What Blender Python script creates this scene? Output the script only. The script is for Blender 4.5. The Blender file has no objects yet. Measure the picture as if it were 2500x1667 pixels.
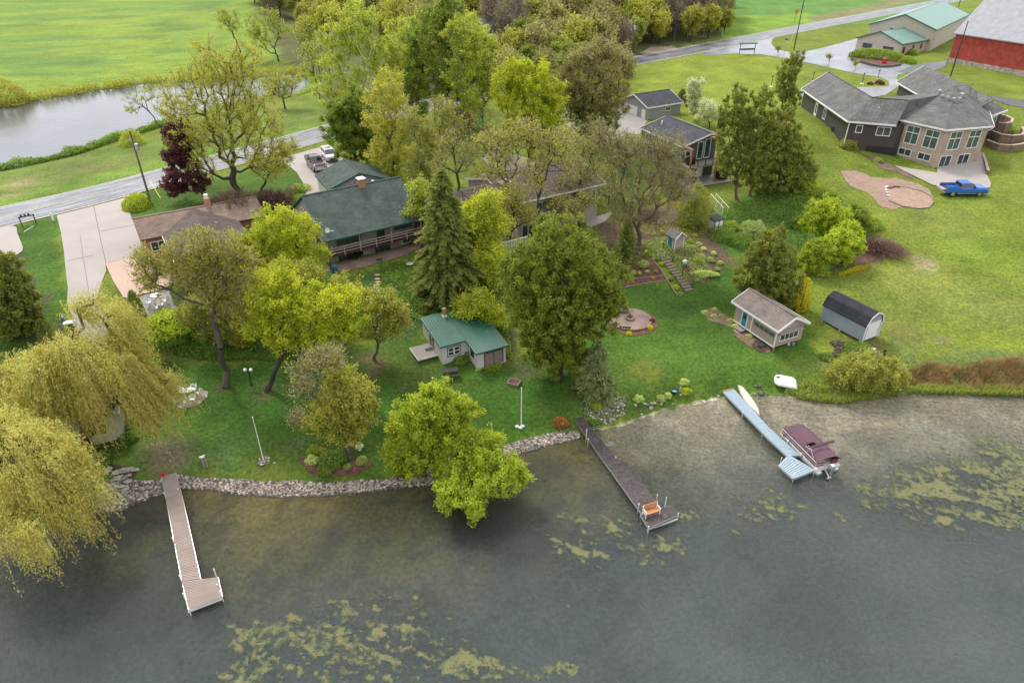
import bpy, bmesh, math, random
import numpy as np
from mathutils import Vector, Matrix
rng = np.random.default_rng(7); random.seed(7)
SC = bpy.context.scene
R = math.radians
# ---------------------------------------------------------------- camera
CH = 40.0; FP = 1667.0; CX, CY = 1250.0, 833.5; PITCH = R(32)
cam = bpy.data.cameras.new('camera'); cam.lens = 24.0; cam.sensor_width = 36.0
cam.clip_start = 0.5; cam.clip_end = 9000
camo = bpy.data.objects.new('camera', cam); SC.collection.objects.link(camo)
camo.location = (0, 0, CH); camo.rotation_euler = (R(90) - PITCH, 0, 0)
SC.camera = camo
SC.render.resolution_x = 1024; SC.render.resolution_y = 682
# ---------------------------------------------------------------- world: overcast sky
SUN_EL, SUN_AZ = R(52), R(-35)
W = bpy.data.worlds.new('World'); SC.world = W; W.use_nodes = True
nt = W.node_tree; bg = nt.nodes['Background']
sky = nt.nodes.new('ShaderNodeTexSky'); sky.sky_type = 'NISHITA'; sky.sun_disc = False
sky.sun_elevation = SUN_EL; sky.sun_rotation = SUN_AZ
sky.air_density = 1.0; sky.dust_density = 4.0; sky.ozone_density = 1.0
hs = nt.nodes.new('ShaderNodeHueSaturation'); hs.inputs['Saturation'].default_value = 0.30
nt.links.new(sky.outputs[0], hs.inputs['Color'])
# thin, even cloud layer: the blue sky is mostly replaced by a grey-white veil
mx = nt.nodes.new('ShaderNodeMix'); mx.data_type = 'RGBA'; mx.inputs[0].default_value = 0.62
nt.links.new(hs.outputs[0], mx.inputs[6])
tc = nt.nodes.new('ShaderNodeTexCoord'); nz = nt.nodes.new('ShaderNodeTexNoise'); nz.inputs['Scale'].default_value = 2.2; nz.inputs['Detail'].default_value = 5
cr = nt.nodes.new('ShaderNodeValToRGB'); cr.color_ramp.elements[0].color = (9.0, 9.4, 10.0, 1); cr.color_ramp.elements[1].color = (11.6, 11.8, 12.2, 1)
cr.color_ramp.elements[0].position = .35; cr.color_ramp.elements[1].position = .68
nt.links.new(tc.outputs['Generated'], nz.inputs['Vector']); nt.links.new(nz.outputs[0], cr.inputs[0]); nt.links.new(cr.outputs[0], mx.inputs[7])
nt.links.new(mx.outputs[2], bg.inputs['Color']); bg.inputs['Strength'].default_value = 0.138
sl = bpy.data.lights.new('sun', 'SUN'); sl.energy = 2.0; sl.angle = R(12); sl.color = (1, .96, .9)
so = bpy.data.objects.new('sun', sl); SC.collection.objects.link(so)
sd = Vector((math.sin(SUN_AZ) * math.cos(SUN_EL), math.cos(SUN_AZ) * math.cos(SUN_EL), math.sin(SUN_EL)))
so.rotation_euler = (-sd).to_track_quat('-Z', 'Y').to_euler()
SC.view_settings.view_transform = 'Standard'; SC.view_settings.look = 'None'
SC.view_settings.exposure = 0.43; SC.view_settings.gamma = 1.0
SC.render.engine = 'CYCLES'
SC.cycles.max_bounces = 6; SC.cycles.transparent_max_bounces = 8; SC.cycles.caustics_reflective = False; SC.cycles.caustics_refractive = False

# ---------------------------------------------------------------- pixel -> place helpers (photo pixels, 2500 wide)
FW = np.array([0, math.cos(PITCH), -math.sin(PITCH)]); UPV = np.array([0, math.sin(PITCH), math.cos(PITCH)]); RT = np.array([1., 0, 0])
def P(u, v, z):
    d = FW + RT * (u - CX) / FP - UPV * (v - CY) / FP
    t = (z - CH) / d[2]
    return np.array([0, 0, CH]) + d * t
def PY(u, v, y):
    d = FW + RT * (u - CX) / FP - UPV * (v - CY) / FP
    return np.array([0, 0, CH]) + d * (y / d[1])
K = 2500 / 2352.0
def D(x, y): return (x * K, y * K)
def t_(c, r, x, y): return (c * 620 + x / 3.647, r * 400 + y / 3.647)
def depth_at(p): return float((np.array(p) - [0, 0, CH]) @ FW)

# ---------------------------------------------------------------- noise in numpy
def _h(ix, iy, s):
    n = (ix * 374761393 + iy * 668265263 + s * 974711) & 0x7fffffff
    n = ((n ^ (n >> 13)) * 1274126177) & 0x7fffffff
    return ((n ^ (n >> 16)) & 0xffff) / 65535.0
def vnoise(x, y, s=0):
    x = np.asarray(x, float); y = np.asarray(y, float)
    ix = np.floor(x).astype(np.int64); iy = np.floor(y).astype(np.int64); fx = x - ix; fy = y - iy
    fx = fx * fx * (3 - 2 * fx); fy = fy * fy * (3 - 2 * fy)
    a = _h(ix, iy, s); b = _h(ix + 1, iy, s); c = _h(ix, iy + 1, s); d = _h(ix + 1, iy + 1, s)
    return (a * (1 - fx) + b * fx) * (1 - fy) + (c * (1 - fx) + d * fx) * fy
def fbm(x, y, o=4, s=0):
    v = 0; a = .5; t = 0
    for i in range(o):
        v = v + a * vnoise(x * 2 ** i + 17 * i, y * 2 ** i - 9 * i, s + i); t += a; a *= .5
    return v / t
def sstep(a, b, x):
    t = np.clip((x - a) / (b - a), 0, 1); return t * t * (3 - 2 * t)

# ---------------------------------------------------------------- polygons
def inpoly(px, py, poly):
    px = np.asarray(px, float); py = np.asarray(py, float); r = np.zeros(px.shape, bool); n = len(poly)
    for i in range(n):
        x0, y0 = poly[i][0], poly[i][1]; x1, y1 = poly[(i + 1) % n][0], poly[(i + 1) % n][1]
        if y0 == y1: continue
        c = ((y0 > py) != (y1 > py)) & (px < (x1 - x0) * (py - y0) / (y1 - y0) + x0)
        r ^= c
    return r
def dist_line(px, py, pts, closed=False):
    d = np.full(np.asarray(px).shape, 1e9); n = len(pts)
    for i in range(n if closed else n - 1):
        x0, y0 = pts[i][0], pts[i][1]; x1, y1 = pts[(i + 1) % n][0], pts[(i + 1) % n][1]
        dx, dy = x1 - x0, y1 - y0; L = dx * dx + dy * dy + 1e-9
        t = np.clip(((px - x0) * dx + (py - y0) * dy) / L, 0, 1)
        d = np.minimum(d, np.hypot(px - x0 - t * dx, py - y0 - t * dy))
    return d
def sdist(px, py, poly):
    d = dist_line(px, py, poly, True); return np.where(inpoly(px, py, poly), d, -d)

# ---------------------------------------------------------------- terrain heights
CT = [(0,470,7.2),(0,530,7.2),(200,430,7.3),(400,370,7.5),(600,320,7.7),(740,300,7.8),(100,600,7.0),(60,700,6.2),(20,780,5.2),(200,520,7.3),(230,620,6.6),
(150,780,4.4),(270,830,2.6),(350,720,5.4),(320,620,6.6),(430,780,3.2),(500,760,3.0),(400,840,1.8),(560,835,2.0),(450,900,1.4),(450,1000,1.0),(500,1075,.8),
(650,950,1.1),(700,850,1.7),(650,1060,.8),(850,830,2.0),(900,900,1.3),(230,950,1.5),(250,1080,1.0),(100,1000,1.4),(-60,1100,1.0),(-150,800,3.5),
(850,612,5.0),(950,585,5.0),(765,640,4.9),(870,680,3.9),(870,760,2.6),(950,700,3.5),(1000,650,3.9),(1050,690,3.2),(1060,830,1.8),(1250,870,1.4),
(1150,950,1.1),(1400,850,1.5),(1450,760,1.8),(1550,720,2.1),(1560,672,2.2),(1420,655,2.3),(1430,600,3.3),(1500,575,4.7),(1560,562,4.7),(1620,620,3.3),(1655,645,2.6),(1700,600,3.2),
(1250,560,5.0),(1370,510,5.0),(1250,340,8.2),(1050,330,8.2),(700,390,7.9),(830,360,8),(640,470,7.8),(960,330,8.1),(560,500,7.6),
(1420,430,5.8),(1450,500,5.2),(1640,400,5.8),(1560,470,5.5),(1480,380,6.6),(1450,290,8.3),(1600,290,8.4),(1660,500,5.2),(1760,480,5),(1850,520,4.6),(1750,560,4.0),
(1850,250,8.8),(1900,290,9.0),(1950,325,8.1),(2050,385,6.4),(2150,410,6.2),(2260,425,6.2),(2220,450,6.2),(2050,440,6.2),(1950,410,6.4),(1880,420,6.2),(2290,330,7.4),(2350,450,6.6),(2340,250,9.2),
(2100,550,5.0),(2000,600,4.2),(2300,600,4.6),(2150,700,3.2),(2000,780,2.3),(1950,720,2.6),(1800,790,2.1),(1880,830,1.6),(2200,790,2.2),(2300,780,2.4),(1700,800,1.9),(1600,850,1.5),
(50,400,6.4),(300,340,6.5),(500,300,6.8),(700,235,7.0),(100,235,6.3),(300,195,6.3),(600,165,6.4),(300,100,7),(0,100,7),(500,30,7.5),
(1000,150,8),(1300,150,8.3),(1500,130,8.5),(1600,200,8.6),(1800,100,9),(1750,180,9),(2000,150,9.3),(2100,200,9.3),(2000,50,9.3),(2340,160,9.4),(2250,30,9.6),(1900,30,9.2)]
cp = np.array([P(a * K, b * K, z) for a, b, z in CT])
far = [(-200, 0, 4), (200, 0, 3), (-300, 200, 7), (-200, 420, 8), (0, 500, 9), (250, 420, 9.6), (350, 200, 9.5), (200, 90, 6), (-500, 800, 9), (500, 800, 10), (110, 60, 4), (-110, 60, 5), (-60, 25, 1), (70, 30, 1)]
cp = np.vstack([cp, np.array(far, float)])
NCP = len(cp); dd = np.hypot(cp[:, None, 0] - cp[None, :, 0], cp[:, None, 1] - cp[None, :, 1])
A_ = np.zeros((NCP + 1, NCP + 1)); A_[:NCP, :NCP] = np.sqrt(dd ** 2 + 4.0) - 0.35 * np.eye(NCP); A_[:NCP, NCP] = 1; A_[NCP, :NCP] = 1
wts = np.linalg.solve(A_, np.append(cp[:, 2], 0))
def H0(x, y):
    x = np.asarray(x, float); y = np.asarray(y, float); s = np.full(x.shape, wts[NCP])
    for i in range(NCP): s = s + wts[i] * np.sqrt((x - cp[i, 0]) ** 2 + (y - cp[i, 1]) ** 2 + 4.0)
    return s
SH = [(-700,1500),(-300,1300),(-60,1235),(100,1210),(232,1172),(300,1150),(375,1126),(470,1112),(560,1124),(650,1130),(750,1126),(850,1117),(920,1108),(1000,1105),(1130,1052),(1165,1038),(1230,1018),(1325,1002),(1350,992),(1400,982),(1440,975),(1470,960),(1540,938),(1600,928),(1665,913),(1720,905),(1790,905),(1860,918),(1930,925),(2000,912),(2060,905),(2110,893),(2200,898),(2300,903),(2450,893),(2800,860)]
shore = [tuple(P(a * K, b * K, 0)[:2]) for a, b in SH]
land_poly = shore + [(900, 60), (9000, 0), (9000, 9000), (-9000, 9000), (-9000, -200)]
POND = [(-700,300),(-500,255),(0,262),(69,250),(107,244),(197,230),(252,219),(299,216),(345,207),(411,203),(500,200),(640,186),(690,182),(735,184),(757,192),(760,205),(757,219),(735,230),(710,238),(640,245),(560,258),(480,280),(411,300),(356,319),(274,343),(200,370),(118,392),(50,405),(0,414),(-150,440),(-500,500)]
PZ = 5.9
pond = [tuple(P(a, b, PZ)[:2]) for a, b in POND]
def H(x, y):
    x = np.asarray(x, float); y = np.asarray(y, float)
    h = H0(x, y)
    far_ = sstep(230, 420, y) ; h = h * (1 - far_) + (8.8 + 2.5 * (fbm(x / 160, y / 160, 3, 5) - .5) * 2) * far_
    s = sdist(x, y, land_poly) + (fbm(x * .7, y * .7, 2, 3) - .5) * .5
    hl = np.minimum(np.maximum(h, .5), .03 + .33 * np.maximum(s, 0)) if False else None
    k = sstep(0, 3.2, s); up = .02 + (np.maximum(h, .55) - .02) * k
    dn = -.12 - .105 * (-s); dn = np.maximum(dn, -2.6)
    h = np.where(s > 0, up, np.where(s > -.6, .02 - .233 * (-s), dn))
    q = sdist(x, y, pond) + (fbm(x * .25, y * .25, 2, 9) - .5) * 1.6
    kk = sstep(-5, 0, q); h = np.where(q < 0, h * (1 - kk) + (PZ + .02) * kk, PZ - .02 - np.minimum(.25 * q, 1.2))
    return h
def axis(a, b, st, lo, hi, g=1.09):
    c = list(np.arange(a, b + 1e-6, st)); s = st
    while c[-1] < hi: s *= g; c.append(c[-1] + s)
    s = st
    while c[0] > lo: s *= g; c.insert(0, c[0] - s)
    return np.array(c)
GX = axis(-62, 88, .55, -4500, 4500); GY = axis(18, 128, .55, -400, 8000, 1.035)
MX, MY = np.meshgrid(GX, GY); HZ = H(MX, MY)
def Hq(x, y):
    i = min(max(int(np.searchsorted(GX, x)) - 1, 0), len(GX) - 2); j = min(max(int(np.searchsorted(GY, y)) - 1, 0), len(GY) - 2)
    fx = (x - GX[i]) / (GX[i + 1] - GX[i]); fy = (y - GY[j]) / (GY[j + 1] - GY[j])
    return float((HZ[j, i] * (1 - fx) + HZ[j, i + 1] * fx) * (1 - fy) + (HZ[j + 1, i] * (1 - fx) + HZ[j + 1, i + 1] * fx) * fy)
def G(u, v):
    """ground point seen at photo pixel u,v"""
    z = 4.0
    for i in range(40):
        p = P(u, v, z); z += (Hq(p[0], p[1]) - z) * .6
    p = P(u, v, z); return np.array([p[0], p[1], Hq(p[0], p[1])])
def GD(x, y): return G(x * K, y * K)
def GT(c, r, x, y): return G(*t_(c, r, x, y))

# ---------------------------------------------------------------- objects
def link(o, parent=None):
    SC.collection.objects.link(o)
    if parent: o.parent = parent
    return o
def tag(o, label=None, cat=None, group=None, kind=None):
    if label: o['label'] = label
    if cat: o['category'] = cat
    if group: o['group'] = group
    if kind: o['kind'] = kind
    return o
def empty(name, loc, rz=0, label=None, cat=None, group=None):
    o = bpy.data.objects.new(name, None); o.location = tuple(float(a) for a in loc); o.rotation_euler = (0, 0, rz); link(o)
    o.empty_display_size = .3
    return tag(o, label, cat, group)
def npmesh(name, V, F, mat, parent=None, tint=None, smooth=False, loc=None):
    """V (n,3), F (m,k) all same k"""
    V = np.asarray(V, np.float32); F = np.asarray(F, np.int32); me = bpy.data.meshes.new(name)
    me.vertices.add(len(V)); me.vertices.foreach_set('co', V.ravel())
    k = F.shape[1]; me.loops.add(F.size); me.loops.foreach_set('vertex_index', F.ravel())
    me.polygons.add(len(F)); me.polygons.foreach_set('loop_start', np.arange(0, F.size, k, dtype=np.int32))
    me.update(calc_edges=True)
    if smooth: me.polygons.foreach_set('use_smooth', np.ones(len(F), bool))
    if tint is not None:
        a = me.attributes.new('tint', 'FLOAT', 'POINT'); a.data.foreach_set('value', np.asarray(tint, np.float32))
    me.materials.append(mat)
    o = bpy.data.objects.new(name, me); link(o, parent)
    if loc is not None: o.location = tuple(float(a) for a in loc)
    return o
class MB:
    def __init__(s): s.v = []; s.f = []; s.m = Matrix.Identity(4)
    def add(s, vs, fs):
        b = len(s.v); s.v += [tuple(s.m @ Vector([float(c) for c in p])) for p in vs]; s.f += [tuple(i + b for i in f) for f in fs]; return s
    def box(s, x0, x1, y0, y1, z0, z1):
        return s.add([(x0,y0,z0),(x1,y0,z0),(x1,y1,z0),(x0,y1,z0),(x0,y0,z1),(x1,y0,z1),(x1,y1,z1),(x0,y1,z1)], [(0,3,2,1),(4,5,6,7),(0,1,5,4),(1,2,6,5),(2,3,7,6),(3,0,4,7)])
    def cbox(s, c, sx, sy, sz): return s.box(c[0]-sx/2, c[0]+sx/2, c[1]-sy/2, c[1]+sy/2, c[2]-sz/2, c[2]+sz/2)
    def bar(s, a, b, w, h=None):
        h = h or w; a = Vector(a); b = Vector(b); d = (b - a).normalized()
        u = d.cross(Vector((0, 0, 1))) if abs(d.z) < .99 else Vector((1, 0, 0)); u.normalize(); v = u.cross(d)
        vs = [p + u * x * w / 2 + v * y * h / 2 for p in (a, b) for x, y in ((-1,-1),(1,-1),(1,1),(-1,1))]
        return s.add(vs, [(0,1,2,3),(7,6,5,4),(0,4,5,1),(1,5,6,2),(2,6,7,3),(3,7,4,0)])
    def tube(s, a, b, r, r2=None, n=8, cap=True):
        r2 = r if r2 is None else r2; a = Vector(a); b = Vector(b); d = (b - a).normalized()
        u = d.cross(Vector((0, 0, 1))) if abs(d.z) < .99 else Vector((1, 0, 0)); u.normalize(); v = u.cross(d)
        vs = []
        for p, q in ((a, r), (b, r2)):
            for i in range(n): t = 2 * math.pi * i / n; vs.append(p + u * math.cos(t) * q + v * math.sin(t) * q)
        fs = [(i, (i + 1) % n, n + (i + 1) % n, n + i) for i in range(n)]
        if cap: fs += [tuple(range(n - 1, -1, -1)), tuple(range(n, 2 * n))]
        return s.add(vs, fs)
    def lathe(s, prof, n=16, c=(0, 0, 0)):
        vs = []
        for r, z in prof:
            for i in range(n): t = 2 * math.pi * i / n; vs.append((c[0] + r * math.cos(t), c[1] + r * math.sin(t), c[2] + z))
        fs = []
        for j in range(len(prof) - 1):
            for i in range(n): fs.append((j*n+i, j*n+(i+1)%n, (j+1)*n+(i+1)%n, (j+1)*n+i))
        fs += [tuple(range(n - 1, -1, -1)), tuple(range((len(prof)-1)*n, len(prof)*n))]
        return s.add(vs, fs)
    def prism(s, poly, z0, z1):
        n = len(poly); vs = [(p[0], p[1], z0) for p in poly] + [(p[0], p[1], z1) for p in poly]
        return s.add(vs, [tuple(range(n - 1, -1, -1)), tuple(range(n, 2 * n))] + [(i, (i+1)%n, n+(i+1)%n, n+i) for i in range(n)])
    def xprism(s, prof, x0, x1):
        n = len(prof); vs = [(x0, p[0], p[1]) for p in prof] + [(x1, p[0], p[1]) for p in prof]
        return s.add(vs, [tuple(range(n)), tuple(range(2*n-1, n-1, -1))] + [(i, n+i, n+(i+1)%n, (i+1)%n) for i in range(n)])
    def slab(s, pts, t):
        """thick polygon: pts top face, extruded down by t"""
        n = len(pts); vs = [tuple(p) for p in pts] + [(p[0], p[1], p[2] - t) for p in pts]
        return s.add(vs, [tuple(range(n)), tuple(range(2*n-1, n-1, -1))] + [(i, n+i, n+(i+1)%n, (i+1)%n) for i in range(n)])
    def ball(s, c, rx, ry=None, rz=None, n=8, m=6):
        ry = ry or rx; rz = rz or rx; vs = [(c[0], c[1], c[2] - rz)]
        for j in range(1, m):
            a = -math.pi / 2 + math.pi * j / m
            for i in range(n): t = 2 * math.pi * i / n; vs.append((c[0] + rx*math.cos(a)*math.cos(t), c[1] + ry*math.cos(a)*math.sin(t), c[2] + rz*math.sin(a)))
        vs.append((c[0], c[1], c[2] + rz)); fs = []
        for i in range(n): fs.append((0, 1 + (i+1)%n, 1 + i)); fs.append((len(vs)-1, 1+(m-2)*n+i, 1+(m-2)*n+(i+1)%n))
        for j in range(m - 2):
            for i in range(n): fs.append((1+j*n+i, 1+j*n+(i+1)%n, 1+(j+1)*n+(i+1)%n, 1+(j+1)*n+i))
        return s.add(vs, fs)
    def build(s, name, mat, parent=None, smooth=False, bevel=0, label=None):
        me = bpy.data.meshes.new(name); me.from_pydata(s.v, [], s.f); me.validate()
        bm = bmesh.new(); bm.from_mesh(me); bmesh.ops.recalc_face_normals(bm, faces=bm.faces[:]); bm.to_mesh(me); bm.free()
        if smooth: me.polygons.foreach_set('use_smooth', [True] * len(me.polygons))
        me.materials.append(mat); o = bpy.data.objects.new(name, me); link(o, parent)
        if bevel:
            b = o.modifiers.new('bevel', 'BEVEL'); b.width = bevel; b.segments = 2; b.limit_method = 'ANGLE'
        if label: o['label'] = label
        return o
def copy_tree(o, parent=None):
    c = o.copy(); SC.collection.objects.link(c); c.parent = parent
    for ch in list(o.children): copy_tree(ch, c)
    return c
# ---------------------------------------------------------------- materials
def newmat(name):
    m = bpy.data.materials.new(name); m.use_nodes = True; t = m.node_tree
    return m, t, t.nodes['Principled BSDF']
def N(t, typ, **kw):
    n = t.nodes.new(typ)
    for k, v in kw.items():
        if k.startswith('i_'):
            key = k[2:]; key = int(key) if key.isdigit() else key.replace('_', ' ')
            n.inputs[key].default_value = v
        else: setattr(n, k, v)
    return n
def ramp(t, stops):
    n = t.nodes.new('ShaderNodeValToRGB'); e = n.color_ramp.elements
    while len(e) < len(stops): e.new(.5)
    for i, (p, c) in enumerate(stops): e[i].position = p; e[i].color = (*c, 1) if len(c) == 3 else c
    return n
def mul(c, k): return tuple(min(1, a * k) for a in c)
def MAT(name, col, rough=.7, var=.2, scale=3., metal=0, bump=0, bscale=30, spec=.5, stretch=None, fine=None):
    m, t, b = newmat(name); tc = N(t, 'ShaderNodeTexCoord'); n = N(t, 'ShaderNodeTexNoise', i_Scale=scale, i_Detail=6.0)
    src = tc.outputs['Object']
    if stretch:
        mp = N(t, 'ShaderNodeMapping'); mp.inputs['Scale'].default_value = stretch; t.links.new(src, mp.inputs[0]); src = mp.outputs[0]
    t.links.new(src, n.inputs['Vector'])
    r = ramp(t, [(.3, mul(col, 1 - var)), (.7, mul(col, 1 + var))]); t.links.new(n.outputs[0], r.inputs[0])
    out = r.outputs[0]
    if fine:
        n2 = N(t, 'ShaderNodeTexNoise', i_Scale=fine, i_Detail=3.0); t.links.new(src, n2.inputs['Vector'])
        r2 = ramp(t, [(.35, (.72,) * 3), (.65, (1.25,) * 3)]); t.links.new(n2.outputs[0], r2.inputs[0])
        mm = N(t, 'ShaderNodeMix', data_type='RGBA', blend_type='MULTIPLY'); mm.inputs[0].default_value = 1
        t.links.new(out, mm.inputs[6]); t.links.new(r2.outputs[0], mm.inputs[7]); out = mm.outputs[2]
    t.links.new(out, b.inputs['Base Color']); b.inputs['Roughness'].default_value = rough; b.inputs['Metallic'].default_value = metal
    b.inputs['Specular IOR Level'].default_value = spec
    if bump:
        n3 = N(t, 'ShaderNodeTexNoise', i_Scale=bscale, i_Detail=4.0); t.links.new(src, n3.inputs['Vector'])
        bp = N(t, 'ShaderNodeBump', i_Strength=bump, i_Distance=.05); t.links.new(n3.outputs[0], bp.inputs['Height']); t.links.new(bp.outputs[0], b.inputs['Normal'])
    return m
def BRICKM(name, c1, c2, mortar, bw, bh, msize, mode, rough=.85, spec=.3, off=.5, var=.25):
    """mode 'roof': rows along local x, courses along y ; 'wall': u=x+y, v=z ; 'lap': horizontal boards ; 'vert': vertical ribs"""
    m, t, b = newmat(name); tc = N(t, 'ShaderNodeTexCoord'); sp = N(t, 'ShaderNodeSeparateXYZ'); t.links.new(tc.outputs['Object'], sp.inputs[0])
    cb = N(t, 'ShaderNodeCombineXYZ')
    if mode == 'roof': t.links.new(sp.outputs[0], cb.inputs[0]); t.links.new(sp.outputs[1], cb.inputs[1])
    elif mode == 'roofy': t.links.new(sp.outputs[1], cb.inputs[0]); t.links.new(sp.outputs[0], cb.inputs[1])
    elif mode == 'roofz':
        ad = N(t, 'ShaderNodeMath', operation='ADD'); t.links.new(sp.outputs[0], ad.inputs[0]); t.links.new(sp.outputs[1], ad.inputs[1]); t.links.new(ad.outputs[0], cb.inputs[0])
        mu = N(t, 'ShaderNodeMath', operation='MULTIPLY'); mu.inputs[1].default_value = 2.4; t.links.new(sp.outputs[2], mu.inputs[0]); t.links.new(mu.outputs[0], cb.inputs[1])
    else:
        ad = N(t, 'ShaderNodeMath', operation='ADD'); t.links.new(sp.outputs[0], ad.inputs[0]); t.links.new(sp.outputs[1], ad.inputs[1])
        t.links.new(ad.outputs[0], cb.inputs[0]); t.links.new(sp.outputs[2], cb.inputs[1])
    br = N(t, 'ShaderNodeTexBrick'); br.offset = off; br.inputs['Color1'].default_value = (*c1, 1); br.inputs['Color2'].default_value = (*c2, 1); br.inputs['Mortar'].default_value = (*mortar, 1)
    br.inputs['Scale'].default_value = 1; br.inputs['Mortar Size'].default_value = msize; br.inputs['Brick Width'].default_value = bw; br.inputs['Row Height'].default_value = bh; br.inputs['Mortar Smooth'].default_value = .3
    t.links.new(cb.outputs[0], br.inputs['Vector'])
    n = N(t, 'ShaderNodeTexNoise', i_Scale=.7, i_Detail=6.0); t.links.new(tc.outputs['Object'], n.inputs['Vector'])
    r = ramp(t, [(.3, (1 - var,) * 3), (.7, (1 + var,) * 3)]); t.links.new(n.outputs[0], r.inputs[0])
    mm = N(t, 'ShaderNodeMix', data_type='RGBA', blend_type='MULTIPLY'); mm.inputs[0].default_value = 1
    t.links.new(br.outputs[0], mm.inputs[6]); t.links.new(r.outputs[0], mm.inputs[7]); t.links.new(mm.outputs[2], b.inputs['Base Color'])
    b.inputs['Roughness'].default_value = rough; b.inputs['Specular IOR Level'].default_value = spec
    bp = N(t, 'ShaderNodeBump', i_Strength=.4, i_Distance=.03, invert=True); t.links.new(br.outputs['Fac'], bp.inputs['Height']); t.links.new(bp.outputs[0], b.inputs['Normal'])
    return m
def RIBM(name, col, period, axis='x', rough=.45, var=.15, depth=.5, dark=.6, spec=.5, patch=None):
    m, t, b = newmat(name); tc = N(t, 'ShaderNodeTexCoord'); sp = N(t, 'ShaderNodeSeparateXYZ'); t.links.new(tc.outputs['Object'], sp.inputs[0])
    if axis == 'xy':
        src = N(t, 'ShaderNodeMath', operation='ADD'); t.links.new(sp.outputs[0], src.inputs[0]); t.links.new(sp.outputs[1], src.inputs[1]); so_ = src.outputs[0]
    else: so_ = sp.outputs['xyz'.index(axis)]
    dv = N(t, 'ShaderNodeMath', operation='DIVIDE'); dv.inputs[1].default_value = period; t.links.new(so_, dv.inputs[0])
    fr = N(t, 'ShaderNodeMath', operation='FRACT'); t.links.new(dv.outputs[0], fr.inputs[0])
    r = ramp(t, [(0, (dark,) * 3), (.14, (1,) * 3), (.86, (1,) * 3), (1, (dark,) * 3)]); t.links.new(fr.outputs[0], r.inputs[0])
    n = N(t, 'ShaderNodeTexNoise', i_Scale=.9, i_Detail=8.0); t.links.new(tc.outputs['Object'], n.inputs['Vector'])
    c = ramp(t, [(.3, mul(col, 1 - var)), (.68, mul(col, 1 + var))] + ([(.8, patch)] if patch else [])); t.links.new(n.outputs[0], c.inputs[0])
    mm = N(t, 'ShaderNodeMix', data_type='RGBA', blend_type='MULTIPLY'); mm.inputs[0].default_value = 1
    t.links.new(c.outputs[0], mm.inputs[6]); t.links.new(r.outputs[0], mm.inputs[7]); t.links.new(mm.outputs[2], b.inputs['Base Color'])
    b.inputs['Roughness'].default_value = rough; b.inputs['Specular IOR Level'].default_value = spec
    bp = N(t, 'ShaderNodeBump', i_Strength=depth, i_Distance=.04); t.links.new(r.outputs[0], bp.inputs['Height']); t.links.new(bp.outputs[0], b.inputs['Normal'])
    return m
def LEAF(name, stops, trans=.50, rough=.6):
    stops = [(min(.74, r * 1.62), min(.76, g * 1.62), min(b * 1.7, max(b, r * .6))) for r, g, b in stops] if trans > .1 else stops
    m, t, b = newmat(name); a = N(t, 'ShaderNodeAttribute', attribute_name='tint'); oi = N(t, 'ShaderNodeObjectInfo')
    r = ramp(t, [(i / max(1, len(stops) - 1), c) for i, c in enumerate(stops)]); t.links.new(a.outputs['Fac'], r.inputs[0])
    hv = N(t, 'ShaderNodeHueSaturation'); mr = N(t, 'ShaderNodeMapRange'); mr.inputs[3].default_value = .82; mr.inputs[4].default_value = 1.15
    t.links.new(oi.outputs['Random'], mr.inputs[0]); t.links.new(mr.outputs[0], hv.inputs['Value']); t.links.new(r.outputs[0], hv.inputs['Color'])
    t.links.new(hv.outputs[0], b.inputs['Base Color']); b.inputs['Roughness'].default_value = rough; b.inputs['Specular IOR Level'].default_value = .25
    tr = N(t, 'ShaderNodeBsdfTranslucent'); t.links.new(hv.outputs[0], tr.inputs[0]); ms = N(t, 'ShaderNodeMixShader', i_0=trans)
    out = t.nodes['Material Output']; t.links.new(b.outputs[0], ms.inputs[1]); t.links.new(tr.outputs[0], ms.inputs[2]); t.links.new(ms.outputs[0], out.inputs[0])
    return m
def GLASS(name, col=(.03, .045, .05), rough=.08):
    return MAT(name, col, rough=rough, var=.35, scale=1.5, spec=1.0)
M = {}
M['white'] = MAT('white_paint', (.72, .72, .7), .5, .06, 2)
M['rail'] = MAT('weathered_rail', (.38, .31, .28), .7, .15, 3)
M['offwhite'] = MAT('offwhite_paint', (.62, .6, .55), .6, .1, 2)
M['black'] = MAT('black_metal', (.015, .015, .017), .4, .2)
M['steel'] = MAT('galvanised_steel', (.45, .46, .47), .4, .15, 6, metal=.6)
M['glass'] = GLASS('window_glass')
M['glassg'] = GLASS('greenish_window_glass', (.06, .09, .095))
M['rubber'] = MAT('tyre_rubber', (.02, .02, .02), .85, .2)
M['chrome'] = MAT('chrome', (.6, .6, .62), .2, .1, metal=1)
M['bark'] = MAT('bark', (.10, .08, .06), .9, .35, 6, bump=.6, bscale=25, stretch=(3, 3, .6))
M['barkgrey'] = MAT('grey_bark', (.20, .17, .125), .9, .3, 6, bump=.6, bscale=25, stretch=(3, 3, .6))
M['barkdark'] = MAT('dark_bark', (.055, .045, .035), .9, .35, 6, bump=.6, bscale=25, stretch=(3, 3, .6))
M['barkred'] = MAT('reddish_bark', (.15, .085, .055), .9, .3, 6, bump=.6, bscale=25, stretch=(3, 3, .6))
M['birch'] = MAT('white_birch_bark', (.55, .53, .48), .7, .35, 2, stretch=(.5, .5, 3), fine=9)
M['twig'] = MAT('twig_bark', (.27, .225, .165), .9, .3, 3)
M['concrete'] = MAT('pale_concrete', (.34, .30, .272), .85, .07, .35)
M['concretewet'] = MAT('damp_concrete', (.27, .235, .21), .55, .15, .3)
M['pink'] = MAT('pink_coated_concrete', (.46, .31, .245), .8, .07, .4)
M['paver'] = BRICKM('patio_pavers', (.30, .20, .16), (.24, .17, .145), (.13, .10, .09), .25, .12, .012, 'roof')
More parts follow.
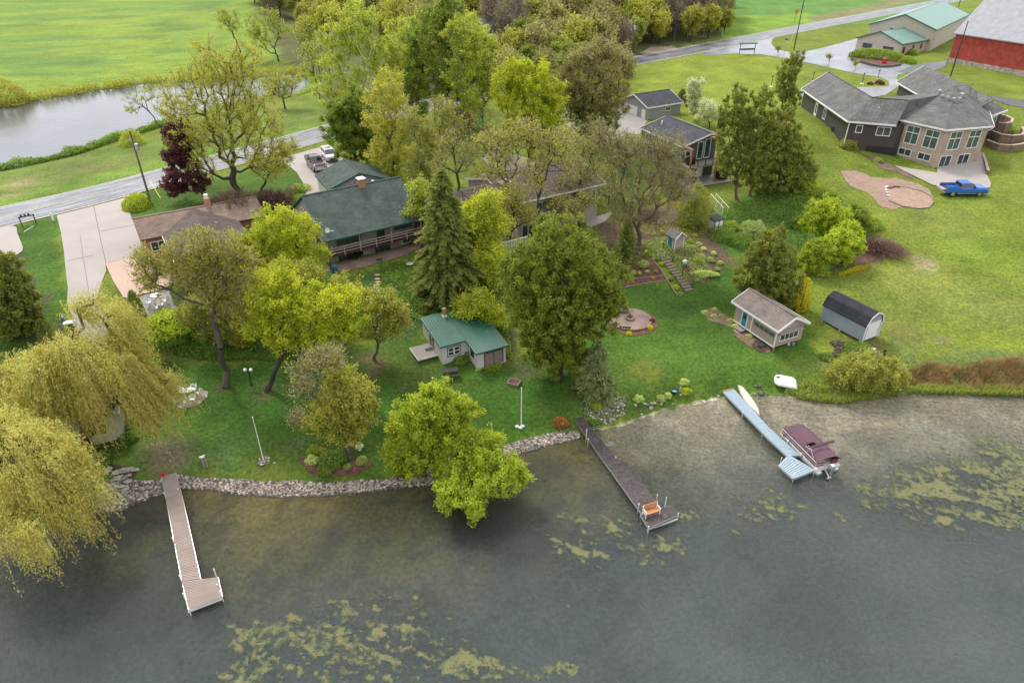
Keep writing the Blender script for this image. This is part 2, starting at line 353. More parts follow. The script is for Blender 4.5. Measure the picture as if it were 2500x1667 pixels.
M['paverg'] = BRICKM('grey_pavers', (.33, .29, .26), (.26, .23, .21), (.14, .12, .11), .4, .3, .015, 'roof')
M['wood'] = MAT('weathered_wood', (.21, .165, .13), .8, .3, 3, stretch=(1, 8, 8), fine=8)
M['woodgrey'] = MAT('grey_timber', (.25, .215, .19), .8, .3, 3, stretch=(1, 8, 8), fine=8)
M['rust'] = MAT('orange_timber', (.36, .15, .07), .7, .25, 4)
M['bench'] = MAT('varnished_orange_slats', (.60, .26, .07), .5, .15, 5)
M['mulch'] = MAT('red_brown_mulch', (.115, .052, .036), .95, .45, 2.0, fine=9, bump=.8, bscale=12)
M['soil'] = MAT('bare_soil', (.16, .10, .07), .95, .3, 1.2, fine=7, bump=.5, bscale=10)
M['sandpit'] = MAT('pale_sand_soil', (.27, .18, .13), .95, .15, .9, fine=6, bump=.4, bscale=9)
M['stone'] = MAT('field_stone', (.33, .29, .25), .85, .4, 1.8, fine=8, bump=.4, bscale=6)
M['stoned'] = MAT('dark_stone', (.12, .11, .10), .8, .35, 2, fine=8, bump=.4)
# shingles
M['sh_green'] = BRICKM('green_grey_shingles', (.078, .102, .088), (.055, .074, .064), (.030, .040, .036), .32, .17, .014, 'roof')
M['sh_green_y'] = BRICKM('green_grey_shingles_cross', (.058, .078, .068), (.040, .053, .047), (.022, .028, .026), .32, .17, .014, 'roof')
M['sh_tan'] = BRICKM('tan_shingles', (.24, .165, .125), (.165, .115, .09), (.085, .06, .05), .34, .18, .016, 'roof')
M['sh_brown'] = BRICKM('brown_shingles', (.115, .085, .076), (.085, .064, .058), (.05, .037, .034), .32, .17, .014, 'roof')
M['sh_dark'] = BRICKM('charcoal_shingles', (.062, .064, .076), (.043, .045, .054), (.025, .026, .03), .32, .17, .014, 'roof')
M['sh_black'] = BRICKM('black_shingles', (.035, .037, .046), (.024, .026, .032), (.014, .014, .017), .3, .16, .014, 'roof')
M['sh_grey'] = BRICKM('grey_shingles', (.150, .142, .134), (.098, .094, .09), (.055, .052, .05), .36, .2, .02, 'roof')
M['sh_greyz'] = BRICKM('grey_shingles_hip', (.160, .152, .143), (.105, .10, .095), (.06, .057, .055), .36, .2, .02, 'roofz')
M['sh_taupe'] = BRICKM('taupe_shingles', (.215, .175, .15), (.165, .135, .118), (.10, .08, .072), .3, .16, .014, 'roof')
M['greenmetal'] = RIBM('green_ribbed_metal', (.016, .085, .055), .3, 'x', .35, .25, .6, .55, patch=(.25, .27, .10))
M['palegreen'] = RIBM('pale_green_ribbed_metal', (.15, .27, .22), .45, 'x', .4, .1, .3, .8)
M['barnroof'] = RIBM('pale_ribbed_barn_metal', (.29, .295, .31), .62, 'x', .75, .12, .4, .7)
M['tanwall'] = RIBM('tan_ribbed_wall', (.47, .42, .35), .3, 'xy', .6, .06, .3, .88)
M['redwall'] = RIBM('red_barn_boards', (.33, .045, .03), .3, 'xy', .75, .3, .4, .75, patch=(.40, .15, .10))
M['brick'] = BRICKM('buff_pink_brick', (.44, .325, .25), (.31, .22, .165), (.42, .36, .30), .26, .10, .014, 'wall', var=.12)
M['brickor'] = BRICKM('orange_brick', (.40, .17, .08), (.32, .13, .06), (.3, .25, .2), .22, .08, .01, 'wall')
M['brownsid'] = RIBM('dark_brown_siding', (.060, .045, .040), .17, 'z', .7, .15, .5, .7)
M['greysid'] = RIBM('grey_siding', (.27, .28, .29), .14, 'z', .65, .08, .4, .8)
M['bluegreysid'] = RIBM('blue_grey_siding', (.25, .29, .33), .13, 'z', .65, .08, .4, .8)
M['darksid'] = RIBM('charcoal_siding', (.085, .082, .085), .17, 'z', .7, .15, .4, .75)
M['tansid'] = RIBM('tan_siding', (.36, .29, .235), .14, 'z', .7, .08, .4, .82)
M['stucco'] = MAT('greige_wall', (.30, .265, .24), .85, .12, 1.2, fine=6, bump=.2)
M['cream'] = RIBM('cream_batten_wall', (.35, .295, .24), .3, 'xy', .7, .1, .4, .65)
M['whitesid'] = RIBM('white_batten_wall', (.58, .55, .53), .3, 'xy', .6, .06, .3, .8)
M['retain'] = BRICKM('retaining_blocks', (.25, .165, .12), (.20, .13, .10), (.10, .07, .055), .45, .2, .02, 'wall')
M['teal'] = MAT('teal_door_paint', (.03, .21, .31), .5, .1)
M['mauve'] = MAT('faded_mauve_door', (.28, .2, .19), .6, .15)
M['maroonframe'] = MAT('maroon_trim', (.08, .03, .028), .6, .1)
M['docktan'] = MAT('tan_composite_planks', (.29, .225, .19), .75, .12, 1.2)
M['dockdark'] = MAT('dark_wet_planks', (.075, .058, .056), .6, .4, 3, fine=7)
M['dockblue'] = MAT('pale_blue_metal_planks', (.30, .38, .44), .5, .08, 2)
M['cover'] = MAT('mauve_boat_cover', (.11, .055, .075), .85, .14, 1.2, bump=.5, bscale=4)
M['maroon'] = MAT('maroon_hull_panels', (.16, .012, .025), .35, .1)
M['alu'] = MAT('aluminium', (.55, .56, .57), .35, .12, 5, metal=.7)
M['canoe'] = MAT('cream_canoe_shell', (.62, .53, .42), .55, .07, 1.5, fine=12)
M['bluepaint'] = MAT('bright_blue_car_paint', (.01, .12, .45), .22, .05, spec=.8)
M['marpaint'] = MAT('dark_maroon_car_paint', (.045, .018, .02), .2, .05, spec=.8)
M['whitepaint'] = MAT('white_car_paint', (.75, .75, .75), .22, .03, spec=.8)
M['carglass'] = GLASS('tinted_car_glass', (.02, .024, .028), .05)
M['lamp_red'] = MAT('red_tail_light', (.4, .02, .02), .25, .1)
M['lamp_clear'] = MAT('clear_headlight', (.6, .6, .6), .1, .1)
M['bedliner'] = MAT('black_bed_liner', (.02, .02, .02), .7, .2)
M['tealplastic'] = MAT('teal_plastic', (.02, .16, .19), .4, .1)
M['greenpaint'] = MAT('dark_green_paint', (.02, .10, .075), .5, .1)
M['yellow'] = MAT('yellow_paint', (.75, .55, .04), .6, .1)
M['yellowline'] = MAT('worn_yellow_line', (.42, .30, .17), .8, .3, 3, fine=5)
M['whiteline'] = MAT('worn_white_line', (.42, .42, .42), .8, .3, 3, fine=5)
M['orange'] = MAT('orange_paint', (.6, .16, .02), .6, .1)
M['red'] = MAT('red_plastic', (.45, .02, .02), .5, .1)
M['globe'] = MAT('white_globe', (.8, .8, .78), .3, .03)
M['blue'] = MAT('blue_plastic', (.03, .12, .4), .5, .1)
M['utility'] = MAT('creosoted_pole', (.13, .105, .085), .85, .3, 4, stretch=(4, 4, .4))
M['poledark'] = MAT('dark_pole', (.04, .035, .03), .8, .3, 4, stretch=(4, 4, .4))
M['log'] = MAT('log_bark', (.10, .075, .065), .9, .4, 5)
M['logend'] = MAT('cut_log_end', (.40, .26, .15), .8, .2, 8)

# leaves : darker .. lighter
def lf(n, *s, **k): M[n] = LEAF(n, s, **k)
lf('l_maple', (.09, .12, .014), (.16, .20, .022), (.25, .29, .03), (.33, .32, .045))
lf('l_yg', (.17, .21, .014), (.28, .33, .018), (.40, .42, .024), (.48, .46, .03))
lf('l_spring', (.17, .19, .028), (.27, .28, .036), (.36, .35, .045), (.30, .26, .065))
lf('l_bright', (.15, .20, .014), (.25, .31, .022), (.34, .39, .03), (.42, .44, .045))
lf('l_green', (.085, .13, .018), (.15, .21, .025), (.22, .28, .035), (.29, .33, .045))
lf('l_light', (.15, .19, .03), (.24, .28, .035), (.34, .37, .045), (.42, .42, .055))
lf('l_willow', (.28, .25, .06), (.42, .375, .085), (.50, .44, .11), (.56, .49, .14))
lf('l_olive', (.13, .15, .03), (.22, .235, .04), (.30, .30, .05), (.36, .33, .06))
lf('l_brown', (.15, .14, .05), (.23, .21, .065), (.31, .28, .08), (.25, .28, .06))
lf('l_cedar', (.095, .115, .022), (.165, .19, .032), (.235, .25, .045), (.30, .29, .055))
lf('l_spruce', (.09, .12, .065), (.15, .185, .11), (.21, .245, .155), (.27, .30, .20))
lf('l_darkspruce', (.07, .09, .02), (.11, .135, .03), (.16, .18, .04), (.20, .215, .05))
lf('l_purple', (.05, .016, .024), (.09, .03, .042), (.14, .05, .062), (.18, .07, .08))
lf('l_gold', (.30, .25, .01), (.45, .38, .015), (.60, .48, .02))
lf('l_hosta', (.14, .22, .05), (.25, .34, .10), (.42, .50, .24), (.52, .58, .34))
lf('l_fern', (.065, .12, .02), (.11, .18, .028), (.17, .25, .04), (.22, .28, .06))
lf('l_groundcover', (.07, .14, .04), (.13, .22, .07), (.22, .30, .14))
lf('l_blossom', (.35, .38, .22), (.55, .56, .42), (.75, .75, .65))
lf('l_twig', (.13, .10, .08), (.20, .155, .12), (.27, .20, .16), trans=.0)
lf('l_redtwig', (.15, .07, .05), (.24, .13, .10), (.32, .19, .15), trans=.05)
lf('l_rusty', (.24, .08, .03), (.38, .15, .05), (.45, .24, .07))
lf('l_reed', (.13, .17, .045), (.27, .19, .075), (.34, .235, .10), (.33, .33, .12))
lf('l_sage', (.13, .17, .08), (.20, .25, .12), (.28, .33, .17), (.33, .36, .20))
lf('l_greytwig', (.22, .18, .12), (.32, .265, .18), (.42, .35, .25), trans=.0)
lf('l_grass', (.10, .15, .02), (.17, .24, .03), (.28, .32, .05), (.34, .28, .12))
lf('l_algae', (.060, .074, .055), (.10, .112, .064), (.15, .152, .075), (.195, .19, .085), trans=0, rough=.9)
# ---------------------------------------------------------------- ground colours by surface type
MXf, MYf = MX.ravel(), MY.ravel(); HZf = HZ.ravel()
_w1 = MXf + (fbm(MXf * .5, MYf * .5, 3, 21) - .5) * 3.0; _w2 = MYf + (fbm(MXf * .5, MYf * .5, 3, 31) - .5) * 3.0
col = np.tile(np.array([.125, .168, .022]), (len(MXf), 1))
def paint(poly, c, f=1.0, k=1.0, warp=True, mod=None):
    global col
    pw = [tuple(GD(a, b)[:2]) for a, b in poly]
    s = sdist(_w1 if warp else MXf, _w2 if warp else MYf, pw); a = sstep(-f, f, s) * k
    if mod is not None: a = a * mod
    col = col * (1 - a[:, None]) + np.array(c) * a[:, None]
def spot(x, y, r, c, k=1.0):
    g = GD(x, y); d = np.hypot(_w1 - g[0], _w2 - g[1]); a = np.exp(-(d / r) ** 2) * k
    global col; col = col * (1 - a[:, None]) + np.array(c) * a[:, None]
lush = (.034, .105, .012); mid = (.055,.13,.016); yel = (.150, .190, .022)
# far fields
paint([(-1200, -60), (560, -60), (700, 0), (640, 130), (500, 180), (300, 190), (60, 240), (-300, 250), (-1200, 300)], (.155, .235, .030), 2)
fm = sstep(.45, .62, fbm(MXf / 30 + MYf / 90, MYf / 9, 4, 77)); paint([(-1200, -60), (560, -60), (560, 60), (420, 160), (-1200, 260)], (.095, .18, .04), 2, .75, mod=fm)
fm2 = sstep(.5, .6, fbm(MXf / 14, MYf / 14, 4, 79)); paint([(-1200, -60), (560, -60), (560, 60), (420, 160), (-1200, 260)], (.19, .26, .035), 2, .55, mod=fm2)
paint([(1640, -90), (3000, -90), (2300, -20), (2000, 50), (1660, 90)], (.095, .20, .04), 1.5)
paint([(1640, 40), (1860, 30), (1900, 50), (1660, 95)], (.15, .25, .03), 1.5)
paint([(1860, 40), (2030, 5), (2100, -10), (2110, 0), (1960, 45), (1870, 62)], (.20, .17, .09), 1, .8)
# wood floor
paint([(560, -90), (1640, -90), (1650, 85), (1480, 130), (1330, 190), (1200, 210), (1110, 190), (900, 260), (760, 280), (720, 170), (640, 130), (600, 30)], (.085, .095, .035), 2)
# meadow between pond and road
paint([(-400, 420), (-400, 540), (0, 475), (220, 425), (400, 375), (750, 290), (740, 230), (560, 250), (380, 310), (180, 355), (0, 388)], (.115, .165, .03), .8)
paint([(-400, 470), (-400, 540), (0, 477), (220, 427), (400, 378), (750, 293), (750, 278), (400, 360), (200, 410), (0, 455)], (.11, .19, .025), .8, .8)
spot(50, 420, 3, (.26, .21, .12), .6); spot(20, 450, 2, (.26, .21, .12), .5); spot(250, 380, 3, (.14, .12, .05), .6); spot(180, 378, 3, (.11, .13, .04), .6); spot(620, 250, 4, (.20, .24, .03), .6)
# front lawns by the road
paint([(0, 525), (130, 500), (160, 640), (155, 770), (0, 800), (-300, 900), (-300, 560)], (.055, .115, .015), .6)
paint([(290, 450), (380, 430), (700, 370), (720, 430), (640, 470), (540, 500), (300, 500)], (.058, .115, .014), .6)
paint([(1000, 300), (1110, 230), (1130, 250), (1080, 330), (1000, 320)], (.045, .11, .015), 1)
paint([(1430, 150), (1500, 140), (1700, 115), (1830, 130), (1850, 260), (1660, 300), (1440, 240)], (.155, .20, .022), 1.5)
# shore lawns
paint([(-300, 850), (60, 770), (300, 780), (400, 830), (560, 835), (830, 800), (950, 780), (1150, 840), (1290, 800), (1430, 640), (1560, 655), (1650, 620), (1690, 590), (1700, 700), (1860, 740), (1880, 860), (1800, 910), (1650, 930), (1340, 990), (1150, 1050), (900, 1110), (600, 1130), (250, 1200), (-400, 1300)], (.060, .115, .016), .9)
paint([(1430, 655), (1550, 675), (1650, 620), (1690, 600), (1690, 700), (1640, 830), (1460, 860), (1440, 790)], (.046, .102, .014), .9, .8)
paint([(1460, 700), (1700, 740), (1860, 800), (1840, 880), (1480, 880)], (.060, .125, .018), 2, .6)
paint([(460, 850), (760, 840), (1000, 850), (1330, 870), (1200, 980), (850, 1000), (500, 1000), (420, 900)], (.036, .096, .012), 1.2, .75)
for x, y, r, c, k in [(1485, 855, 1.6, (.15, .16, .03), .7), (1310, 850, 1.2, (.12, .10, .06), .5), (1370, 910, 1.3, (.15, .12, .08), .7), (1590, 905, 1, (.15, .15, .04), .4), (1835, 840, 1.4, (.13, .15, .03), .5), (1900, 840, 1.3, (.15, .14, .06), .5),
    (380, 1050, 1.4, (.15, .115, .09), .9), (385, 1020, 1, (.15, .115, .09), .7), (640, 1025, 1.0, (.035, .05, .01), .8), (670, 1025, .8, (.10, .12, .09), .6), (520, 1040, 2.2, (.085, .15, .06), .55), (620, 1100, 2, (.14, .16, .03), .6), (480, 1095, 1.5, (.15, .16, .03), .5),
    (860, 835, 1.3, (.12, .075, .05), .8), (950, 860, 2.5, (.09, .12, .03), .6), (1100, 880, 2, (.05, .12, .015), .6), (2075, 760, 2.0, (.17, .15, .06), .6), (1205, 845, 1.6, (.09, .07, .05), .6), (1050, 880, 2, (.08, .10, .02), .4),
    (610, 900, .8, (.1, .08, .05), .7), (520, 890, .8, (.1, .08, .05), .7), (2250, 560, 6, (.12, .20, .02), .5), (2200, 700, 6, (.11, .16, .03), .6), (2330, 830, 5, (.20, .26, .02), .6), (2100, 640, 5, (.19, .20, .045), .6), (2115, 605, 1.6, (.24, .19, .12), .75), (1995, 745, 2, (.19, .19, .05), .4), (2150, 510, 5, (.17, .19, .045), .5), (2000, 700, 4, (.10, .15, .03), .5), (2300, 720, 4, (.17, .17, .05), .5),
    (1990, 800, 2.0, (.13, .10, .06), .8), (2080, 800, 1.6, (.11, .14, .04), .6), (2160, 778, .8, (.2, .16, .1), .8), (1700, 520, 3, (.035, .10, .012), .4), (1620, 480, 2.2, (.12, .09, .065), .8), (1560, 500, 3, (.13, .10, .07), .8)]: spot(x, y, r, c, k)
# steep bank : undergrowth and soil
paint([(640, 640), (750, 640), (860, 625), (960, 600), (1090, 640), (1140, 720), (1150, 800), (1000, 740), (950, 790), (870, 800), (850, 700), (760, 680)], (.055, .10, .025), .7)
paint([(1060, 690), (1150, 690), (1190, 800), (1160, 830), (1120, 740), (1060, 720)], (.075, .055, .045), .8)
paint([(320, 650), (560, 660), (640, 700), (600, 820), (440, 830), (340, 790), (280, 740)], (.07, .10, .025), .8)
paint([(1380, 520), (1450, 480), (1560, 470), (1640, 500), (1680, 560), (1660, 620), (1600, 650), (1540, 560), (1430, 600), (1380, 560)], (.115, .085, .055), .7)
paint([(1660, 470), (1780, 430), (1880, 440), (1990, 500), (2000, 590), (1880, 640), (1830, 600), (1700, 590), (1650, 560)], (.06, .13, .02), .7)
paint([(1720, 500), (1850, 500), (1880, 560), (1800, 580), (1700, 560)], (.08, .15, .045), .7, .7)
paint([(1970, 560), (2010, 530), (2060, 570), (2040, 600), (1900, 630), (1850, 640), (1960, 600)], (.13, .085, .06), .6)
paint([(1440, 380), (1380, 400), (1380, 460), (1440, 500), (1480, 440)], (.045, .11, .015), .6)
paint([(90, 740), (200, 730), (260, 840), (120, 860)], (.09, .08, .05), .8, .7)
paint([(0, 560), (60, 580), (110, 700), (110, 780), (0, 790)], (.06, .07, .035), .5, .8)
paint([(2090, 830), (2200, 800), (2500, 800), (2500, 910), (2100, 905), (1890, 900), (1900, 860)], (.12, .16, .04), .6)
paint([(2150, 430), (2280, 430), (2330, 380), (2450, 380), (2450, 470), (2200, 480)], (.13, .18, .025), 1, .5)
# lake bed and shore strip
sl_ = sdist(MXf, MYf, land_poly); und = sl_ < .04
sand = np.array([.58, .51, .38]); olive = np.array([.23, .19, .04]); muck = np.array([.085, .115, .08])
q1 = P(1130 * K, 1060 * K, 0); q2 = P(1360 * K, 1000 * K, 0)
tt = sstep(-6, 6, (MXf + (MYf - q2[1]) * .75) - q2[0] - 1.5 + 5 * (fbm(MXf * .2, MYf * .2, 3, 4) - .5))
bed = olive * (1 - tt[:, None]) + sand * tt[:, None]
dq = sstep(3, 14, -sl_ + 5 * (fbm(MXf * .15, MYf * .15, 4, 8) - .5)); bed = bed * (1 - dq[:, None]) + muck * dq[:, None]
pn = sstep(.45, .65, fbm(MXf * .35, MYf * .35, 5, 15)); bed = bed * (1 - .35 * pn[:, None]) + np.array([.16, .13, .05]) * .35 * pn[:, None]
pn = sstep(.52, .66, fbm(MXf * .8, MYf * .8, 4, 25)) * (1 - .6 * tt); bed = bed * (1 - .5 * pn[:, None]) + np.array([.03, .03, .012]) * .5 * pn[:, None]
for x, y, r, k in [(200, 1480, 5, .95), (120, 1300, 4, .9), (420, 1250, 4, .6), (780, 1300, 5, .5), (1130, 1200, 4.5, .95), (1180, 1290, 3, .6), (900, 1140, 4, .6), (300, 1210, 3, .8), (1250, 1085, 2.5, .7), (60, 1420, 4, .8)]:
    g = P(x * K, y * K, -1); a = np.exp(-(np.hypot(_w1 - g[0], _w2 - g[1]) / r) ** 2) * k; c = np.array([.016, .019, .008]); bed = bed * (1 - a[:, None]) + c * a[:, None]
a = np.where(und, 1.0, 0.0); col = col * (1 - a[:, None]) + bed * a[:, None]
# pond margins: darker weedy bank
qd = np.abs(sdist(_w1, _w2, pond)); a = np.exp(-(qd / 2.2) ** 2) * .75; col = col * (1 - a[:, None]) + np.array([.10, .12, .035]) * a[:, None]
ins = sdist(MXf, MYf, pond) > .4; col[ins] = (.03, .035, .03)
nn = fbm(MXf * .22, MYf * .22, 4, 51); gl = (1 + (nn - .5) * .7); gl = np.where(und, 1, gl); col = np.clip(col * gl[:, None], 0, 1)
ny_, nx_ = MX.shape
idx = np.arange(nx_ * ny_).reshape(ny_, nx_)
Fq = np.stack([idx[:-1, :-1], idx[:-1, 1:], idx[1:, 1:], idx[1:, :-1]], -1).reshape(-1, 4)
gm, t, b = newmat('ground_surface')
at = N(t, 'ShaderNodeAttribute', attribute_name='gcol'); tc = N(t, 'ShaderNodeTexCoord')
def _n(sc, det, lo, hi, p0=.3, p1=.7, st=None):
    n = N(t, 'ShaderNodeTexNoise', i_Scale=sc, i_Detail=det); s = tc.outputs['Object']
    if st: mp = N(t, 'ShaderNodeMapping'); mp.inputs['Scale'].default_value = st; mp.inputs['Rotation'].default_value = (0, 0, .5); t.links.new(s, mp.inputs[0]); s = mp.outputs[0]
    t.links.new(s, n.inputs['Vector']); r = ramp(t, [(p0, lo), (p1, hi)]); t.links.new(n.outputs[0], r.inputs[0]); return n, r
n1, r1 = _n(.45, 6, (.86, .88, .9), (1.14, 1.1, 1.08)); n2, r2 = _n(3.2, 6, (.60, .66, .62), (1.42, 1.32, 1.35)); n3, r3 = _n(.9, 3, (.93, .95, .95), (1.08, 1.05, 1.02), st=(.25, 2.2, 1)); n4, r4 = _n(11, 3, (.70, .72, .70), (1.35, 1.30, 1.35))
o_ = at.outputs['Color']
for r in (r1, r2, r3, r4):
    mm = N(t, 'ShaderNodeMix', data_type='RGBA', blend_type='MULTIPLY'); mm.inputs[0].default_value = 1; t.links.new(o_, mm.inputs[6]); t.links.new(r.outputs[0], mm.inputs[7]); o_ = mm.outputs[2]
t.links.new(o_, b.inputs['Base Color']); b.inputs['Roughness'].default_value = .95; b.inputs['Specular IOR Level'].default_value = .15
bp = N(t, 'ShaderNodeBump', i_Strength=.55, i_Distance=.12); t.links.new(n2.outputs[0], bp.inputs['Height']); t.links.new(bp.outputs[0], b.inputs['Normal'])
ground = npmesh('ground', np.stack([MXf, MYf, HZf], 1), Fq, gm, smooth=True); tag(ground, kind='structure')
ca = ground.data.attributes.new('gcol', 'FLOAT_COLOR', 'POINT'); ca.data.foreach_set('color', np.hstack([col, np.ones((len(col), 1))]).astype(np.float32).ravel())

# ---------------------------------------------------------------- water
def water_mat(name, body, k_att, ripple, rscale, rough=.2, refl=1.0):
    m, t, b = newmat(name); t.nodes.remove(b); out = t.nodes['Material Output']
    at = N(t, 'ShaderNodeAttribute', attribute_name='tint'); tc = N(t, 'ShaderNodeTexCoord')
    mp = N(t, 'ShaderNodeMapping'); mp.inputs['Scale'].default_value = (1, 2.6, 1); mp.inputs['Rotation'].default_value = (0, 0, R(-28)); t.links.new(tc.outputs['Object'], mp.inputs[0])
    n0 = N(t, 'ShaderNodeTexNoise', i_Scale=.06, i_Detail=2.0); t.links.new(tc.outputs['Object'], n0.inputs['Vector'])
    ad = N(t, 'ShaderNodeMix', data_type='RGBA', blend_type='ADD'); ad.inputs[0].default_value = 1
    sc_ = N(t, 'ShaderNodeVectorMath', operation='SCALE'); sc_.inputs['Scale'].default_value = 9.0; t.links.new(n0.outputs['Color'], sc_.inputs[0]); t.links.new(mp.outputs[0], ad.inputs[6]); t.links.new(sc_.outputs[0], ad.inputs[7])
    n1 = N(t, 'ShaderNodeTexNoise', i_Scale=rscale, i_Detail=3.0, i_Roughness=.55); t.links.new(ad.outputs[2], n1.inputs['Vector'])
    n2 = N(t, 'ShaderNodeTexNoise', i_Scale=rscale * .28, i_Detail=2.0); t.links.new(ad.outputs[2], n2.inputs['Vector'])
    sm = N(t, 'ShaderNodeMath', operation='ADD'); t.links.new(n1.outputs[0], sm.inputs[0]); t.links.new(n2.outputs[0], sm.inputs[1])
    bp = N(t, 'ShaderNodeBump', i_Strength=ripple, i_Distance=.45); t.links.new(sm.outputs[0], bp.inputs['Height'])
    df = N(t, 'ShaderNodeBsdfDiffuse'); t.links.new(bp.outputs[0], df.inputs['Normal'])
    bn = N(t, 'ShaderNodeTexNoise', i_Scale=.12, i_Detail=5.0); t.links.new(tc.outputs['Object'], bn.inputs['Vector'])
    rr = ramp(t, [(.32, mul(body, .78)), (.68, mul(body, 1.22))]); t.links.new(bn.outputs[0], rr.inputs[0]); t.links.new(rr.outputs[0], df.inputs[0])
    tp = N(t, 'ShaderNodeBsdfTransparent'); tp.inputs[0].default_value = (.96, .98, .94, 1)
    m1 = N(t, 'ShaderNodeMixShader'); t.links.new(at.outputs['Fac'], m1.inputs[0]); t.links.new(tp.outputs[0], m1.inputs[1]); t.links.new(df.outputs[0], m1.inputs[2])
    gl = N(t, 'ShaderNodeBsdfGlossy', i_Roughness=rough); t.links.new(bp.outputs[0], gl.inputs['Normal'])
    fr = N(t, 'ShaderNodeFresnel', i_IOR=1.33); t.links.new(bp.outputs[0], fr.inputs['Normal'])
    mm = N(t, 'ShaderNodeMath', operation='MULTIPLY', use_clamp=True); mm.inputs[1].default_value = refl; t.links.new(fr.outputs[0], mm.inputs[0])
    m2 = N(t, 'ShaderNodeMixShader'); t.links.new(mm.outputs[0], m2.inputs[0]); t.links.new(m1.outputs[0], m2.inputs[1]); t.links.new(gl.outputs[0], m2.inputs[2]); t.links.new(m2.outputs[0], out.inputs[0])
    return m
wx = axis(-60, 90, 1.0, -2500, 2500, 1.2); wy = axis(14, 66, 1.0, -1500, 72, 1.2); wX, wY = np.meshgrid(wx, wy)
wd = -sdist(wX, wY, land_poly); wdepth = np.where(wd > .6, .12 + .105 * wd, np.maximum(wd, 0) * .25)
op = 1 - np.exp(-wdepth * .36)
wi = np.arange(wX.size).reshape(wX.shape); WF = np.stack([wi[:-1, :-1], wi[:-1, 1:], wi[1:, 1:], wi[1:, :-1]], -1).reshape(-1, 4)
lake = npmesh('lake_water', np.stack([wX.ravel(), wY.ravel(), np.zeros(wX.size)], 1), WF, water_mat('lake_water', (.078, .094, .096), 1, .5, 3.4, refl=1.3), tint=op.ravel()); tag(lake, kind='structure')
pb = MB(); pp = [(x, y) for x, y in pond]; cxy = np.mean(pp, 0)
px_ = axis(-210, 0, 2.5, -212, 2); py_ = axis(60, 210, 2.5, 58, 212); qX, qY = np.meshgrid(px_, py_); ins = sdist(qX, qY, pond) > -3.5
pi_ = np.arange(qX.size).reshape(qX.shape); keep = ins[:-1, :-1] & ins[1:, 1:] & ins[1:, :-1] & ins[:-1, 1:]
PF = np.stack([pi_[:-1, :-1], pi_[:-1, 1:], pi_[1:, 1:], pi_[1:, :-1]], -1)[keep]
pw_ = npmesh('pond_water', np.stack([qX.ravel(), qY.ravel(), np.full(qX.size, PZ)], 1), PF, water_mat('pond_water', (.075, .08, .10), 1, .06, 1.4, .12, 1.35), tint=np.full(qX.size, .93)); tag(pw_, kind='structure')

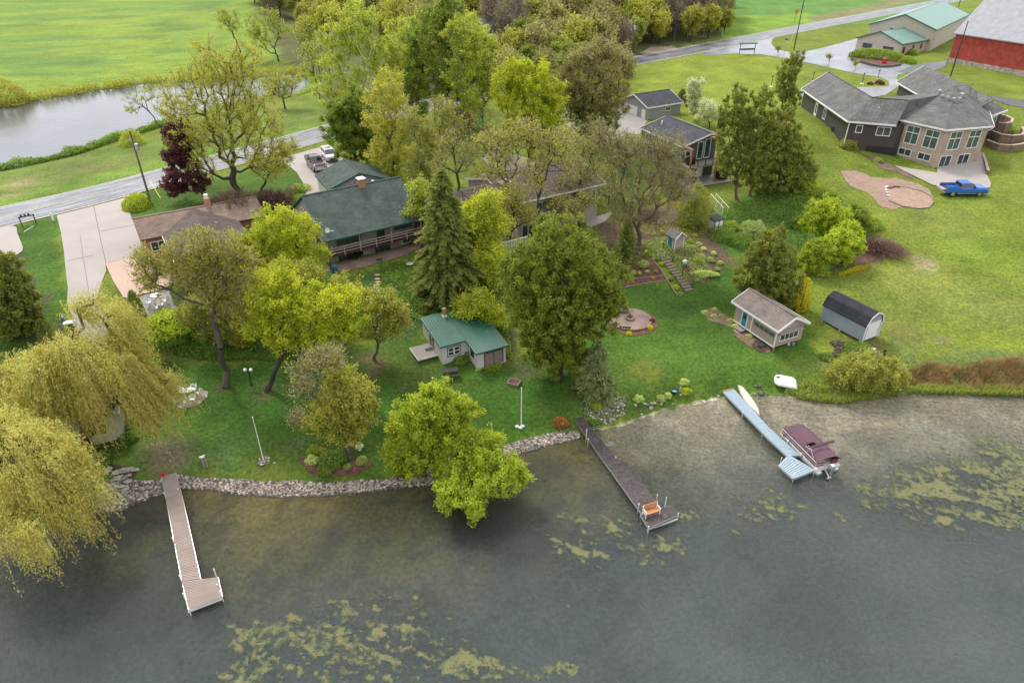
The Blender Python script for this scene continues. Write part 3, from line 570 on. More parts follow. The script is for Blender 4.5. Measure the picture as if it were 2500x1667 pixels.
# floating algae mats : ragged flakes just at the surface
def algae():
    V = []; F = []; T = []
    pats = [([(1960,1140),(2030,1070),(2110,1045),(2180,1050),(2250,1000),(2360,1000),(2420,1060),(2400,1200),(2250,1225),(2150,1205),(2080,1170),(2010,1155)], .52, 1),
            ([(1960,1100),(2100,1040),(2300,990),(2420,990),(2420,1240),(2200,1250),(1990,1180)], .36, 2),
            ([(540,1470),(600,1430),(720,1380),(800,1385),(870,1390),(960,1430),(1120,1470),(1290,1520),(1240,1570),(560,1580)], .50, 3),
            ([(500,1420),(700,1360),(930,1370),(1100,1450),(1300,1520),(1300,1600),(480,1600)], .33, 4),
            ([(1280,1180),(1400,1165),(1480,1180),(1470,1215),(1560,1225),(1650,1255),(1600,1300),(1400,1310),(1260,1270),(1230,1210)], .50, 5),
            ([(1565,1170),(1590,1130),(1640,1130),(1640,1180),(1600,1200),(1640,1215),(1560,1210)], .58, 6),
            ([(1640,1120),(1780,1110),(1870,1160),(1850,1220),(1700,1230),(1640,1200)], .38, 7),
            ([(1900,1180),(2010,1130),(2050,1180),(1960,1220)], .36, 8),
            ([(880,1355),(960,1355),(960,1375),(880,1375)], .5, 9), ([(1275,1375),(1310,1375),(1310,1410),(1275,1400)], .5, 10), ([(1460,1415),(1540,1415),(1540,1440),(1460,1440)], .5, 11),
            ([(1240,1480),(1330,1530),(1300,1600),(1180,1600),(1180,1500)], .42, 12), ([(590,1395),(650,1370),(660,1390),(600,1410)], .42, 13), ([(350,1430),(420,1430),(420,1460),(350,1460)], .3, 14)]
    s = .115
    for poly, dens, sd_ in pats:
        pw = [tuple(P(a * K, b * K, 0)[:2]) for a, b in poly]; xs = [p[0] for p in pw]; ys = [p[1] for p in pw]
        gx, gy = np.meshgrid(np.arange(min(xs), max(xs), s), np.arange(min(ys), max(ys), s)); gx = gx.ravel(); gy = gy.ravel()
        e = sdist(gx, gy, pw); gx, gy, e = gx[e > 0], gy[e > 0], e[e > 0]
        a_ = R(-25); u = gx * math.cos(a_) + gy * math.sin(a_); v = -gx * math.sin(a_) + gy * math.cos(a_)
        w_ = fbm(u * .5, v * .5, 3, sd_ + 60) * 2
        n = .62 * fbm(u * .42 + w_, v * .95 + w_, 5, sd_ + 100) + .38 * fbm(u * .7 + w_, v * 3.2, 4, sd_ + 9); n2 = fbm(gx * 3.1, gy * 3.1, 3, sd_)
        q = n + .50 * (n2 - .5) - (1 - (.335 + .29 * dens)) - .12 * (1 - sstep(0, 2.0, e)); k = q + rng.uniform(-.03, .03, len(q)) > 0
        gx, gy, q = gx[k], gy[k], q[k]; n2 = q * 7; m_ = len(gx)
        sc = s * rng.uniform(.55, 1.0, (m_, 4)); an = rng.uniform(-.5, .5, m_)[:, None] + np.array([0, 1.57, 3.14, 4.71])
        vx = gx[:, None] + np.cos(an) * sc; vy = gy[:, None] + np.sin(an) * sc; vz = np.broadcast_to(.012 + .006 * rng.random(m_)[:, None], vx.shape)
        b_ = len(V) and sum(len(a) for a in V) or 0
        V.append(np.stack([vx, vy, vz], -1).reshape(-1, 3)); F.append(np.arange(m_ * 4).reshape(-1, 4) + b_); T.append(np.repeat(np.clip(n2 + rng.uniform(-.2, .2, m_), 0, 1), 4))
    return npmesh('floating_algae', np.vstack(V), np.vstack(F), M['l_algae'], tint=np.concatenate(T))
tag(algae(), kind='stuff', label='olive green algae mats floating on the lake')

# ---------------------------------------------------------------- sheets draped on the ground
def drape(name, polyF, mat, off=.035, label=None, kind='structure', z=None, step=1.0, world=None, cat=None, thick=0):
    if polyF and mat.name in ('red_brown_mulch', 'bare_soil', 'pale_sand_soil', 'dark_wet_soil'):
        q = []
        for (x0, y0), (x1, y1) in zip(polyF, polyF[1:] + polyF[:1]):
            k = max(1, int(math.dist((x0, y0), (x1, y1)) / 5)); q += [(x0 + (x1 - x0) * i / k + random.uniform(-1.8, 1.8), y0 + (y1 - y0) * i / k + random.uniform(-1.3, 1.3)) for i in range(k)]
        polyF = q
    pts = world if world is not None else [G(a, b)[:2] if z is None else P(a, b, z)[:2] for a, b in polyF]
    bm = bmesh.new(); vs = [bm.verts.new((p[0], p[1], 0)) for p in pts]; f = bm.faces.new(vs)
    if z is None:
        xs = [p[0] for p in pts]; ys = [p[1] for p in pts]
        for ax, lo, hi in ((0, min(xs), max(xs)), (1, min(ys), max(ys))):
            c = lo + step
            while c < hi:
                co = [0, 0, 0]; co[ax] = c; no = [0, 0, 0]; no[ax] = 1
                bmesh.ops.bisect_plane(bm, geom=bm.verts[:] + bm.edges[:] + bm.faces[:], plane_co=co, plane_no=no); c += step
    bmesh.ops.triangulate(bm, faces=bm.faces[:])
    for v in bm.verts: v.co.z = (Hq(v.co.x, v.co.y) if z is None else z) + off
    bmesh.ops.recalc_face_normals(bm, faces=bm.faces[:])
    if sum(f.normal.z for f in bm.faces) < 0: bmesh.ops.reverse_faces(bm, faces=bm.faces[:])
    if thick:
        r = bmesh.ops.extrude_face_region(bm, geom=bm.faces[:]); 
        for v in [g for g in r['geom'] if isinstance(g, bmesh.types.BMVert)]: v.co.z -= thick
        bmesh.ops.recalc_face_normals(bm, faces=bm.faces[:])
    me = bpy.data.meshes.new(name); bm.to_mesh(me); bm.free(); me.materials.append(mat); o = bpy.data.objects.new(name, me); link(o)
    if z is None and not thick: me.polygons.foreach_set('use_smooth', [True] * len(me.polygons))
    return tag(o, label, cat, None, kind)
def strip(name, pts, width, mat, off=.05, a=-1, b=1, step=2.0, kind='structure', nx=6):
    """road-like strip along world pts; lateral range a..b times width/2"""
    pts = [np.array(p[:2]) for p in pts]; dense = []
    for i in range(len(pts) - 1):
        p0 = pts[max(0, i - 1)]; p1 = pts[i]; p2 = pts[i + 1]; p3 = pts[min(len(pts) - 1, i + 2)]; n = max(2, int(np.hypot(*(p2 - p1)) / step))
        for k in range(n):
            t = k / n; dense.append(.5 * ((2 * p1) + (p2 - p0) * t + (2 * p0 - 5 * p1 + 4 * p2 - p3) * t ** 2 + (3 * p1 - p0 - 3 * p2 + p3) * t ** 3))
    dense.append(pts[-1]); d = np.array(dense); tg = np.gradient(d, axis=0); tg /= np.linalg.norm(tg, axis=1)[:, None]; nr = np.stack([-tg[:, 1], tg[:, 0]], 1)
    V = []; 
    for i in range(len(d)):
        for j in range(nx + 1):
            l = (a + (b - a) * j / nx) * width / 2; p = d[i] + nr[i] * l; V.append((p[0], p[1], Hq(p[0], p[1]) + off))
    F = [(i*(nx+1)+j, (i+1)*(nx+1)+j, (i+1)*(nx+1)+j+1, i*(nx+1)+j+1) for i in range(len(d)-1) for j in range(nx)]
    F = [f[::-1] for f in F]
    o = npmesh(name, V, F, mat, smooth=True); s = np.concatenate([[0], np.cumsum(np.linalg.norm(np.diff(d, axis=0), axis=1))])
    at = o.data.attributes.new('along', 'FLOAT_VECTOR', 'POINT'); at.data.foreach_set('vector', np.array([(s[i], (a + (b - a) * j / nx) * width / 2, 0) for i in range(len(d)) for j in range(nx + 1)], np.float32).ravel())
    tag(o, kind=kind); return d, nr
rd, t, b = newmat('wet_patched_asphalt')
at = N(t, 'ShaderNodeAttribute', attribute_name='along'); mp = N(t, 'ShaderNodeMapping'); mp.inputs['Scale'].default_value = (.12, 1.1, 1); t.links.new(at.outputs['Vector'], mp.inputs[0])
n = N(t, 'ShaderNodeTexNoise', i_Scale=1.3, i_Detail=7.0); t.links.new(mp.outputs[0], n.inputs['Vector']); r = ramp(t, [(.36, (.05, .056, .066)), (.5, (.115, .122, .14)), (.66, (.23, .235, .26))]); t.links.new(n.outputs[0], r.inputs[0])
tc = N(t, 'ShaderNodeTexCoord'); n2 = N(t, 'ShaderNodeTexNoise', i_Scale=1.5, i_Detail=8.0); t.links.new(tc.outputs['Object'], n2.inputs['Vector']); r2 = ramp(t, [(.3, (.75,) * 3), (.7, (1.2,) * 3)]); t.links.new(n2.outputs[0], r2.inputs[0])
mm = N(t, 'ShaderNodeMix', data_type='RGBA', blend_type='MULTIPLY'); mm.inputs[0].default_value = 1; t.links.new(r.outputs[0], mm.inputs[6]); t.links.new(r2.outputs[0], mm.inputs[7]); t.links.new(mm.outputs[2], b.inputs['Base Color'])
b.inputs['Roughness'].default_value = .38; b.inputs['Specular IOR Level'].default_value = .45
M['asphalt'] = rd
RC = [(-420,655),(-60,546),(0,531.6),(200,484),(397.6,432),(560,388),(702,350),(850,308),(1000,268),(1160,232),(1350,188),(1541,151),(1706,120),(1860,89),(2052,52),(2299,5),(2420,-18)]
road_pts = [G(*p) for p in RC]; e = road_pts[-1] - road_pts[-2]; road_pts += [road_pts[-1] + e * 2, road_pts[-1] + e * 6]
strip('gravel_shoulder', road_pts, 8.6, MAT('gravel_shoulder', (.34, .30, .25), .95, .2, 3, fine=8), off=.07, nx=4)
strip('road', road_pts, 7.4, M['asphalt'], off=.10)
for nm, a_, b_ in (('centre_line', -.045, -.012), ('centre_line', .012, .045)): strip(nm, road_pts, 7.4, M['yellowline'], off=.106, a=a_, b=b_, nx=1)
strip('edge_line', road_pts, 7.4, M['whiteline'], off=.106, a=-.89, b=-.865, nx=1)
strip('edge_line', road_pts, 7.4, M['whiteline'], off=.106, a=.865, b=.89, nx=1)
# wet asphalt drive and yard
M['wetdrive'] = MAT('wet_grey_asphalt', (.19, .195, .215), .32, .3, .25, fine=2.5, spec=.5)
M['darkdrive'] = MAT('dark_damp_asphalt', (.075, .078, .082), .4, .3, .4, fine=3)
T3 = lambda x, y: t_(3, 0, x, y)
drape('driveway', [T3(-560, 420), T3(-300, 365), T3(-90, 325), T3(80, 300), T3(200, 275), T3(90, 360), T3(85, 395), T3(130, 440), T3(250, 468), T3(360, 468), T3(560, 425), T3(890, 335), T3(880, 400), T3(1250, 560), T3(1330, 590), T3(1420, 570), T3(1650, 560), T3(1640, 600), T3(1450, 640), T3(1300, 650), T3(1210, 670), T3(1200, 700), T3(1230, 760), T3(1100, 850), T3(900, 880), T3(960, 900), T3(600, 900), T3(330, 860), T3(330, 800), T3(600, 790), T3(900, 780), T3(1080, 775), T3(1135, 765), T3(1130, 730), T3(1060, 690), T3(830, 655), T3(600, 605), T3(380, 555), T3(200, 520), T3(0, 488), T3(-250, 482), T3(-500, 500)], M['wetdrive'], .055)
drape('driveway', [T3(1210, 640), T3(1330, 590), T3(1420, 572), T3(1660, 545), T3(1640, 600), T3(1500, 620), T3(1380, 640), T3(1300, 655)], M['darkdrive'], .085)
drape('path', [T3(2010, 850), T3(2200, 880), T3(2700, 960), T3(2700, 1010), T3(2340, 965), T3(2180, 935), T3(2090, 905)], M['darkdrive'], .06)
# concrete drives
T0 = lambda x, y: t_(0, 1, x, y)
drape('driveway', [T0(505, 462), T0(835, 378), T0(1105, 308), T0(1150, 420), T0(1230, 640), T0(1300, 800), T0(1270, 830), T0(940, 885), T0(945, 960), T0(860, 1210), T0(1050, 1450), T0(1090, 1600), T0(1180, 1960), T0(900, 1900), T0(700, 1500), T0(600, 1250), T0(605, 1110), T0(590, 980), T0(570, 780), T0(545, 620)], M['concrete'], .07)
drape('driveway', [T0(940, 890), T0(1150, 850), T0(1300, 815), T0(1480, 830), T0(1600, 1060), T0(1380, 1140), T0(1150, 1200), T0(1100, 1195), T0(1010, 1050)], M['pink'], .085)
drape('driveway', [T0(-400, 720), T0(-400, 640), T0(0, 580), T0(110, 555), T0(150, 570), T0(155, 620), T0(205, 745), T0(200, 780), T0(150, 815), T0(60, 820), T0(-50, 850), T0(-500, 1000)], M['concrete'], .07)
drape('joint_line', [T0(832, 380), T0(838, 379), T0(946, 884), T0(940, 885)], M['stoned'], .076); drape('joint_line', [T0(712, 640), T0(716, 640), T0(792, 1130), T0(787, 1131)], M['stoned'], .076)
drape('joint_line', [T0(598, 868), T0(830, 818), T0(831, 821), T0(599, 871)], M['stoned'], .076); drape('joint_line', [T0(890, 604), T0(1205, 545), T0(1206, 548), T0(891, 607)], M['stoned'], .076)
drape('driveway', [t_(1, 0, 230, 1415), t_(1, 0, 640, 1300), t_(1, 0, 700, 1320), t_(1, 0, 860, 1500), t_(1, 1, 680, 180), t_(1, 1, 650, 235), t_(1, 1, 470, 280), t_(1, 1, 440, 180), t_(1, 1, 380, 80)], M['concrete'], .07)
drape('driveway', [D(1200, 215), D(1300, 205), D(1310, 260), D(1420, 300), D(1440, 310), D(1380, 330), D(1300, 290)], M['concretewet'], .06)
drape('driveway', [(1490, 268), (1530, 262), (1580, 296), (1560, 330), (1490, 320)], M['concretewet'], .06)
drape('driveway', [(1170, 385), (1215, 368), (1330, 400), (1420, 430), (1330, 470), (1230, 430)], M['concretewet'], .06)
drape('path', [(1590, 116), (1640, 113), (1660, 122), (1600, 140), (1560, 130)], M['sandpit'], .05)
# ---------------------------------------------------------------- building helpers (house-local coordinates)
def win(root, o, d, w, h, nx=1, ny=1, fr=.09, mat='white', pane='glass', split=None, name='window', lab=None, proud=.05):
    """o: lower-left point on the wall face, d: horizontal unit dir along the wall; outward normal = d x up"""
    d = Vector((d[0], d[1], 0)).normalized(); n = d.cross(Vector((0, 0, 1))); o = Vector(o); f = MB(); u = Vector((0, 0, 1))
    def bx(mb, a0, a1, z0, z1, t0, t1):
        vs = [o + d * a + u * z + n * t_ for t_ in (t0, t1) for a, z in ((a0, z0), (a1, z0), (a1, z1), (a0, z1))]
        mb.add(vs, [(0,1,2,3),(7,6,5,4),(0,4,5,1),(1,5,6,2),(2,6,7,3),(3,7,4,0)])
    bx(f, -fr, 0, -fr, h + fr, -.02, proud); bx(f, w, w + fr, -fr, h + fr, -.02, proud); bx(f, 0, w, h, h + fr, -.02, proud); bx(f, 0, w, -fr, 0, -.02, proud + .02)
    for i in range(1, nx): bx(f, w*i/nx - fr*.4, w*i/nx + fr*.4, 0, h, -.02, proud - .015)
    zs = [split] if split else [h*j/ny for j in range(1, ny)]
    for z in zs: bx(f, 0, w, z - fr*.6, z + fr*.6, -.02, proud - .01)
    wo = f.build(name, M[mat], root, label=lab); p = MB(); bx(p, 0, w, 0, h, -.02, .015); p.build('pane', M[pane], wo); return wo
def door(root, o, d, w, h, mat, frame='white', glass=None, lab=None, name='door', handle=True):
    d = Vector((d[0], d[1], 0)).normalized(); n = d.cross(Vector((0, 0, 1))); o = Vector(o); u = Vector((0, 0, 1))
    def bx(mb, a0, a1, z0, z1, t0, t1):
        vs = [o + d * a + u * z + n * t_ for t_ in (t0, t1) for a, z in ((a0, z0), (a1, z0), (a1, z1), (a0, z1))]
        mb.add(vs, [(0,1,2,3),(7,6,5,4),(0,4,5,1),(1,5,6,2),(2,6,7,3),(3,7,4,0)])
    m = MB(); bx(m, 0, w, 0, h, -.02, .03); do = m.build(name, M[mat], root, label=lab)
    f = MB(); bx(f, -.1, 0, 0, h + .1, -.02, .05); bx(f, w, w + .1, 0, h + .1, -.02, .05); bx(f, 0, w, h, h + .1, -.02, .05); f.build('door_frame', M[frame], do)
    if glass: g = MB(); bx(g, w*.2, w*.8, h*glass[0], h*glass[1], .0, .045); g.build('door_glass', M['glass'], do)
    if handle: g = MB(); bx(g, w*.86, w*.93, h*.46, h*.5, .03, .09); g.build('handle', M['chrome'], do)
    return do
def gable(name, label, cat, X, Y, yaw, L, Wd, ze, zr, zb, ov=.3, sb=.3, wall='greysid', roof='sh_dark', fascia='white', ridge=None, kb=.3, rt=.14, deep=1.2, chim=None):
    root = empty(name, (X, Y, zb), R(yaw), label, cat); E_ = ze - zb; Z_ = zr - zb; h = Wd / 2 if ridge is None else ridge; zk = E_ if ridge is None else Z_ - (Z_ - E_) * (Wd - h) / h
    zt = lambda y: (E_ + (Z_ - E_) * y / h if y < h else Z_ - (Z_ - zk) * (y - h) / (Wd - h)) - rt - .02
    w = MB(); w.xprism([(sb, -deep), (Wd - kb, -deep), (Wd - kb, zt(Wd - kb)), (h, zt(h)), (sb, zt(sb))], ov, L - ov); w.build('wall', M[wall], root)
    r = MB(); r.xprism([(0, E_), (h, Z_), (Wd, zk), (Wd, zk - rt), (h, Z_ - rt), (0, E_ - rt)], 0, L); ro = r.build('roof', M[roof], root)
    c = MB(); c.box(0, L, h - .12, h + .12, Z_ - .03, Z_ + .035); c.build('ridge_cap', M[roof], ro)
    f = MB(); f.box(-.02, L + .02, -.05, -.003, E_ - .20, E_ + .01); f.box(-.02, L + .02, Wd + .003, Wd + .05, zk - .2, zk + .01)
    for x in (-.05, L + .003):
        for (y0, z0), (y1, z1) in (((-.05, E_), (h, Z_)), ((h, Z_), (Wd + .05, zk))):
            f.add([(x, y0, z0 - .2), (x + .047, y0, z0 - .2), (x + .047, y0, z0 + .02), (x, y0, z0 + .02), (x, y1, z1 - .2), (x + .047, y1, z1 - .2), (x + .047, y1, z1 + .02), (x, y1, z1 + .02)], [(0,3,2,1),(4,5,6,7),(0,1,5,4),(1,2,6,5),(2,3,7,6),(3,0,4,7)])
    f.build('fascia', M[fascia], root)
    return root, E_, Z_, h
def tolocal(X, Y, yaw, w):
    a = R(yaw); dx, dy = w[0] - X, w[1] - Y; return dx * math.cos(a) + dy * math.sin(a), -dx * math.sin(a) + dy * math.cos(a)

# ---- A: grey two-storey house with green-grey roof, balcony towards the lake
AX, AY, AYAW, AL, AW_ = -21.02, 70.79, 33.5, 12.4, 11.9
rt_, E_, Z_, h_ = gable('house', 'two-storey greige house with a moss green roof and long balcony facing the lake', 'house', AX, AY, AYAW, AL, AW_, 8.95, 12.47, 5.0, .25, 1.5, 'stucco', 'sh_green', 'greenpaint', deep=1.0)
c = MB(); c.box(6.9, 7.7, 5.4, 6.2, 6.4, 8.2); ch = c.build('chimney', M['brickor'], rt_); c = MB(); c.box(6.82, 7.78, 5.32, 6.28, 8.2, 8.3); c.build('chimney_cap', M['white'], ch); c = MB(); c.box(6.7, 7.9, 5.2, 6.4, 6.9, 7.0)
b_ = MB(); b_.box(.2, AL - .2, .15, 1.5, 1.75, 1.9); b_.build('balcony_floor', M['maroonframe'], rt_)
b_ = MB()
for z in (2.1, 2.42, 2.75): b_.box(.2, AL - .2, .16, .2, z, z + .1); b_.box(.2, .25, .2, 1.45, z, z + .1); b_.box(AL - .25, AL - .2, .2, 1.45, z, z + .1)
for i in range(7): x = .25 + i * (AL - .55) / 6; b_.box(x - .05, x + .05, .13, .23, 1.7, 3.78 if i in (0, 2, 4, 6) else 2.85)
b_.build('balcony_railing', M['rail'], rt_)
b_ = MB()
for x in (.3, AL - .3): b_.box(x - .06, x + .06, .12, .24, 0, 1.8)
b_.build('post', M['maroonframe'], rt_)
fw = (1, 0)
win(rt_, (1.9, 1.5, 2.45), fw, 2.9, 1.0, 3, 1, .07, 'maroonframe'); win(rt_, (6.9, 1.5, 2.0), fw, .9, 1.75, 1, 1, .07, 'maroonframe'); win(rt_, (9.2, 1.5, 2.75), fw, 2.2, .7, 2, 1, .07, 'maroonframe')
win(rt_, (1.9, 1.5, .55), fw, 2.6, .85, 3, 1, .08, 'black'); win(rt_, (6.5, 1.5, .02), fw, 1.8, 1.65, 2, 1, .07, 'black', name='patio_door'); 
bay = MB(); bay.prism([(9.6, 1.5), (9.85, 1.05), (11.0, 1.05), (11.25, 1.5)], .85, 1.5); bo = bay.build('bay_window', M['offwhite'], rt_); p = MB(); p.box(9.95, 10.9, 1.0, 1.06, .95, 1.4); p.build('pane', M['glass'], bo)
sw_ = (0, -1)
win(rt_, (.25, 3.6, 2.3), sw_, 1.5, 1.0, 3, 1, .06, 'maroonframe'); win(rt_, (.25, 8.6, 2.6), sw_, 1.0, .9, 1, 1, .06, 'maroonframe')
d_ = MB(); d_.lathe([(.02, 0), (.22, .03), (.3, .1), (.28, .11), (.2, .05), (.02, .02)], 14); do_ = d_.build('satellite_dish', M['white'], rt_); do_.location = (.85, .9, E_ + .85); do_.rotation_euler = (R(75), 0, R(-40))
d_ = MB(); d_.bar((.85, .95, E_ + .2), (.85, .92, E_ + .85), .04); d_.bar((.85, .9, E_ + .8), (1.25, .55, E_ + .78), .03); d_.box(1.2, 1.32, .48, .6, E_ + .72, E_ + .84); d_.build('dish_arm', M['white'], rt_)
v_ = MB(); v_.box(8.9, 9.15, 6.3, 6.55, 7.25, 7.5); v_.build('roof_vent', M['white'], rt_)
# its garage
g_, e_, z_, hh = gable('garage', 'green-grey roofed garage behind the balcony house, beside the parked cars', 'garage', -26.55, 89.88, -61.2, 6.6, 8.4, 10.25, 11.8, 7.8, .25, .3, 'stucco', 'sh_green', 'greenpaint')
v_ = MB(); v_.box(1.0, 5.6, -.0, .34, 0, 2.1); v_.build('garage_door', M['offwhite'], g_)
gx = [tuple(GT(1, 1, *q)[:2]) for q in ((650, 925), (1490, 700), (1480, 760), (1250, 850), (1160, 870), (960, 930), (790, 975), (700, 970), (650, 960))]
drape('patio', None, M['paver'], .07, world=gx)
# ---- B: brick ranch at left
rt_, E_, Z_, h_ = gable('house', 'low brick ranch house with a faded tan shingle roof beside the wide concrete drive', 'house', -40.45, 68.87, 31.7, 13.5, 7.56, 9.97, 11.15, 7.4, .35, .35, 'brickor', 'sh_tan', 'maroonframe')
win(rt_, (.9, .35, .95), (1, 0), 2.1, .95, 3, 1, .09, 'white', lab='wide white framed window'); win(rt_, (.35, 5.0, 1.1), (0, -1), .9, .9, 1, 1)
w2 = MB(); wx0, wy0 = tolocal(-40.45, 68.87, 31.7, P(*t_(0, 1, 1445, 645), 9.9)); 
w2.add([(wx0 + .3, -7.5, -1), (wx0 + 8, -7.5, -1), (wx0 + 8, .5, -1), (wx0 + .3, .5, -1), (wx0 + .3, -7.5, 2.4), (wx0 + 8, -7.5, 2.4), (wx0 + 8, .5, 2.4), (wx0 + .3, .5, 2.4)], [(0,3,2,1),(4,5,6,7),(0,1,5,4),(1,2,6,5),(2,3,7,6),(3,0,4,7)]); w2.build('wing_wall', M['brickor'], rt_)
w2 = MB(); hx = wx0 + 4.1; A1 = (wx0, -7.9, 2.57); A2 = (hx, -7.9, 3.72); A3 = (wx0 + 8.2, -7.9, 2.57)
for q in ([A1, A2, (hx, 3.8, 3.75), (wx0, .0, 2.60)], [A2, A3, (wx0 + 8.2, .0, 2.60), (hx, 3.8, 3.75)]): w2.slab(q, .14)
w2.build('wing_roof', M['sh_brown'], rt_)  # darker shingles than the main roof: shade of the west slope put into colour
f = MB(); f.box(wx0 - .06, wx0 - .004, -7.9, .0, 2.40, 2.58); f.build('gutter', M['white'], rt_)
c = MB(); c.box(7.7, 8.3, 3.4, 4.1, 3.5, 4.6); ch = c.build('chimney', M['brickor'], rt_); c = MB(); c.lathe([(.2, 4.6), (.2, 4.95), (.26, 4.97), (.26, 5.05)], 10, (8.0, 3.75, 0)); c.build('flue_cap', M['white'], ch)
win(rt_, (wx0 + .3, -3.0, .8), (0, -1), 1.6, 1.2, 2, 1)
# ---- C: brown roofed house among the trees
CX0, CY0 = P(1000 + 1150/4.612, 300 + 925/4.612, 10.3)[:2]; CRX, CRY = P(1000 + 2210/4.612, 300 + 680/4.612, 10.3)[:2]
cyaw = math.degrees(math.atan2(CRY - CY0, CRX - CX0)); CLn = math.hypot(CRX - CX0, CRY - CY0)
rt_, E_, Z_, h_ = gable('house', 'brown shingled house with twin front gables half hidden by budding trees in the middle', 'house', CX0, CY0, cyaw, CLn, 11.5, 10.3, 12.0, 5.0, .35, 1.0, 'cream', 'sh_brown', 'offwhite')
print('C yaw', cyaw, 'len', CLn)
for x in (1.5, 4.5, 8.0, CLn - 2.3): win(rt_, (x, 1.0, 3.1), (1, 0), 1.4, 1.2, 2, 1, .08, 'white', 'glassg')
b_ = MB(); b_.box(.3, CLn * .62, -.6, 1.0, 2.5, 2.62); b_.build('deck_floor', M['woodgrey'], rt_)
b_ = MB()
for i in range(30): x = .35 + i * (CLn * .62 - .4) / 29; b_.box(x - .025, x + .025, -.58, -.53, 2.62, 3.5)
b_.box(.3, CLn * .62, -.6, -.5, 3.45, 3.55); b_.build('deck_railing', M['rail'], rt_)
b_ = MB()
for x in (.5, CLn * .3, CLn * .6): b_.box(x - .07, x + .07, -.55, -.4, 0, 2.5)
b_.build('post', M['offwhite'], rt_)
win(rt_, (2.2, 1.0, .1), (1, 0), 1.8, 1.9, 2, 1, .08, 'white', name='patio_door')
# left wing running back with the skylight
w0 = P(1000 + 440/4.612, 300 + 650/4.612, 10.4); w1_ = P(1000 + 300/4.612, 300 + 185/4.612, 12.2); lx0, ly0 = tolocal(CX0, CY0, cyaw, w0); print('C wing', lx0, ly0)
wg = MB(); lx = -8.6; 
wg.xprism([(-1.5 + .5, -1), (8.5, -1), (8.5, 5.1), (3.6, 6.65), (-1.0, 5.1)], -9.0, .3); wg.build('wing_wall', M['cream'], rt_)
wg = MB(); wg.xprism([(-1.6, 5.05), (3.6, 6.95), (9.0, 5.05), (9.0, 4.91), (3.6, 6.81), (-1.6, 4.91)], -9.4, .8); wg.build('wing_roof', M['sh_brown'], rt_)
for gx_ in (-7.4, -3.0):
    wg = MB(); wg.add([(gx_ - 1.4, -2.6, -1), (gx_ + 1.4, -2.6, -1), (gx_ + 1.4, 0, -1), (gx_ - 1.4, 0, -1), (gx_ - 1.4, -2.6, 5.0), (gx_ + 1.4, -2.6, 5.0), (gx_ + 1.4, 0, 5.0), (gx_ - 1.4, 0, 5.0), (gx_, -2.6, 6.2), (gx_, 0, 6.2)], [(0,1,5,8,4),(2,3,7,9,6),(1,2,6,5),(3,0,4,7),(4,8,9,7),(8,5,6,9)]); go = wg.build('gable_front', M['cream'], rt_)
    wr = MB(); wr.slab([(gx_ - 1.8, -3.0, 4.8), (gx_, -3.0, 6.35), (gx_, 2.2, 6.35), (gx_ - 1.8, .2, 4.8)], .12); wr.slab([(gx_, -3.0, 6.35), (gx_ + 1.8, -3.0, 4.8), (gx_ + 1.8, .2, 4.8), (gx_, 2.2, 6.35)], .12); wr.build('gable_roof', M['sh_brown'], go)
    wr = MB(); wr.bar((gx_ - 1.8, -3.03, 4.75), (gx_, -3.03, 6.3), .05, .18); wr.bar((gx_, -3.03, 6.3), (gx_ + 1.8, -3.03, 4.75), .05, .18); wr.build('bargeboard', M['offwhite'], go)
    win(rt_, (gx_ - .5, -2.6, 3.4), (1, 0), 1.0, 1.5, 1, 1, .09)
wd_ = MB(); wd_.box(-6.2, -1.2, -5.2, -2.6, 2.4, 2.52); wd_.build('deck_floor', M['woodgrey'], rt_)
wd_ = MB()
for i in range(24): x = -6.2 + i * 5.0 / 23; wd_.box(x - .025, x + .025, -5.2, -5.15, 2.5, 3.35)
wd_.box(-6.25, -1.15, -5.22, -5.12, 3.3, 3.4); wd_.build('deck_railing', M['white'], rt_)
c = MB(); c.box(.3, 1.7, 2.6, 3.6, 4, 7.0); ch = c.build('chimney', M['cream'], rt_); c = MB(); c.box(.2, 1.8, 2.5, 3.7, 7.0, 7.12); c.lathe([(.22, 7.12), (.22, 7.4), (.3, 7.42)], 10, (1.0, 3.1, 0)); c.build('chimney_cap', M['concrete'], ch)
s_ = MB(); s_.add([(-8.5, 1.6, 6.30), (-7.7, 1.6, 6.30), (-7.7, 2.5, 6.63), (-8.5, 2.5, 6.63), (-8.5, 1.6, 6.36), (-7.7, 1.6, 6.36), (-7.7, 2.5, 6.70), (-8.5, 2.5, 6.70)], [(0,3,2,1),(4,5,6,7),(0,1,5,4),(1,2,6,5),(2,3,7,6),(3,0,4,7)]); s_.build('skylight', M['glassg'], rt_)
um = P(1265, 500, 8.4)
u_ = empty('patio_umbrella', (P(1180, 503, 7.6)[0], P(1180, 503, 7.6)[1], 7.5), 0, 'blue patio umbrella standing on the wooden deck under the twin gables', 'umbrella')
c = MB()
for i in range(8):
    a0, a1 = i * math.pi / 4, (i + 1) * math.pi / 4; c.slab([(0, 0, 2.2), (1.25*math.cos(a0), 1.25*math.sin(a0), 1.75), (1.25*math.cos(a1), 1.25*math.sin(a1), 1.75)], .02)
c.build('canopy', MAT('blue_canvas', (.06, .22, .33), .8, .1), u_); c = MB(); c.tube((0, 0, 0), (0, 0, 2.25), .025); c.build('pole', M['white'], u_)
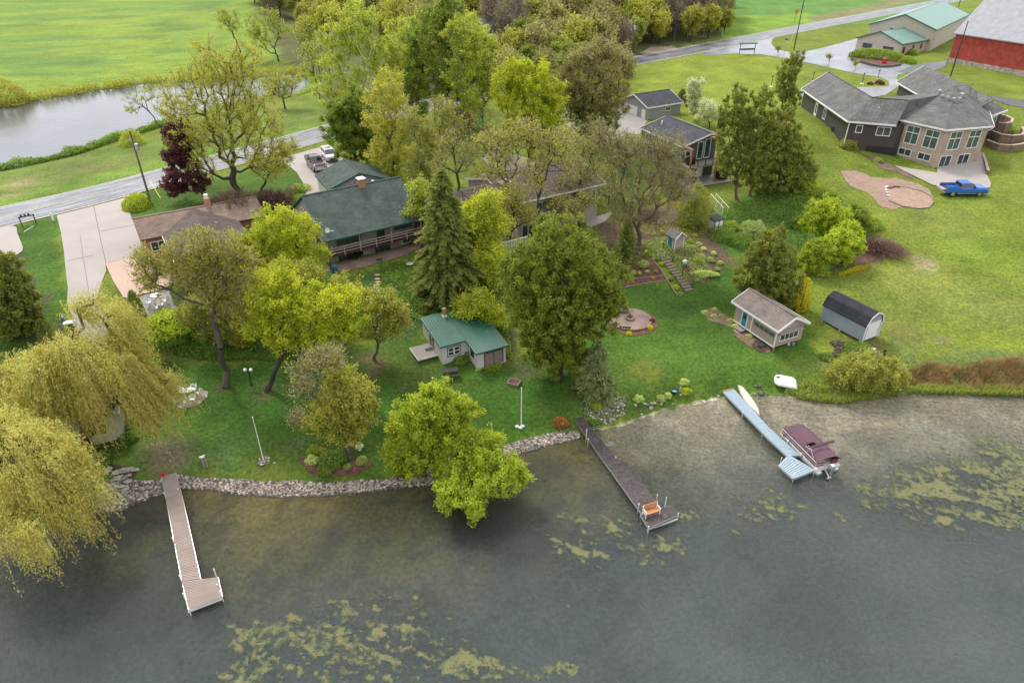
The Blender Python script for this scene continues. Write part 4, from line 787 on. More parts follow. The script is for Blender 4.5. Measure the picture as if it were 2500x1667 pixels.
# ---- D: charcoal cottage with timber posts
rt_, E_, Z_, h_ = gable('house', 'charcoal cottage with a dark roof, orange timber posts and a raised deck facing the lake', 'house', 20.49, 111.1, -66.1, 11.64, 6.6, 11.0, 12.42, 5.8, .3, .3, 'darksid', 'sh_dark', 'white', ridge=5.03)
Lx = 11.64
for y, w_, z0, h2 in ((.9, .8, 3.6, .8), (3.0, .9, 3.0, 2.4), (4.3, .9, 3.0, 2.7)): win(rt_, (Lx - .3, y, z0), (0, 1), w_, h2, 1, 1, .09)
win(rt_, (Lx - .3, .6, .9), (0, 1), 1.3, .9, 2, 1, .09); door(rt_, (Lx - .3, 3.4, 0.02), (0, 1), .95, 2.0, 'white')
for x in (1.5, 4.5, 7.5): win(rt_, (x, .3, 3.3), (1, 0), 1.0, 1.3, 1, 1, .09)
dk = MB()
for i in range(22): dk.box(Lx - .29, Lx + 2.3, .0 + i * .31, .28 + i * .31, 2.55, 2.66)
dk.build('deck_floor', M['woodgrey'], rt_)
dk = MB(); dk.box(Lx + 2.24, Lx + 2.3, -.05, 6.8, 3.55, 3.62); dk.box(Lx + 2.24, Lx + 2.3, -.05, 6.8, 2.75, 2.8)
for i in range(6): dk.box(Lx + 2.22, Lx + 2.3, i * 1.34 - .05, i * 1.34 + .03, 2.6, 3.62)
for i in range(7): z = 2.8 + i * .11; dk.box(Lx + 2.265, Lx + 2.275, -.05, 6.8, z, z + .01)
dk.build('deck_railing', M['black'], rt_)
for y in (.1, 4.9):
    p = MB(); p.box(Lx + 2.0, Lx + 2.22, y - .11, y + .11, -.1, 5.2 if y < 1 else 6.3); p.build('post', M['rust'], rt_)
p = MB(); p.box(Lx - 1.4, Lx + 2.3, -.05, .2, 5.2, 5.4); p.build('timber_beam', M['rust'], rt_)
p = MB(); p.add([(Lx-.1, 4.7, 6.0), (Lx+2.3, 4.7, 6.3), (Lx+2.3, 5.1, 6.3), (Lx-.1, 5.1, 6.0), (Lx-.1, 4.7, 6.2), (Lx+2.3, 4.7, 6.5), (Lx+2.3, 5.1, 6.5), (Lx-.1, 5.1, 6.2)], [(0,3,2,1),(4,5,6,7),(0,1,5,4),(1,2,6,5),(2,3,7,6),(3,0,4,7)]); p.build('timber_beam', M['rust'], rt_)
for y in (2.6, 3.2): v_ = MB(); v_.lathe([(.09, 0), (.09, .35), (.14, .37), (.14, .42)], 8, (2.2 if y < 3 else 1.4, y, 5.9)); v_.build('roof_vent', M['offwhite'], rt_)
a_ = R(-66.1); px = lambda x, y: (20.49 + math.cos(a_) * x - math.sin(a_) * y, 111.1 + math.sin(a_) * x + math.cos(a_) * y)
drape('patio', None, M['concretewet'], .1, world=[px(Lx - .4, -.5), px(Lx + 2.9, -.5), px(Lx + 3.1, 7.8), px(Lx - .4, 7.8)])
g = empty('barbecue', px(Lx + .9, 1.0) + (8.46,), R(-66), 'covered black barbecue standing on the raised deck of the charcoal cottage', 'barbecue'); c = MB(); c.box(-.35, .35, -.7, .7, .0, .9); c.build('cover', M['black'], g, bevel=.12); c = MB(); c.tube((0, -.5, 1.0), (0, .5, 1.0), .28, n=12); c.build('lid', M['black'], g)
g = empty('hot_tub', px(Lx + 1.3, 6.9) + (5.85,), R(-66), 'round black covered spa on the concrete patio under the deck', 'spa'); c = MB(); c.lathe([(.85, 0), (1.0, .2), (1.0, .85), (.9, 1.0)], 20); c.build('tub', M['black'], g); c = MB(); c.lathe([(.92, 1.0), (.7, 1.12), (.05, 1.2)], 20); c.build('lid', M['bedliner'], g)
# ---- E: grey garage
rt_, E_, Z_, h_ = gable('garage', 'light grey garage with charcoal roof and white overhead door next to the blossoming trees', 'garage', 24.26, 125.6, 30.5, 8.5, 8.2, 10.72, 12.3, 8.1, .3, .3, 'greysid', 'sh_dark', 'white')
door(rt_, (.3, 7.4, .02), (0, -1), 4.2, 2.0, 'white', name='garage_door', handle=False); door(rt_, (.3, 1.75, .02), (0, -1), .85, 1.9, 'white')
win(rt_, (4.6, .3, 1.5), (1, 0), 1.1, .6, 2, 1, .08)
# ---- I: tan cabin, J: gambrel shed
rt_, E_, Z_, h_ = gable('cabin', 'small tan cabin on posts with a blue door, taupe roof and scalloped white trim', 'cabin', 23.68, 64.59, -65.0, 6.9, 4.27, 4.72, 5.86, 2.55, .38, .35, 'tansid', 'sh_taupe', 'white', deep=0)
door(rt_, (1.55, .35, .08), (1, 0), .72, 1.62, 'teal', glass=(.5, .85), lab='blue door with a small window'); 
win(rt_, (3.35, .35, 1.0), (1, 0), 2.9, .42, 4, 1, .04, 'tansid', 'glassg', lab='strip of four small dark windows')
t2 = MB(); t2.box(2.95, 3.05, .30, .36, 0, 1.9); t2.box(6.42, 6.54, .30, .36, -.1, 1.75); t2.box(.4, 6.5, .30, .345, -.1, .05); t2.build('trim', M['white'], rt_)
win(rt_, (6.52, .95, .62), (0, 1), 2.35, .95, 4, 1, .07, 'white', lab='wide white bay window'); 
aw = MB(); aw.add([(6.53, .5, 1.62), (6.53, 3.6, 1.62), (6.53, 3.6, 1.9), (6.53, .5, 1.9), (6.95, .5, 1.55), (6.95, 3.6, 1.55), (6.95, 3.6, 1.62), (6.95, .5, 1.62)], [(0,3,2,1),(4,5,6,7),(0,1,5,4),(1,2,6,5),(2,3,7,6),(3,0,4,7)]); aw.build('window_hood', M['woodgrey'], rt_)
sc_ = MB()
for i in range(11):
    for s_ in (0, 1):
        y = (i + .5) / 11 * h_; yy = y if s_ == 0 else 4.27 - y; z = E_ + (Z_ - E_) * y / h_ - .2; sc_.tube((6.9, yy, z), (6.94, yy, z), .1, n=8)
sc_.build('scalloped_trim', M['white'], rt_)
p = MB()
for x in (.6, 3.4, 6.4):
    for y in (.5, 3.8): p.box(x - .07, x + .07, y - .07, y + .07, -.9, .0)
p.build('support_post', M['wood'], rt_); p = MB(); p.box(1.5, 2.4, -.35, .3, -.35, -.2); p.box(1.5, 2.4, -.6, -.3, -.6, -.45); p.build('step', M['woodgrey'], rt_)
JX, JY, JA = 33.53, 64.57, -60.9
rt_ = empty('shed', (JX, JY, 2.55), R(JA), 'blue-grey garden shed with a black gambrel roof and a white double door', 'shed')
JL, JW = 5.43, 2.67; zE, zM, zT = 1.75, 2.75, 3.15
w = MB(); w.xprism([(.12, 0), (JW - .12, 0), (JW - .12, zE + .1), (JW - .55, zM - .06), (JW / 2, zT - .06), (.55, zM - .06), (.12, zE + .1)], .06, JL - .06); w.build('wall', M['bluegreysid'], rt_)
r = MB(); o_ = [(0, zE), (.45, zM), (JW / 2, zT), (JW - .45, zM), (JW, zE)]; i_ = [(y, z - .07) for y, z in o_]; r.xprism(o_ + i_[::-1], -.03, JL + .03); r.build('roof', M['sh_black'], rt_)
f = MB()
for (y0, z0), (y1, z1) in zip(o_[:-1], o_[1:]): f.bar((JL + .05, y0, z0 - .05), (JL + .05, y1, z1 - .05), .04, .12)
f.box(JL - .06, JL + .0, .08, .18, 0, zE); f.box(JL - .06, JL, JW - .18, JW - .08, 0, zE); f.build('trim', M['white'], rt_)
door(rt_, (JL - .06, .45, .05), (0, 1), 1.75, 1.85, 'white', name='double_door')
p = MB()
for x in (.3, 2.6, 5.1):
    for y in (.2, 2.4): p.box(x - .08, x + .08, y - .1, y + .1, -.7, 0)
p.build('support_block', M['concrete'], rt_)
# ---- K: green roofed boathouse cottage (L-shaped)
KX, KY, KYAW, KZ = -7.01, 56.6, 27.0, 1.75
kroot = empty('cottage', (KX, KY, KZ), R(KYAW), 'small white lakeside cottage with an L-shaped green metal roof', 'cottage'); zE = 2.1
# eave along front-left section x:0..2.8 at y=0 ; front wing x 2.8..6.2, y -2.4..0 ; back y to 5.6
w = MB(); w.prism([(.15, .15), (2.95, .15), (2.95, -2.2), (6.05, -2.2), (6.05, 5.4), (.15, 5.4)], -.8, 2.0); w.build('wall', M['whitesid'], kroot)
r = MB(); zz = lambda x, y: zE + .05 + .07 * (y + 2.4)
r.slab([(-.1, -.1, zz(0, 0)), (2.7, -.1, zz(0, 0)), (2.7, 5.6, zz(0, 5.6)), (-.1, 5.6, zz(0, 5.6))], .12); r.slab([(2.7, -2.5, zE), (6.3, -2.5, zE), (6.3, 5.6, zz(0, 5.6)), (2.7, 5.6, zz(0, 5.6))], .12); r.build('roof', M['greenmetal'], kroot)
f = MB(); f.box(-.12, 2.68, -.14, -.103, zz(0, 0) - .16, zz(0, 0) + .01); f.box(2.66, 6.32, -2.55, -2.505, zE - .16, zE + .01); f.add([(2.65, -2.5, zE - .16), (2.695, -2.5, zE - .16), (2.695, -.1, zz(0, 0) - .16), (2.65, -.1, zz(0, 0) - .16), (2.65, -2.5, zE + .01), (2.695, -2.5, zE + .01), (2.695, -.1, zz(0, 0) + .01), (2.65, -.1, zz(0, 0) + .01)], [(0,3,2,1),(4,5,6,7),(0,1,5,4),(1,2,6,5),(2,3,7,6),(3,0,4,7)]); f.build('fascia', M['greenpaint'], kroot)
win(kroot, (.85, .15, .9), (1, 0), .5, .8, 1, 2, .06, 'white'); win(kroot, (1.5, .15, .9), (1, 0), .5, .8, 1, 2, .06, 'white')
f = MB(); f.box(.7, 2.15, .1, .16, .74, .8); f.box(.7, 2.15, .1, .16, 1.8, 1.86); f.box(.7, .76, .1, .16, .8, 1.8); f.box(2.09, 2.15, .1, .16, .8, 1.8); f.build('window_surround', M['maroonframe'], kroot)
do = door(kroot, (3.75, -2.2, .1), (1, 0), 1.9, 1.5, 'mauve', 'maroonframe', name='boathouse_door', handle=False); p = MB(); p.box(4.68, 4.74, -2.25, -2.2, .1, 1.6); p.build('door_bar', M['maroonframe'], do)
win(kroot, (2.95, -.6, .9), (0, -1), .7, .8, 1, 1, .05, 'black')
win(kroot, (.15, 3.6, .2), (0, -1), 1.5, 1.7, 2, 1, .08, 'white', name='glass_door')
c = MB(); c.box(2.2, 2.55, 4.6, 4.95, 2.4, 3.6); ch = c.build('chimney', M['brickor'], kroot); c = MB(); c.box(2.15, 2.6, 4.55, 5.0, 2.35, 2.85); c.build('chimney_base', M['white'], ch)
aK = R(KYAW); pk = lambda x, y: (KX + math.cos(aK) * x - math.sin(aK) * y, KY + math.sin(aK) * x + math.cos(aK) * y)
dz_ = max(Hq(*pk(x_, y_)) for x_ in (-2.1, -1, .1) for y_ in (1.2, 2.5, 3.8)) + .08; dk = empty('deck', pk(-2.0, 1.3) + (dz_,), R(KYAW), 'low weathered grey deck at the glass door of the green roofed cottage', 'deck'); b_ = MB()
for i in range(14): b_.box(i * .155, i * .155 + .14, 0, 2.4, 0, .05)
b_.build('deck_board', M['woodgrey'], dk); b_ = MB(); b_.box(0, 2.15, -.05, -.005, -.15, .05); b_.box(-.05, -.005, -.05, 2.4, -.15, .05); b_.build('deck_edge', M['offwhite'], dk)
m_ = MB(); m_.box(-.4, .4, -.3, .3, 0, .02); mo = m_.build('doormat', M['black']); mo.location = pk(-.35, 2.5) + (dz_ + .055,); mo.rotation_euler = (0, 0, R(KYAW)); tag(mo, 'black doormat lying on the low grey cottage deck', 'doormat')
# ---- L: tiny tool house with blue door ; M: white shed black roof
lp = GT(2, 1, 1478, 775); lyaw = 32
rt_ = empty('tool_house', (lp[0], lp[1], lp[2] - .1), R(lyaw), 'tiny beige tool house with a blue door at the top of the garden steps', 'tool house')
w = MB(); w.xprism([(0, -.4), (1.5, -.4), (1.5, 1.85), (.75, 2.35), (0, 1.85)], 0, 1.5); wo_ = w.build('wall', M['tansid'], rt_); 
for o in (wo_,): o.rotation_euler = (0, 0, R(90)); o.location = (1.5, 0, 0)
r = MB(); r.slab([(-.2, -.2, 1.75), (.75, -.2, 2.45), (.75, 1.7, 2.45), (-.2, 1.7, 1.75)], .08); r.slab([(.75, -.2, 2.45), (1.7, -.2, 1.75), (1.7, 1.7, 1.75), (.75, 1.7, 2.45)], .08); r.build('roof', M['stoned'], rt_)
f = MB(); f.bar((-.2, -.23, 1.7), (.75, -.23, 2.4), .05, .1); f.bar((.75, -.23, 2.4), (1.7, -.23, 1.7), .05, .1); f.box(-.03, .06, -.03, .06, 0, 1.7); f.box(1.44, 1.53, -.03, .06, 0, 1.7); f.build('trim', M['white'], rt_)
door(rt_, (0, 1.15, 0.0), (0, -1), .75, 1.6, 'teal')
mp_ = GT(2, 1, 1830, 600); rt_ = empty('shed', (mp_[0], mp_[1], mp_[2] - .1), R(33), 'little white shed with a black lean-to roof below the white handrails', 'shed')
w = MB(); w.box(0, 1.7, 0, 1.2, -.3, 1.5); w.build('wall', M['whitesid'], rt_); r = MB(); r.slab([(-.12, -.15, 1.5), (1.82, -.15, 1.5), (1.82, 1.35, 1.75), (-.12, 1.35, 1.75)], .09); r.build('roof', M['bedliner'], rt_)
door(rt_, (.1, 0, .05), (1, 0), .7, 1.35, 'white', 'black', handle=True); door(rt_, (.9, 0, .05), (1, 0), .7, 1.35, 'white', 'black', handle=True)
# ---- N: boathouse under the willow
np_ = GT(0, 2, 700, 690); rt_, E_, Z_, h_ = gable('boathouse', 'grey roofed boathouse hidden behind the yellow strands of the big willow', 'boathouse', np_[0], np_[1], -64, 6.2, 3.9, 3.9, 4.8, 1.4, .25, .25, 'whitesid', 'sh_taupe', 'white')
win(rt_, (5.95, 1.2, .7), (0, 1), 1.4, 1.0, 2, 1)
# ---- F: brown ranch with the brick bay
fr_ = empty('house', (64, 118, 6.2), 0, 'large dark brown ranch house with a two-storey buff brick bay and grey hip roof', 'house')
O = np.array([64, 118, 6.2]); lo = lambda p, z=None: (p[0] - O[0], p[1] - O[1], (p[2] if z is None else z) - O[2])
e1 = (54.9, 135.3); e2 = (53.7, 111.2); e3 = (60.3, 108.8); r1 = (59.4, 135.5); r2 = (58.1, 114.4); r3 = (63.2, 112.3); b1 = (63.9, 135.7); b2 = (62.5, 117.6); b3 = (70, 114.6)
zE, zR = 12.0, 15.0
rf = MB()
for q in ([e1+(zE,), e2+(zE,), r2+(zR,), r1+(zR,)], [r1+(zR,), r2+(zR,), b2+(zE,), b1+(zE,)], [e2+(zE,), e3+(zE,), r3+(zR,), r2+(zR,)], [r2+(zR,), r3+(zR,), b3+(zE,), b2+(zE,)]): rf.slab([lo(p) for p in q], .16)
rf.build('roof', M['sh_greyz'], fr_)
rc = MB()
for a, b_ in ((r1, r2), (r2, r3)): rc.bar(lo(a + (zR + .02,)), lo(b_ + (zR + .02,)), .26, .06)
rc.build('ridge_cap', M['sh_grey'], fr_)
w3 = [(77.24,143.99,11.5),(73.8,114.5,11.5),(78.1,114.0,14.5),(81.7,143.5,14.68)]; w3b = [(81.7,143.5,14.68),(79.2,121.7,14.68),(83.6,121.2,11.5),(86.1,143,11.5)]; hp = [(79.2,121.7,14.68),tuple(P(*T3(2190,985),11.9)),tuple(P(*T3(2040,1040),11.9)),(75.5,116,14.3)]
hpb = [(79.2,121.7,14.68),(83.6,121.2,11.5),tuple(P(*T3(2190,985),11.9))]
rf = MB()
for q in ([(77.24,143.99,11.5),(74.7,122.2,11.5),(79.2,121.7,14.68),(81.7,143.5,14.68)], w3b, hp, hpb, [(74.7,122.2,11.5),(73.9,115.3,11.5),(78.4,114.8,14.5),(79.2,121.7,14.68)]): rf.slab([lo(p) for p in q], .16)
rf.build('roof', M['sh_greyz'], fr_)
rf = MB(); rf.slab([lo(p) for p in ((66.5,121.5,12.0),(70.0,114.4,12.0),(76,118,14.0),(75,124,14.0))], .15); rf.slab([lo(p) for p in ((66.5,121.5,12.0),(75,124,14.0),(74.5,130,12.0),(67,128,12.0))], .15); rf.build('roof', M['sh_greyz'], fr_)
zb_ = 12.5; a = (63.1,114.4); b_ = (61.2,110.6); c = (65.5,104.1); d = (74.0,106.35); e = (79.0,116.1); f = (77.5,122.5); g = (67,121); ap = (72.9,117.6,16.0)
rf = MB(); rng8 = [a, b_, c, d, e, f, g]
for i in range(7): p, q = rng8[i], rng8[(i + 1) % 7]; rf.slab([lo(p + (zb_,)), lo(q + (zb_,)), lo(ap)], .14)
rf.slab([lo(b_ + (zb_ + .03,)), lo((69.6, 115.6, 15.03)), lo(r3 + (15.0,))], .1); rf.build('bay_roof', M['sh_greyz'], fr_)
rc = MB(); rc.bar(lo(tuple(ap[:2]) + (16.0,)), lo((80.2, 124.5, 14.9)), .3, .08)
for p in (b_, c, d, e): rc.bar(lo(ap), lo(p + (zb_ + .03,)), .2, .05)
rc.build('ridge_cap', M['sh_grey'], fr_)
fa = MB()
for p, q, z in ((a, b_, zb_), (b_, c, zb_), (c, d, zb_), (d, e, zb_), (e1, e2, zE), (e2, e3, zE)):
    v = Vector((q[0] - p[0], q[1] - p[1])); v.normalize(); n = Vector((v[1], -v[0])); fa.bar(lo((p[0] + n[0]*.05, p[1] + n[1]*.05, z - .1)), lo((q[0] + n[0]*.05, q[1] + n[1]*.05, z - .1)), .09, .24)
fa.bar(lo((77.2, 144, 11.42)), lo((74.6, 122.2, 11.42)), .09, .22); fa.bar(lo((77.24,144.1,11.42)), lo((81.7,143.6,14.6)), .09, .22); fa.bar(lo(hp[1]), lo(hp[2]), .1, .25); fa.bar(lo(e1 + (zE - .08,)), lo(r1 + (zR - .08,)), .09, .22)
fa.build('fascia', M['white'], fr_)
wl = MB(); S = lambda p, z: lo((p[0], p[1], z))
def wallp(mb, poly, z0, z1): n = len(poly); vs = [S(p, z0) for p in poly] + [S(p, z1) for p in poly]; mb.add(vs, [tuple(range(n-1,-1,-1)), tuple(range(n, 2*n))] + [(i, (i+1)%n, n+(i+1)%n, n+i) for i in range(n)])
u1 = (55.4, 134.9); u2 = (54.25, 111.5); u3 = (61.2, 109.35)
wallp(wl, [u1, u2, (58, 116), (63, 119), (63.5, 134.9)], 6.0, 11.86); wallp(wl, [u2, u3, (68, 112), (63, 117.4), (58, 115.9)], 5.5, 11.86)
wl.add([S(u1, 11.8), S((63.5, 134.9), 11.8), S((59.45, 134.9), 14.8), S((55.45, 134.7), 11.8), S((63.4, 134.7), 11.8), S((59.45, 134.7), 14.8)], [(0,1,2),(5,4,3),(0,3,4,1),(1,4,5,2),(2,5,3,0)])
wallp(wl, [(77.7, 143.5), (74.4, 118), (83, 118.5), (83.2, 122), (85.6, 142.6)], 8, 11.4); q_ = P(*T3(2060, 1045), 11.8); q2_ = P(*T3(2130, 1010), 11.8)
wallp(wl, [(q_[0]-.3, q_[1] + .5), (q2_[0], q2_[1] + .5), (82, 119.5), (77, 119.5)], 6, 11.7); wl.build('wall', M['brownsid'], fr_)
L_ = (61.7, 110.4); M_ = (65.75, 104.65); R_ = (73.6, 106.8); E2 = (78.3, 115.5)
wl = MB(); wallp(wl, [L_, M_, R_, E2, (76, 121), (66, 119)], 5.4, 12.36); wl.build('brick_wall', M['brick'], fr_)
def wf(p, q, fa_, fb_, z0, z1, **k):
    v = Vector((q[0] - p[0], q[1] - p[1])); ln = v.length; v.normalize(); o = (p[0] + v[0]*ln*fa_, p[1] + v[1]*ln*fa_); return win(fr_, S(o, z0), (v[0], v[1]), ln*(fb_ - fa_), z1 - z0, **k)
for p, q, fa_, fb_ in ((L_, M_, .20, .47), (L_, M_, .62, .90), (M_, R_, .16, .41), (M_, R_, .60, .85)): wf(p, q, fa_, fb_, 9.25, 11.85, nx=2, split=1.65, fr=.1, pane='glassg')
for fa_, fb_ in ((.16, .42), (.60, .86)): wf(L_, M_, fa_, fb_, 7.35, 8.25, nx=2, fr=.1)
for fa_, fb_ in ((.10, .34), (.52, .76)): wf(M_, R_, fa_, fb_, 6.3, 8.2, nx=2, fr=.1, name='patio_door')
wf(u2, u3, .16, .27, 10.3, 11.3, fr=.11); wf(u2, u3, .58, .84, 10.1, 11.3, nx=2, fr=.11); wf(u1, u2, .40 + .1, .55, 9.6, 11.2, nx=2, fr=.11)
ln = 23.4; v = Vector((u2[0]-u1[0], u2[1]-u1[1])).normalized(); o = (u1[0] + v[0]*7.4, u1[1] + v[1]*7.4); door(fr_, S(o, 9.0), v, 1.0, 2.2, 'white', glass=(.2, .85), name='door')
v = Vector((u3[0]-u2[0], u3[1]-u2[1])).normalized(); o = (u2[0] + v[0]*3.3, u2[1] + v[1]*3.3); n = Vector((v[1], -v[0]))
ov_ = MB(); ov_.add([S((o[0]+v[0]*a_+n[0]*t__, o[1]+v[1]*a_+n[1]*t__), z) for z in (6.2, 8.3) for a_, t__ in ((0,.02),(4.6,.02),(4.6,.06),(0,.06))], [(0,3,2,1),(4,5,6,7),(0,1,5,4),(1,2,6,5),(2,3,7,6),(3,0,4,7)]); ov_.build('opening_shade_panel', M['black'], fr_)  # flat black panel on the wall, painting the shade inside the opening
dp = MB(); dp.bar(S((54.0, 111.2), 11.8), S((54.0, 111.2), 8.2), .1); dp.build('downpipe', M['white'], fr_)
for x, y in ((1580, 825), (1780, 855)): q = P(*T3(x, y), 15.2); c_ = MB(); c_.lathe([(.2, -.3), (.2, .2), (.32, .22), (.32, .4), (.1, .5)], 12, S(q, q[2])); c_.build('roof_vent', M['steel'], fr_)
for x, y in ((1610, 850), (1658, 862), (1712, 875), (1762, 872)): q = P(*T3(x, y), 15.25); c_ = MB(); c_.cbox(S(q, q[2] - .05), .45, .45, .25); c_.build('roof_vent', M['steel'], fr_)
for x, y, z in ((1040, 975, 13.6), (1960, 915, 13.0)): q = P(*T3(x, y), z); c_ = MB(); c_.lathe([(.08, -.4), (.08, .35), (.02, .36)], 8, S(q, q[2])); c_.build('vent_pipe', M['white'], fr_)
wf((q_[0]-.3, q_[1] + .5), (q2_[0], q2_[1] + .5), .1, .9, 9.3, 11.3, nx=3, fr=.1)
q = T3(640, 1160); g = GT(3, 0, 640, 1170); ac = empty('air_conditioner', g, R(-3), 'dark air conditioning unit standing against the brown west wall', 'air conditioner'); c_ = MB(); c_.box(-.4, .4, -.4, .4, 0, .85); c_.build('cabinet', M['bedliner'], ac, bevel=.05); c_ = MB(); c_.lathe([(.3, .86), (.3, .9), (.05, .9)], 12); c_.build('fan_grille', M['black'], ac)
# terrace retaining walls with caps
def arcwall(name, pts, h, label, wid=.35, mat='retain', cap='sandpit'):
    w = [GT(3, 0, *p) for p in pts]; z0 = min(p[2] for p in w); o = w[0]; rt = empty(name, (o[0], o[1], z0), 0, label, 'retaining wall')
    m = MB(); cpm = MB()
    for p, q in zip(w[:-1], w[1:]): m.bar((p[0]-o[0], p[1]-o[1], h/2 - .5), (q[0]-o[0], q[1]-o[1], h/2 - .5), wid, h + 1.0); cpm.bar((p[0]-o[0], p[1]-o[1], h + .05), (q[0]-o[0], q[1]-o[1], h + .05), wid + .06, .1)
    m.build('block_wall', M[mat], rt); cpm.build('cap_stone', MAT('cap_stone', (.42, .31, .24), .8, .1, 2), rt)
arcwall('retaining_wall', [(1985, 1290), (2090, 1340), (2200, 1350), (2290, 1335), (2350, 1310), (2420, 1270)], 1.0, 'lowest curved tier of the brown block terrace beside the brick bay')
arcwall('retaining_wall', [(2030, 1235), (2100, 1275), (2200, 1290), (2290, 1275), (2320, 1230), (2300, 1180)], 1.5, 'middle curved tier of the brown block terrace')
arcwall('retaining_wall', [(2070, 1190), (2130, 1200), (2185, 1185), (2205, 1140), (2150, 1100), (2100, 1090)], 1.9, 'topmost small curved tier of the brown block terrace')
arcwall('retaining_wall', [(1965, 1370), (1985, 1450), (2000, 1560)], .7, 'short stepped block wall edging the concrete patio', .3)
drape('patio', [T3(1560, 1480), T3(1930, 1330), T3(1965, 1380), T3(1990, 1540), t_(3, 1, 2040, 180), t_(3, 1, 2030, 215), t_(3, 1, 1960, 228), t_(3, 1, 1520, 195), t_(3, 1, 1350, 110), T3(1180, 1480), T3(1560, 1545)], M['concrete'], .12)
drape('bare_soil', [T3(830, 1340), T3(960, 1390), T3(1110, 1450), T3(1350, 1560), T3(1340, 1600), T3(1180, 1530), T3(1060, 1500), T3(960, 1420)], M['soil'], .05)
U1 = lambda x, y: t_(3, 1, x, y)
drape('bare_soil', [U1(700, 60), U1(850, 65), U1(1000, 125), U1(1200, 130), U1(1380, 175), U1(1480, 220), U1(1530, 300), U1(1500, 380), U1(1380, 400), U1(1250, 380), U1(1180, 410), U1(1060, 380), U1(960, 270), U1(800, 210), U1(740, 140)], M['sandpit'], .04)
drape('sand_circle', [U1(1120, 210), U1(1200, 190), U1(1400, 240), U1(1520, 290), U1(1535, 350), U1(1480, 400), U1(1360, 405), U1(1220, 370), U1(1130, 310)], MAT('raked_sand', (.31, .205, .15), .95, .1, 1, fine=6), .07)
w_ = [GT(3, 1, *p) for p in ((1215, 205), (1310, 222), (1420, 250), (1500, 290), (1535, 345), (1490, 395), (1400, 405), (1250, 382), (1130, 335))]; rt = empty('edging', w_[0], 0, 'thin dark edging curved round the sand circle', 'edging'); m = MB()
for p, q in zip(w_[:-1], w_[1:]): m.bar(Vector(p) - Vector(w_[0]) + Vector((0,0,.06)), Vector(q) - Vector(w_[0]) + Vector((0,0,.06)), .06, .16)
m.build('edging_strip', M['stoned'], rt)
w_ = [GT(3, 1, *p) for p in ((1125, 225), (1180, 210), (1225, 215))]; rt = empty('retaining_wall', w_[0], 0, 'half finished low block wall at the edge of the sand circle', 'retaining wall'); m = MB()
for p, q in zip(w_[:-1], w_[1:]): m.bar(Vector(p) - Vector(w_[0]) + Vector((0,0,.12)), Vector(q) - Vector(w_[0]) + Vector((0,0,.12)), .3, .35)
m.build('block_course', M['retain'], rt)
for i, (x, y, s) in enumerate(((1110, 215, 1), (1105, 240, .9), (1115, 262, .8), (1122, 290, .7))):
    g = GT(3, 1, x, y); m = MB(); m.ball((0, 0, .14), .33 * s, .22 * s, .16 * s, 10, 6); o = m.build('sandbag', M['white'], smooth=True); o.location = g; o.rotation_euler = (0, 0, i * .7); tag(o, ['white sack nearest the block wall end', 'second white sack in the curved row by the sand circle', 'third white sack in the curved row by the sand circle', 'last and smallest white sack by the sand circle'][i], 'sack', 'white sacks by the sand circle')
# ---- G pole building, annex, H barn
rt_, E_, Z_, h_ = gable('pole_building', 'long tan storage building with a pale green metal roof beside the red barn', 'building', 110.0, 192.67, 50.2, 42.4, 16.8, 14.67, 17.8, 9.5, .5, .5, 'tanwall', 'palegreen', 'greenpaint')
f_ = MB(); f_.box(.44, .5, 1.5, 8.5, 0, 3.2); f_.build('panel_door', M['offwhite'], rt_); f_ = MB(); f_.box(.42, .5, 10.5, 11.1, 4.0, 4.6); f_.build('vent', M['black'], rt_)
rt_, E_, Z_, h_ = gable('annex', 'lower tan annex with a pale green roof behind the dark clipped hedge', 'building', 98.9, 186.5, 34.0, 15.0, 12.9, 12.19, 14.5, 9.4, .4, .4, 'tanwall', 'palegreen', 'greenpaint')
win(rt_, (.4, 10.6, .7), (0, -1), 2.4, 1.0, 1, 1, .1, 'maroonframe'); win(rt_, (.4, 4.9, .6), (0, -1), 2.6, 1.0, 1, 1, .1, 'maroonframe')
door(rt_, (1.6, .4, .02), (1, 0), .9, 1.7, 'maroonframe', 'maroonframe'); win(rt_, (6.0, .4, .9), (1, 0), .7, 1.0, 1, 1, .08, 'maroonframe'); win(rt_, (9.8, .4, .9), (1, 0), .7, 1.0, 1, 1, .08, 'maroonframe')
rt_, E_, Z_, h_ = gable('barn', 'red wooden barn with a pale ribbed metal roof on a stone foundation', 'barn', 106.0, 178.24, -65.8, 34.0, 17.0, 15.9, 24.0, 9.3, .5, .4, 'redwall', 'barnroof', 'barnroof')
f_ = MB(); f_.box(.35, 33.0, .22, 1.0, -1.2, 1.1); f_.build('foundation', M['stone'], rt_)
# far houses behind the wood
q = G(1250, 95); rt_, *_ = gable('house', 'distant house with a slate grey roof behind the birches', 'house', q[0] - 3, q[1] - 3, 20, 12, 9, 12.5, 15.2, 8.3, .4, .4, 'whitesid', 'sh_dark', 'white')
q = G(1160, 115); rt_, *_ = gable('house', 'distant white house glimpsed through the light green trees', 'house', q[0] - 4, q[1] - 6, -35, 10, 7, 13.5, 16.5, 8.3, .3, .3, 'white', 'sh_grey', 'white')
